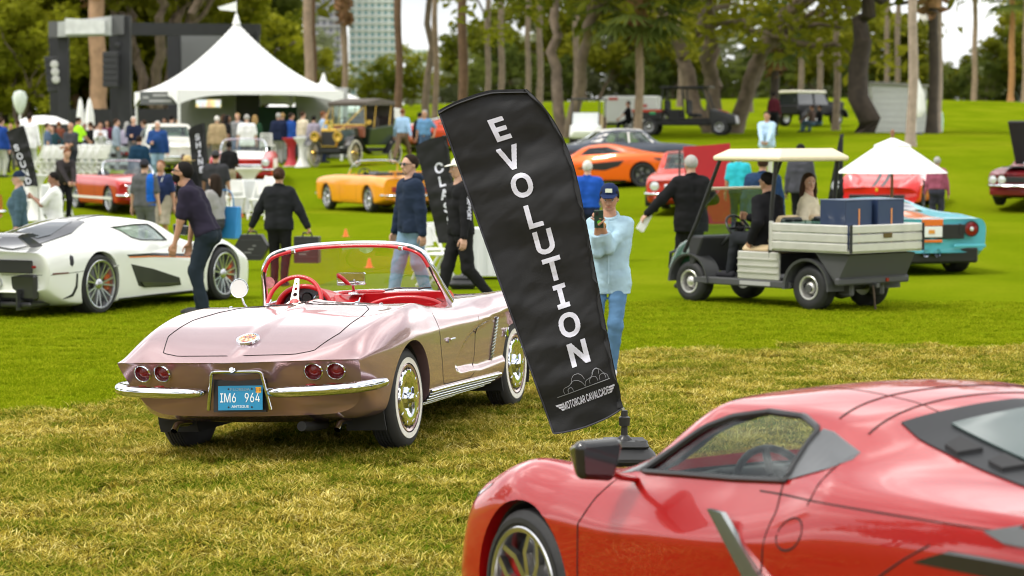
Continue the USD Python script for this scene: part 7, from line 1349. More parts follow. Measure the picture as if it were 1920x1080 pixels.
def hand_bones(curl):
    B = [((0, 0, .02), (.0, .0, -.03), .026, .024)]
    for k, (x, L) in enumerate(((.030, .068), (.010, .078), (-.010, .073), (-.029, .058))):
        base = A([x, 0, -.085]); B.append(((x * .6, 0, -.02), tuple(base), .016, .0125)); d = A([x * .6, 0, -1.]); d /= np.linalg.norm(d); a = 0; q = base
        for f, r0, r1 in ((.45, .0098, .0090), (.32, .0090, .0082), (.25, .0082, .0068)): a += curl * (.75 if f > .4 else 1.0); dd = A([d[0], -math.sin(a), d[2] * math.cos(a)]); e = q + dd * L * f; B.append((tuple(q), tuple(e), r0, r1)); q = e
    B += [((.018, -.004, -.025), (.048, -.014, -.055), .016, .012), ((.048, -.014, -.055), (.056, -.026 - .02 * curl, -.088), .011, .0085), ((.056, -.026 - .02 * curl, -.088), (.050, -.036 - .03 * curl, -.108), .0085, .007)]; return B
def hand_mesh(curl, h):
    def mk():
        B = hand_bones(curl); lo, hi = bounds(B, .006); return snet(lambda p: smin([bones_d(p, B[:9 if False else len(B)], .0035)], .003), lo, hi, h)
    return cached(('hand', curl, h), mk)
def ik(a, c, l1, l2, hint):
    a, c = A(a, float), A(c, float); d = c - a; L = np.linalg.norm(d); m = l1 + l2
    if L > m * .999: c = a + d / L * m * .999; d = c - a; L = m * .999
    u = d / L; x = (l1 ** 2 - l2 ** 2 + L ** 2) / (2 * L); hh = math.sqrt(max(l1 ** 2 - x ** 2, 0)); v = A(hint, float) - u * (A(hint, float) @ u); v /= np.linalg.norm(v) + 1e-9; return a + u * x + v * hh, c
SKIN = {'fair': (.52, .30, .21), 'tan': (.40, .21, .13), 'brown': (.22, .105, .06), 'dark': (.08, .04, .026)}
HAIR = {'black': (.010, .008, .007), 'brown': (.045, .022, .012), 'dark': (.02, .012, .008), 'grey': (.36, .35, .33), 'white': (.60, .58, .54), 'blond': (.32, .20, .08), 'red': (.16, .06, .025)}
def skinm(k): return mat('skin_' + k, SKIN[k], .5, var=.06, scale=20)
def cloth(col): return mat('cloth_%d_%d_%d' % tuple(int(c * 999) for c in col), col, .9, spec=.15, var=.10, scale=7, bump=.2, bscale=40)
POSES = {'stand': {}, 'walk': dict(LF=(.28, .05), RF=(-.26, -.05), LA=(-.16, .15, -.42), RA=(.16, -.15, -.42)), 'walk2': dict(LF=(-.26, .05), RF=(.30, -.05), LA=(.14, .15, -.42), RA=(-.14, -.15, -.42)),
    'phone': dict(LA=(.22, -.07, -.05), RA=(.22, .07, -.055), curl=.75, head=10), 'drink': dict(RA=(.22, .03, -.16), curl=.8), 'cross': dict(LA=(.18, -.13, -.20), RA=(.18, .13, -.19)), 'hold': dict(LA=(.22, -.06, -.27), RA=(.22, .06, -.26), curl=.8, head=14), 'hip': dict(LA=(.0, .09, -.25), curl=.9), 'bend': dict(lean=32, head=-24, LA=(.22, .13, -.40), RA=(.20, -.13, -.42)),
    'sit': dict(sit=True, LA=(.30, .12, -.30), RA=(.28, -.12, -.30))}
def person(label, px, Y, yaw, H=1.75, pose='stand', top=(.05, .05, .06), sleeve='long', legs=(.03, .035, .05), leg='long', hair=('short', 'dark'), skin='fair', cap=None, hat=None, shoes=(.03, .03, .03), jacket=False, build=1., loc=None, beard=None, glasses=False, res=None, extra=None, hem=None, face=None, wide=1., **ov):
    """pose: wrist targets LA, RA from the shoulder and feet LF, RF (x, y), as parts of the height; x forward, y left."""
    o = spot(px, Y) if loc is None else A(loc); ps = {**POSES[pose], **ov}; t = thing('person', label, 'person', o, yaw); near = Y < 46; h = res or (.015 if near else (.022 if Y < 62 else .031)); b = build
    pel = A([0, 0, .525 * H]) if not ps.get('sit') else A([0, 0, ps.get('seat', .56)]); lean = math.radians(ps.get('lean', 2)); ca, sa = math.cos(lean), math.sin(lean); up = A([sa, 0, ca]); fw = A([ca, 0, -sa]); tw = math.radians(ps.get('twist', 0))
    if ps.get('lean', 0) > 15: pel = pel + A([-.05 * H * math.sin(lean), 0, -.01])
    lat = A([-math.sin(tw), math.cos(tw), 0]); ch = pel + up * .282 * H; nk = pel + up * .335 * H; hp = math.radians(ps.get('head', 0)) ; hyaw = math.radians(ps.get('hyaw', 0)) + tw
    hc = pel + up * .378 * H + A([math.sin(lean) * .02, 0, .030 * H]); B_t = []
    for s in (1, -1):
        for (z0, w0, r0), (z1, w1, r1) in zip([(-.02, .048, .060), (.06, .040, .056), (.17, .050, .062), (.25, .062, .058)], [(.06, .040, .056), (.17, .050, .062), (.25, .062, .058), (.270, .076, .034)]): B_t.append((pel + up * z0 * H + lat * s * w0 * H * b, pel + up * z1 * H + lat * s * w1 * H * b, r0 * H * b, r1 * H * b))
    belly = ps.get('belly', 0); B_t.append((pel + up * .02 * H + fw * .02, pel + up * .16 * H + fw * (.02 + belly), .06 * H * b, (.058 + belly * .3) * H * b)); B_t.append((pel + up * .25 * H, nk, .055 * H, .034 * H))
    arms, hands = {}, []
    for s, key, dflt in ((1, 'LA', (.015, .062, -.335)), (-1, 'RA', (.02, -.062, -.335))):
        sh = ch + lat * s * .098 * H * b - up * .010 * H; tg = sh + (A(ps.get(key, dflt)) * H if np.ndim(ps.get(key, dflt)) else 0) - A([0, 0, 0]); tg = sh + A(ps.get(key, dflt)) * H * [1, 1, 1] + A([0, -s * .0, 0]); el, wr = ik(sh, tg, .172 * H, .150 * H, ps.get('elbow', (-.8, s * .55, -.5)) if key not in ('x',) else 0); arms[s] = (sh, el, wr)
        d = (wr - el) / np.linalg.norm(wr - el); hands.append((s, wr, d))
    legs_ = {}
    for s, key, dflt in ((1, 'LF', (.0, .055)), (-1, 'RF', (.01, -.055))):
        hipj = pel + lat * s * .050 * H - A([0, 0, .01]); f = ps.get(key, dflt); tgt = A([f[0] * H, f[1] * H, .043 * H + (.05 * H if f[0] < -.15 else 0)]) if len(f) == 2 else A(f) * H
        kn, an = ik(hipj, tgt, .245 * H, .245 * H, (1, s * .08, .15)); legs_[s] = (hipj, kn, an)
    B_arm = {s: [(a, e, .031 * H * b, .026 * H * b), (e, w, .026 * H * b, .0165 * H)] for s, (a, e, w) in arms.items()}; B_leg = {s: [(a, k_, .050 * H * b, .034 * H), (k_, n_, .034 * H, .022 * H)] for s, (a, k_, n_) in legs_.items()}
    bones = B_t + B_arm[1] + B_arm[-1] + B_leg[1] + B_leg[-1] + [(nk - up * .03 * H, hc - A([.015, 0, .05]), .031 * H, .030 * H)]; kk = .018 * H
    lo, hi = bounds(bones, .03); body = snet(lambda p: bones_d(p, bones, kk, -.004), lo, hi, h * 1.1)
    cy, sy = math.cos(hyaw), math.sin(hyaw); cp, sp = math.cos(hp), math.sin(hp); HR = A([[cy, -sy, 0], [sy, cy, 0], [0, 0, 1]]) @ A([[cp, 0, sp], [0, 1, 0], [-sp, 0, cp]]); sc = H / 1.75 * ps.get('hs', 1.0)
    def onhead(m): return tm(m.vertices * sc @ HR.T + hc, m.faces)
    hm = onhead(head_mesh(.006 if near else .011)); hs = []
    for s, wr, d in hands:
        z = -d; pn = A(ps.get('palm', (0, -s, 0)), float) * (-1 if False else 1); y = -pn + z * (z @ pn); y /= np.linalg.norm(y) + 1e-9; x = np.cross(y, z); m = hand_mesh(ps.get('curl', .35), .0042 if near else .008); v = m.vertices * sc * [1 if x[0] >= 0 or True else 1, 1, 1]
        q = v @ np.stack([x, y, z]) + wr; ff = m.faces
        if x @ A([1, 0, .3]) < 0: v2 = v * [-1, 1, 1]; q = v2 @ np.stack([x, y, z]) + wr; ff = ff[:, ::-1]
        hs.append(tm(q, ff))
    bp = part(t, 'body', cat([body, hm] + hs), skinm(skin), 70)
    rngp = int(px * 7 + Y) % 97
    def garment(name, bn, off, m, cut=None, wob=.010, parent=bp):
        lo, hi = bounds(bn, off + .04)
        def fn(p):
            d = bones_d(p, bn, kk, off); k = np.abs(d) < .035; d[k] += (meshkit.fbm(p[k] * [9., 9., 16.] + rngp, 3, 3) - .5) * wob * 2.2
            return np.maximum(d, cut(p)) if cut else d
        g_ = snet(fn, lo, hi, h); return part(parent, name, g_, m, 70)
    # trousers, shorts
    lz = lambda p: p[:, 2]; LB = B_leg[1] + B_leg[-1] + B_t[0:1] + B_t[4:5]; tm_ = cloth(legs); wst = pel + up * .10 * H
    ctop = lambda p: (p - wst) @ up
    if leg == 'long': garment('trousers', LB, .016 * wide, tm_, lambda p: np.maximum(ctop(p), .03 - p[:, 2]))
    elif leg == 'slim': garment('trousers', LB, .006, tm_, lambda p: np.maximum(ctop(p), .05 - p[:, 2]))
    else: kz = min(legs_[1][1][2], legs_[-1][1][2]) - .02; garment('shorts', LB, .030, tm_, lambda p: np.maximum(ctop(p), kz - p[:, 2]))
    sm = cloth(top); hz = hem if hem is not None else (-.06 if jacket else .015); hp_ = pel + up * hz * H; SB = B_t + [(pel + lat * s * .046 * H * b - up * z0 * H, pel + lat * s * .050 * H * b - up * z1 * H, .064 * H * b, .060 * H * b) for s in (1, -1) for z0, z1 in ((.0, .16),)]; 
    for s in (1, -1): SB += B_arm[s] if sleeve == 'long' else [(B_arm[s][0][0], B_arm[s][0][0] + (B_arm[s][0][1] - B_arm[s][0][0]) * .80, B_arm[s][0][2] * 1.12, B_arm[s][0][3] * 1.25)]
    nkp = nk - up * .010 * H
    garment('jacket' if jacket else 'shirt', SB, .024 if jacket else .015, sm, lambda p: np.maximum(-((p - hp_) @ up) - np.clip(np.abs(p @ A([0, 1., 0])) - .14 * H, 0, 1) * 8, (p - nkp) @ (up * .86 + fw * .5)))
    if jacket or ov.get('collar'): part(bp, 'collar', tube([nk - up * .022 * H + .050 * H * (math.cos(a) * fw * 1.0 + math.sin(a) * lat) * .9 + up * .020 * H * (.3 - .9 * math.cos(a)) for a in np.linspace(0, 2 * np.pi, 22, endpoint=False)], .014, 6, closed=True, flat=1.3), sm, 60)
    for s in (1, -1):
        an = legs_[s][2]; kn = legs_[s][1]; yawf = 0.; tip = A([.115 * H, s * .012, 0]); g0 = max(an[2] - .043 * H, .0)
        part(bp, 'shoe', snet(lambda p: np.maximum(bones_d(p, [(A([an[0] - .022 * H, an[1], g0 + .022 * H]), A([an[0] + .07 * H, an[1] + s * .006, g0 + .020 * H]), .026 * H, .024 * H), (A([an[0] + .07 * H, an[1] + s * .006, g0 + .02 * H]), A([an[0] + .115 * H, an[1] + s * .01, g0 + .014 * H]), .025 * H, .016 * H), (A([an[0] - .01, an[1], g0 + .03]), an, .03 * H * .9, .026 * H)], .01), g0 - p[:, 2]), (an[0] - .12, an[1] - .09, g0 - .02), (an[0] + .28, an[1] + .09, an[2] + .09), max(h * .9, .012)), cloth(shoes), 60)
    # head gear and face
    hd = head_mesh(.006)
    if hair and hair[0] != 'bald': part(bp, 'hair', onhead(hair_mesh(hair[0], .008 if near else .014)), mat('hair_' + hair[1], HAIR[hair[1]], .8, var=.3, scale=60, bump=.4, bscale=90, spec=.15), 70)
    if beard: part(bp, 'beard', onhead(hair_mesh('beard', .007)), mat('hair_' + beard, HAIR[beard], .8, spec=.15), 70)
    if cap is not None:
        dome = lathe([(0, .150), (.05, .140), (.088, .105), (.103, .05), (.104, .032)], 24); dome.vertices = dome.vertices * [1.03, .86, .92] + [-.012, 0, .0]; br = tube([(.06, 0, .048), (.10, 0, .050), (.165, 0, .036)], [.075, .078, .05], 16, flat=.07); bill = tm(br.vertices, br.faces)
        part(bp, 'cap', onhead(cat([dome, bill])), cloth(cap), 50)
    if hat is not None: part(bp, 'hat', onhead(lathe([(0, .175), (.06, .17), (.082, .14), (.092, .065), (.15, .05), (.19, .056), (.19, .05), (.09, .048)], 26)), cloth(hat), 50)
    if near or face:
        for s in (1, -1):
            e = part(bp, 'eye', onhead(tm(trimesh.creation.icosphere(2, .0115).vertices + [.0795, s * .031, .002], trimesh.creation.icosphere(2).faces)), mat('eye_white', (.62, .60, .56), .2)); part(e, 'iris', onhead(tm(trimesh.creation.icosphere(2, .0062).vertices + [.0862, s * .031, .001], trimesh.creation.icosphere(2).faces)), mat('iris_dark', (.02, .012, .008), .1))
            part(bp, 'eyelid', onhead(tube([(.086, s * .020, .009), (.0925, s * .030, .013), (.088, s * .042, .008)], .0032, 6)), skinm(skin)); part(bp, 'eyebrow', onhead(tube([(.093, s * .016, .024), (.092, s * .032, .029), (.080, s * .048, .023)], [.003, .004, .002], 6)), mat('hair_' + (hair[1] if hair else 'dark'), HAIR[hair[1] if hair else 'dark'], .6))
        part(bp, 'lips', onhead(tube([(.084, -.024, -.064), (.0925, -.010, -.060), (.0935, 0, -.062), (.0925, .010, -.060), (.084, .024, -.064)], [.003, .0055, .0055, .0055, .003], 8)), mat('lips_' + skin, tuple(A(SKIN[skin]) * [.85, .55, .55]), .4))
    if glasses: part(bp, 'sunglasses', onhead(cat([box((.012, .052, .034), (.098, .032, .006), .006), box((.012, .052, .034), (.098, -.032, .006), .006), bar((.1, -.02, .014), (.1, .02, .014), .004), bar((.096, .058, .012), (-.01, .080, .008), .0035), bar((.096, -.058, .012), (-.01, -.080, .008), .0035)])), BLK)
    world = carR(yaw); t_ = dict(prim=t, body=bp, hc=hc, HR=HR, arms=arms, legs=legs_, pel=pel, up=up, H=H, onhead=onhead, w=lambda p: o + world @ A(p), R=world, garment=garment, B_t=B_t)
    return t_
N = (.012, .018, .045); BK = (.010, .010, .011); WH = (.72, .72, .72); GR = (.10, .10, .105); KH = (.34, .29, .20); JN = (.045, .075, .13); LJ = (.14, .24, .36); BL = (.015, .06, .26); LB = (.30, .46, .66)
# ---- the people one can see clearly
m = person('woman in a light blue shirt and navy cap holding a phone beside the EVOLUTION banner', 1143, 20.6, 186, 1.66, 'phone', (.36, .52, .62), 'long', (.09, .19, .33), 'slim', ('tail', 'black'), 'tan', cap=(.012, .022, .07), shoes=WH, res=.010, LA=(.17, -.12, .012), RA=(.175, .040, -.005), curl=.95, hem=-.085, head=12, build=.92, LF=(.02, .015), RF=(-.02, -.085), collar=True, elbow=(-.2, 0, -1.))
part(m['body'], 'cap_patch', m['onhead'](put(box((.062, .036, .004), r=.001), (.094, 0, .092), (0, 1, 0), (-.35, 0, 1))), mat('patch_cream', (.55, .60, .45), .6)); q = m['arms'][1][2] * .5 + m['arms'][-1][2] * .5
part(m['body'], 'button_placket', tube([m['pel'] + m['up'] * z + A([.135 - .02 * abs(z - .3), 0, 0]) for z in np.linspace(-.05, .5, 14)], .006, 6), cloth((.40, .56, .66)), 50)
part(m['body'], 'watch', tube([m['arms'][1][2] + (m['arms'][1][1] - m['arms'][1][2]) * .1 + .030 * (math.cos(a) * A([0, 0, 1.]) + math.sin(a) * A([0, 1., 0])) for a in np.linspace(0, 6.28, 18, endpoint=False)], .006, 6, closed=True), mat('brass', (.62, .40, .08), .22, 1.))
ph = thing('phone', 'dark green phone held up by the woman in the light blue shirt', 'phone', m['w'](q + A([.075, .0, .055])), 186); part(ph, 'phone_case', put(extrude(Polygon([(-.034, -.072), (.034, -.072), (.034, .072), (-.034, .072)]).buffer(.005), .010), (0, 0, 0), (0, 1, 0), (.25, 0, 1)), mat('phone_green', (.012, .035, .025), .35)); part(ph, 'green_sticker', put(extrude(Point(.004, -.03).buffer(.018), .001), (.0115, 0, 0), (0, 1, 0), (.25, 0, 1)), mat('sticker_green', (.10, .42, .03), .5)); part(ph, 'camera_bump', put(box((.026, .034, .004), (-.014, .05, .0115), .002), (0, 0, 0), (0, 1, 0), (.25, 0, 1)), BLK)
m = person('bearded man in sunglasses and dark purple t-shirt leaning beside the white hypercar', 383, 27.6, -82, 1.84, 'bend', (.022, .018, .034), 'short', (.016, .024, .034), 'long', ('short', 'black'), 'tan', beard='black', glasses=True, shoes=(.05, .05, .05), lean=24, head=-14, LA=(.07, .02, -.325), RA=(.04, -.02, -.33), LF=(-.02, .07), RF=(.05, -.07), build=1.02, hem=-.01)
for s in (1, -1): part(m['body'], 'white_shoe_mark', tube([m['legs'][s][2] + A([-.01, s * .055, -.045]), m['legs'][s][2] + A([.05, s * .055, -.055]), m['legs'][s][2] + A([.10, s * .05, -.03])], .007, 6), mat('pole_white'))
m = person('dark haired man in sunglasses and navy hooded jacket looking left', 772, 29.5, 244, 1.84, 'walk', (.016, .026, .050), 'long', (.17, .27, .38), 'long', ('short', 'dark'), 'fair', glasses=True, jacket=True, hyaw=8, hem=-.045, LF=(-.10, .05), RF=(.12, -.05), wide=1.6, LA=(-.02, .06, -.33), RA=(.05, -.06, -.33), shoes=(.3, .3, .3)); part(m['body'], 'hood', tube([m['pel'] + m['up'] * .335 * 1.84 + A([-.11 + .13 * (1 - math.cos(a)) * .5, .12 * math.sin(a), -.01 - .03 * math.cos(a)]) for a in np.linspace(-2.2, 2.2, 20) * 1.0], [.02 + .035 * math.cos(a / 2.0) for a in np.linspace(-2.2, 2.2, 20)], 10), cloth((.016, .026, .050)), 60)
m = person('man in a white cap and black long sleeved shirt walking left beside the CLASS banner', 864, 28.5, -112, 1.80, 'walk', (.010, .010, .011), 'long', (.013, .013, .014), 'long', ('short', 'dark'), 'fair', cap=(.70, .68, .60), shoes=WH, hem=-.03, head=4, LF=(-.19, .05), RF=(.13, -.05), LA=(.04, .09, -.32), RA=(-.02, -.07, -.32))
a_, e_, w_ = m['arms'][1]; part(m['body'], 'sleeve_lettering', put(text('MOTORSPORT', .045, .003, True), (a_ + e_) / 2 + A([.0, .064, .0]), (e_ - a_), np.cross(A([0, 1., 0]), (e_ - a_))), mat('print_white', (.66, .66, .76), .6), False)
m = person('woman in black seen from behind carrying two black cases across the grass', 523, 34.5, 8, 1.70, 'walk', (.014, .015, .017), 'long', (.012, .012, .013), 'long', ('bun', 'brown'), 'tan', jacket=True, LA=(.05, .16, -.30), RA=(.0, -.15, -.30), LF=(.03, .05), RF=(-.05, -.05), hem=-.05, curl=1.1)
for s, lab, tilt in ((1, 'black six sided case hanging from the left hand of the woman in black', 1), (-1, 'black rectangular case hanging from the right hand of the woman in black', 0)):
    w_ = m['w'](m['arms'][s][2] + A([0, 0, -.10])); c = thing('carry_case', lab, 'case', w_, 8); cm = mat('case_black', (.014, .014, .015), .4)
    poly = [(-.24, -.22), (-.14, -.40), (.14, -.40), (.24, -.22), (.14, -.05), (-.14, -.05)] if tilt else [(-.17, -.42), (.17, -.42), (.17, -.06), (-.17, -.06)]
    part(c, 'case_body', extrude(Polygon(poly).buffer(.01), .17, (0, 0, 0), A([[0, 1, 0], [0, 0, 1], [1, 0, 0]]).T) if False else put(extrude(Polygon(poly).buffer(.01), .17), (.085, 0, 0), (0, -1, 0), (0, 0, 1)), cm, 30); part(c, 'handle', tube([(0, -.07, -.05), (0, -.06, .0), (0, .06, .0), (0, .07, -.05)], .013, 8), BLK)
    for k in range(3): part(c, 'case_print', put(box((.05 + .03 * k, .02, .002)), (-.088, -.05 + .05 * k, -.20 - .05 * k), (0, -1, 0), (0, 0, 1)), mat('case_print', (.16, .16, .16), .5))
    for z in (-.12, -.34): part(c, 'case_rib', put(box((.30, .014, .006)), (-.088, 0, z), (0, -1, 0), (0, 0, 1)), mat('case_rib', (.03, .03, .032), .4))
m = person('grey haired man in a black suit with his back turned holding white papers', 1296, 33.0, -18, 1.83, 'stand', (.010, .010, .011), 'long', (.014, .014, .015), 'long', ('short', 'grey'), 'fair', jacket=True, build=1.10, LA=(.06, .22, -.235), RA=(.2, -.10, -.16), hem=-.10, LF=(.0, .07), RF=(.05, -.07))
pp = thing('papers', 'white folded papers in the left hand of the grey haired man in black', 'papers', m['w'](m['arms'][1][2] + A([.02, .03, -.12])), -18); 
for k in range(2): part(pp, 'sheet', box((.005, .10, .26), (.006 * k, .01 * k, 0), R=A([[1, 0, 0], [0, .86, -.5 - .1 * k], [0, .5 + .1 * k, .86]])), mat('paper_white', (.74, .74, .73), .6))
# driver and passenger of the utility cart
hz = CART[1]
m = person('dark haired man in glasses and black jacket driving the utility cart', 0, 31, hz, 1.74, 'sit', (.010, .010, .012), 'long', (.020, .022, .026), 'long', ('short', 'black'), 'tan', jacket=True, loc=cw(-1.05, .29, 0), seat=.80, LF=(.30, .07, .23), RF=(.22, -.05, .23), LA=(.02, .05, -.27), RA=(.23, .03, -.12), head=6, hyaw=2, curl=.9, shoes=(.03, .03, .035)); part(m['body'], 'glasses', m['onhead'](cat([tube([(.099, s * .031 + .022 * math.cos(a), .003 + .016 * math.sin(a)) for a in np.linspace(0, 6.28, 16, endpoint=False)], .0022, 5, closed=True) for s in (1, -1)] + [bar((.096, s * .052, .008), (-.01, s * .080, .008), .002) for s in (1, -1)])), BLK)
m = person('long haired woman in a cream jumper looking back from the cart seat', 0, 31, hz + 150, 1.66, 'sit', (.62, .55, .40), 'long', (.03, .04, .06), 'long', ('long', 'brown'), 'fair', loc=cw(-1.16, -.30, 0), seat=.82, LF=(.22, .06, .30), RF=(.24, -.06, .30), LA=(.20, .10, -.16), RA=(.12, -.10, -.24), hyaw=-58, head=2)
# ---- middle distance: label, column, distance, facing, height, pose, top, sleeve, legs, leg, hair, skin, more
PPL = [
 ('man in a navy cap and slate sweatshirt facing left at the left edge', 38, 41, -100, 1.76, 'stand', (.05, .09, .115), 'long', (.07, .07, .075), 'long', ('short','grey'), 'fair', dict(cap=(.012,.022,.05), hem=-.05, belly=.05)),
 ('man in a white t-shirt holding up a phone behind the hypercar tail', 104, 42, -95, 1.72, 'phone', WH, 'short', (.10,.10,.11), 'long', ('short','black'), 'brown', dict(belly=.06, hem=-.07, build=1.06)),
 ('man in dark clothes bending over a dark bag behind the man in white', 120, 56, 150, 1.78, 'hold', (.035,.03,.032), 'long', BK, 'long', ('short','red'), 'fair', dict(lean=24, head=26)),
 ('man in a grey polo with a bright blue side panel and dark cap', 271, 47, 18, 1.80, 'stand', (.085,.088,.092), 'short', (.12,.125,.13), 'long', ('short','dark'), 'fair', dict(cap=(.03,.03,.04), build=1.08, hem=-.04, blue=True)),
 ('man with a lanyard in a navy shirt and khaki shorts beside the man in grey', 303, 48, 190, 1.76, 'stand', (.015,.025,.075), 'short', (.36,.32,.25), 'shorts', ('short','red'), 'tan', dict(lanyard=True, belly=.05, hem=-.03, build=1.05)),
 ('long haired woman in a patterned top with a blue shopping bag', 404, 40, -60, 1.64, 'stand', (.30,.29,.29), 'short', (.05,.05,.055), 'long', ('long','dark'), 'fair', dict(bag=True)),
 ('man in a charcoal polo and cap walking away behind the long haired woman', 405, 52, 10, 1.80, 'stand', (.035,.035,.04), 'short', GR, 'long', ('short','dark'), 'tan', dict(cap=(.05,.05,.055), build=1.12)),
 ('person in a straw hat and black top half hidden behind the bearded man', 351, 52, 20, 1.66, 'stand', BK, 'long', BK, 'long', ('short','blond'), 'fair', dict(hat=(.55,.42,.20))),
 ('dark skinned boy in a black top left of the SHINE banner', 345, 62, 185, 1.5, 'stand', BK, 'short', GR, 'long', ('short','black'), 'dark', {}),
 ('man in a dark teal blazer with his back turned behind the red convertible', 262, 66, 8, 1.80, 'stand', (.008,.035,.07), 'long', N, 'long', ('short','dark'), 'fair', dict(jacket=True, build=1.08)),
 ('stout man in a royal blue jacket holding a cup', 297, 72, 180, 1.80, 'drink', (.015,.05,.17), 'long', (.20,.30,.38), 'long', ('short','white'), 'fair', dict(jacket=True, build=1.15, belly=.06)),
 ('man in black polo and khaki trousers before the red and white car', 430, 66, 12, 1.72, 'stand', BK, 'short', KH, 'long', ('short','black'), 'dark', {}),
 ('white haired man in a tan jacket with his back turned', 408, 78, 5, 1.74, 'stand', (.36,.27,.15), 'long', KH, 'long', ('short','white'), 'fair', dict(jacket=True, build=1.1)),
 ('big man in a loose white shirt beside the white cocktail table', 464, 77, -10, 1.80, 'stand', WH, 'short', BK, 'long', ('short','grey'), 'fair', dict(build=1.15, hem=-.09)),
 ('bald man in a charcoal shirt with dark trousers left of the yellow vest', 135, 71, -165, 1.78, 'cross', (.05,.05,.06), 'short', (.02,.022,.028), 'long', ('bald','dark'), 'tan', {}),
 ('worker in a bright yellow green safety vest', 148, 78, 60, 1.74, 'hold', (.35,.72,.02), 'short', BK, 'long', ('short','dark'), 'tan', {}),
 ('woman in a white blouse and grey waistcoat raising her hands', 190, 82, 170, 1.70, 'phone', (.60,.60,.62), 'long', BK, 'long', ('short','brown'), 'tan', {}),
 ('man in a light grey blue suit jacket standing sideways under the stage post', 219, 82, 80, 1.78, 'stand', (.24,.29,.36), 'long', (.16,.18,.2), 'long', ('short','brown'), 'fair', dict(jacket=True)),
 ('man in a royal blue blazer and pale trousers at the far left edge', 3, 73, 30, 1.80, 'stand', (.012,.045,.22), 'long', (.40,.41,.36), 'long', ('short','brown'), 'fair', dict(jacket=True)),
 ('tall man in a loose white shirt behind the SOUND banner', 57, 74, 15, 1.88, 'stand', WH, 'long', (.45,.47,.42), 'long', ('short','dark'), 'tan', dict(hem=-.1, build=1.08)),
 ('man in navy jacket with a companion before the dark green tent wall', 523, 82, 5, 1.76, 'stand', N, 'long', (.30,.30,.29), 'long', ('short','grey'), 'fair', dict(jacket=True, build=1.08)),
 ('grey haired man in navy at the right shoulder of the man in a navy jacket', 531, 85, -30, 1.74, 'stand', N, 'long', (.30,.30,.29), 'long', ('short','blond'), 'fair', dict(jacket=True)),
 ('man in a bright blue blazer beside the red cocktail table', 546, 82, 60, 1.76, 'stand', BL, 'long', (.03,.03,.04), 'long', ('short','dark'), 'tan', dict(jacket=True)),
 ('man in a cream shirt and white trousers by the cocktail table', 568, 83, 40, 1.80, 'stand', (.60,.52,.38), 'long', (.62,.62,.63), 'long', ('short','brown'), 'fair', {}),
 ('person in a mauve checked shirt left of the antique car', 589, 81, 10, 1.66, 'stand', (.30,.27,.33), 'long', (.25,.25,.29), 'long', ('short','black'), 'fair', {}),
 ('man in a navy waistcoat and pale blue shirt beside the antique car', 606, 84, 70, 1.80, 'stand', (.30,.40,.55), 'long', N, 'long', ('short','red'), 'tan', {}),
 ('man in a pale blue shirt and brown trousers walking away right of the antique car', 755, 79, 20, 1.80, 'walk2', LB, 'long', (.15,.10,.065), 'long', ('short','red'), 'tan', dict(hem=.03)),
 ('man in a blue denim shirt above the CLASS banner', 797, 78, 200, 1.76, 'hip', (.11,.24,.42), 'short', JN, 'long', ('short','grey'), 'tan', {}),
 ('dark haired person in black beside the man in the denim shirt', 787, 82, 30, 1.72, 'stand', BK, 'long', BK, 'long', ('short','black'), 'tan', {}),
 ('white haired man in a royal blue polo behind the woman with the phone', 1101, 40, 12, 1.70, 'stand', (.012,.07,.36), 'short', N, 'long', ('short','white'), 'fair', dict(build=1.12, LA=(.18,.05,-.22))),
 ('man in a pale blue blazer standing above the cart canopy', 1437, 66, 195, 1.84, 'hold', (.42,.58,.74), 'long', (.66,.66,.64), 'long', ('short','dark'), 'tan', dict(jacket=True)),
 ('man in a navy suit with his back turned behind the cart windscreen', 1430, 38, 5, 1.80, 'stand', (.018,.04,.095), 'long', N, 'long', ('short','brown'), 'tan', dict(jacket=True, build=1.15)),
 ('person in a turquoise top left of the man in the navy suit', 1384, 47, 15, 1.66, 'stand', (.03,.42,.52), 'short', N, 'long', ('short','brown'), 'tan', {}),
 ('dark haired man in a grey jacket beyond the woman in the cream jumper', 1500, 46, 20, 1.76, 'stand', (.06,.06,.075), 'long', BK, 'long', ('short','black'), 'brown', dict(jacket=True)),
 ('boy in a mauve shirt walking away below the white parasol', 1756, 48, 15, 1.42, 'stand', (.30,.08,.13), 'long', (.04,.04,.06), 'long', ('short','grey'), 'tan', {}),
 ('person in a maroon top behind the man in the pale blue blazer', 1449, 98, 30, 1.74, 'stand', (.08,.012,.02), 'long', BK, 'long', ('short','black'), 'dark', {}),
 ('person in dark clothes sitting on the slope by the off-road vehicle', 1536, 112, -80, 1.7, 'sit', BK, 'long', (.07,.12,.17), 'long', ('short','black'), 'tan', dict(seat=.45, LF=(.3,.06,.043), RF=(.28,-.06,.043))),
 ('second person in jeans sitting left of the dark clothed sitter', 1522, 111, -60, 1.7, 'sit', (.09,.06,.05), 'long', (.07,.12,.17), 'long', ('short','brown'), 'tan', dict(seat=.45, LF=(.3,.06,.043), RF=(.28,-.06,.043))),
 ('person in black seated beside the golf cart', 1178, 100, -90, 1.7, 'sit', BK, 'short', BK, 'long', ('short','black'), 'tan', dict(seat=.6, LF=(.3,.06,.043), RF=(.28,-.06,.043))),
]
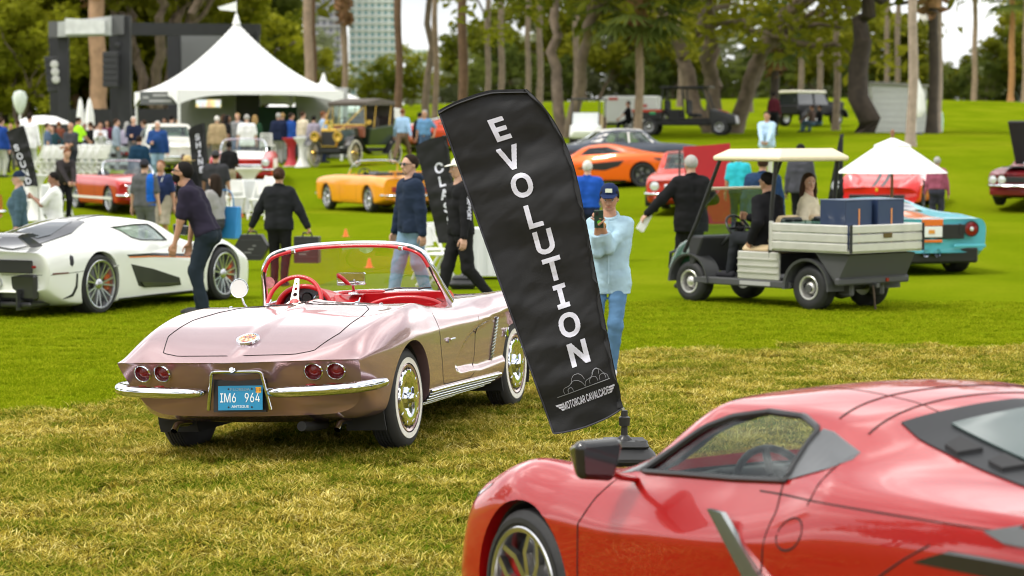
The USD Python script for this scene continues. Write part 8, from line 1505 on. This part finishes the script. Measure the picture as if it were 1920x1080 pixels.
row = [(12,86,'tan coat',(.25,.2,.15),'red'),(22,88,'pale blue shirt',(.35,.42,.55),'blond'),(36,90,'brown jacket',(.14,.07,.04),'brown'),(90,84,'slate blue shirt',(.08,.12,.2),'brown'),(101,87,'dark teal dress',(.02,.05,.06),'brown'),(112,90,'rust brown top',(.16,.05,.03),'red'),(160,88,'rose shirt',(.35,.14,.15),'grey'),(172,84,'black shirt',BK,'brown'),(180,86,'pale grey shirt',(.42,.42,.45),'brown'),(204,90,'plum dress',(.10,.02,.05),'dark'),(240,86,'lilac grey blouse',(.33,.30,.38),'grey'),(252,80,'dark navy suit',N,'white'),(272,82,'navy suit and pale tie',(.03,.05,.11),'brown'),(284,86,'white shirt',WH,'black'),(311,84,'black jacket',BK,'dark'),(323,80,'charcoal hooded top',(.06,.055,.065),'black'),(336,86,'cream dress',(.55,.5,.4),'blond'),(421,84,'dark brown dress',(.05,.03,.02),'brown'),(427,80,'black dress',BK,'black'),(447,82,'grey checked shirt',(.2,.2,.21),'blond'),(479,84,'dark green dress',(.02,.06,.03),'blond'),(612,88,'pale yellow blouse',(.6,.5,.15),'brown')]
for k, (px, Y, what, col, hr) in enumerate(row):
    PPL.append((f'guest in a {what} in the crowd before the tents', px, Y, [10, 170, -60, 80, 200][k % 5], 1.68 + .03 * (k % 4), ['stand', 'drink', 'cross', 'stand', 'hip'][k % 5], col, 'long' if k % 3 else 'short', [BK, GR, KH, N, JN][k % 5], 'long', ('long' if 'dress' in what or 'blouse' in what else 'short', hr), ['fair', 'tan', 'brown', 'fair'][k % 4], {}))
for (lab, px, Y, yaw, H, pose, top_, sl_, lg_, lgk, hr_, sk_, more) in PPL:
    more = dict(more); blue, lan, bag = more.pop('blue', 0), more.pop('lanyard', 0), more.pop('bag', 0)
    m = person(lab, px, Y, yaw, H, pose, top_, sl_, lg_, lgk, hr_, sk_, **more)
    if blue: m['garment']('side_panel', m['B_t'][0:4] if False else m['B_t'][4:8], .027, cloth((.01, .10, .45)), lambda p: np.maximum(p[:, 1] + .095, m['pel'][2] - .05 - p[:, 2]))
    if lan: part(m['body'], 'lanyard', tube([m['pel'] + A([.15, .02, .28]), m['pel'] + A([.14, .06, .45]), m['pel'] + A([.03, .08, .58])], .010, 6), WPLAST); part(m['body'], 'lanyard', tube([m['pel'] + A([.15, -.02, .28]), m['pel'] + A([.14, -.06, .45]), m['pel'] + A([.03, -.08, .58])], .010, 6), WPLAST); part(m['body'], 'badge', box((.008, .09, .14), m['pel'] + A([.17, 0, .2]), .003), WPLAST)
    if bag:
        b = thing('shopping_bag', 'blue and white printed shopping bag on the shoulder of the long haired woman', 'bag', m['w'](m['pel'] + A([-.06, -.26, -.30])), yaw); part(b, 'bag_body', Manifold.batch_hull([Manifold.sphere(.02, 10).translate(list(p)) for p in ((-.20,-.07,.02),(.20,-.07,.02),(-.20,.07,.02),(.20,.07,.02),(-.24,-.02,.52),(.24,-.02,.52),(-.24,.02,.52),(.24,.02,.52))]), mat('bag_blue', (.03, .22, .52), .35), 40); part(b, 'bag_print', box((.26, .01, .34), (-.06, -.088, .30), R=A([[1, 0, 0], [0, .985, -.12], [0, .12, .985]])), mat('bag_print', (.62, .55, .42), .5, var=.3, scale=6)); part(b, 'bag_handle', tube(spline([(-.12, 0, .52), (-.08, .06, .80), (.08, .06, .80), (.12, 0, .52)], 16), .012, 6), mat('bag_blue'))
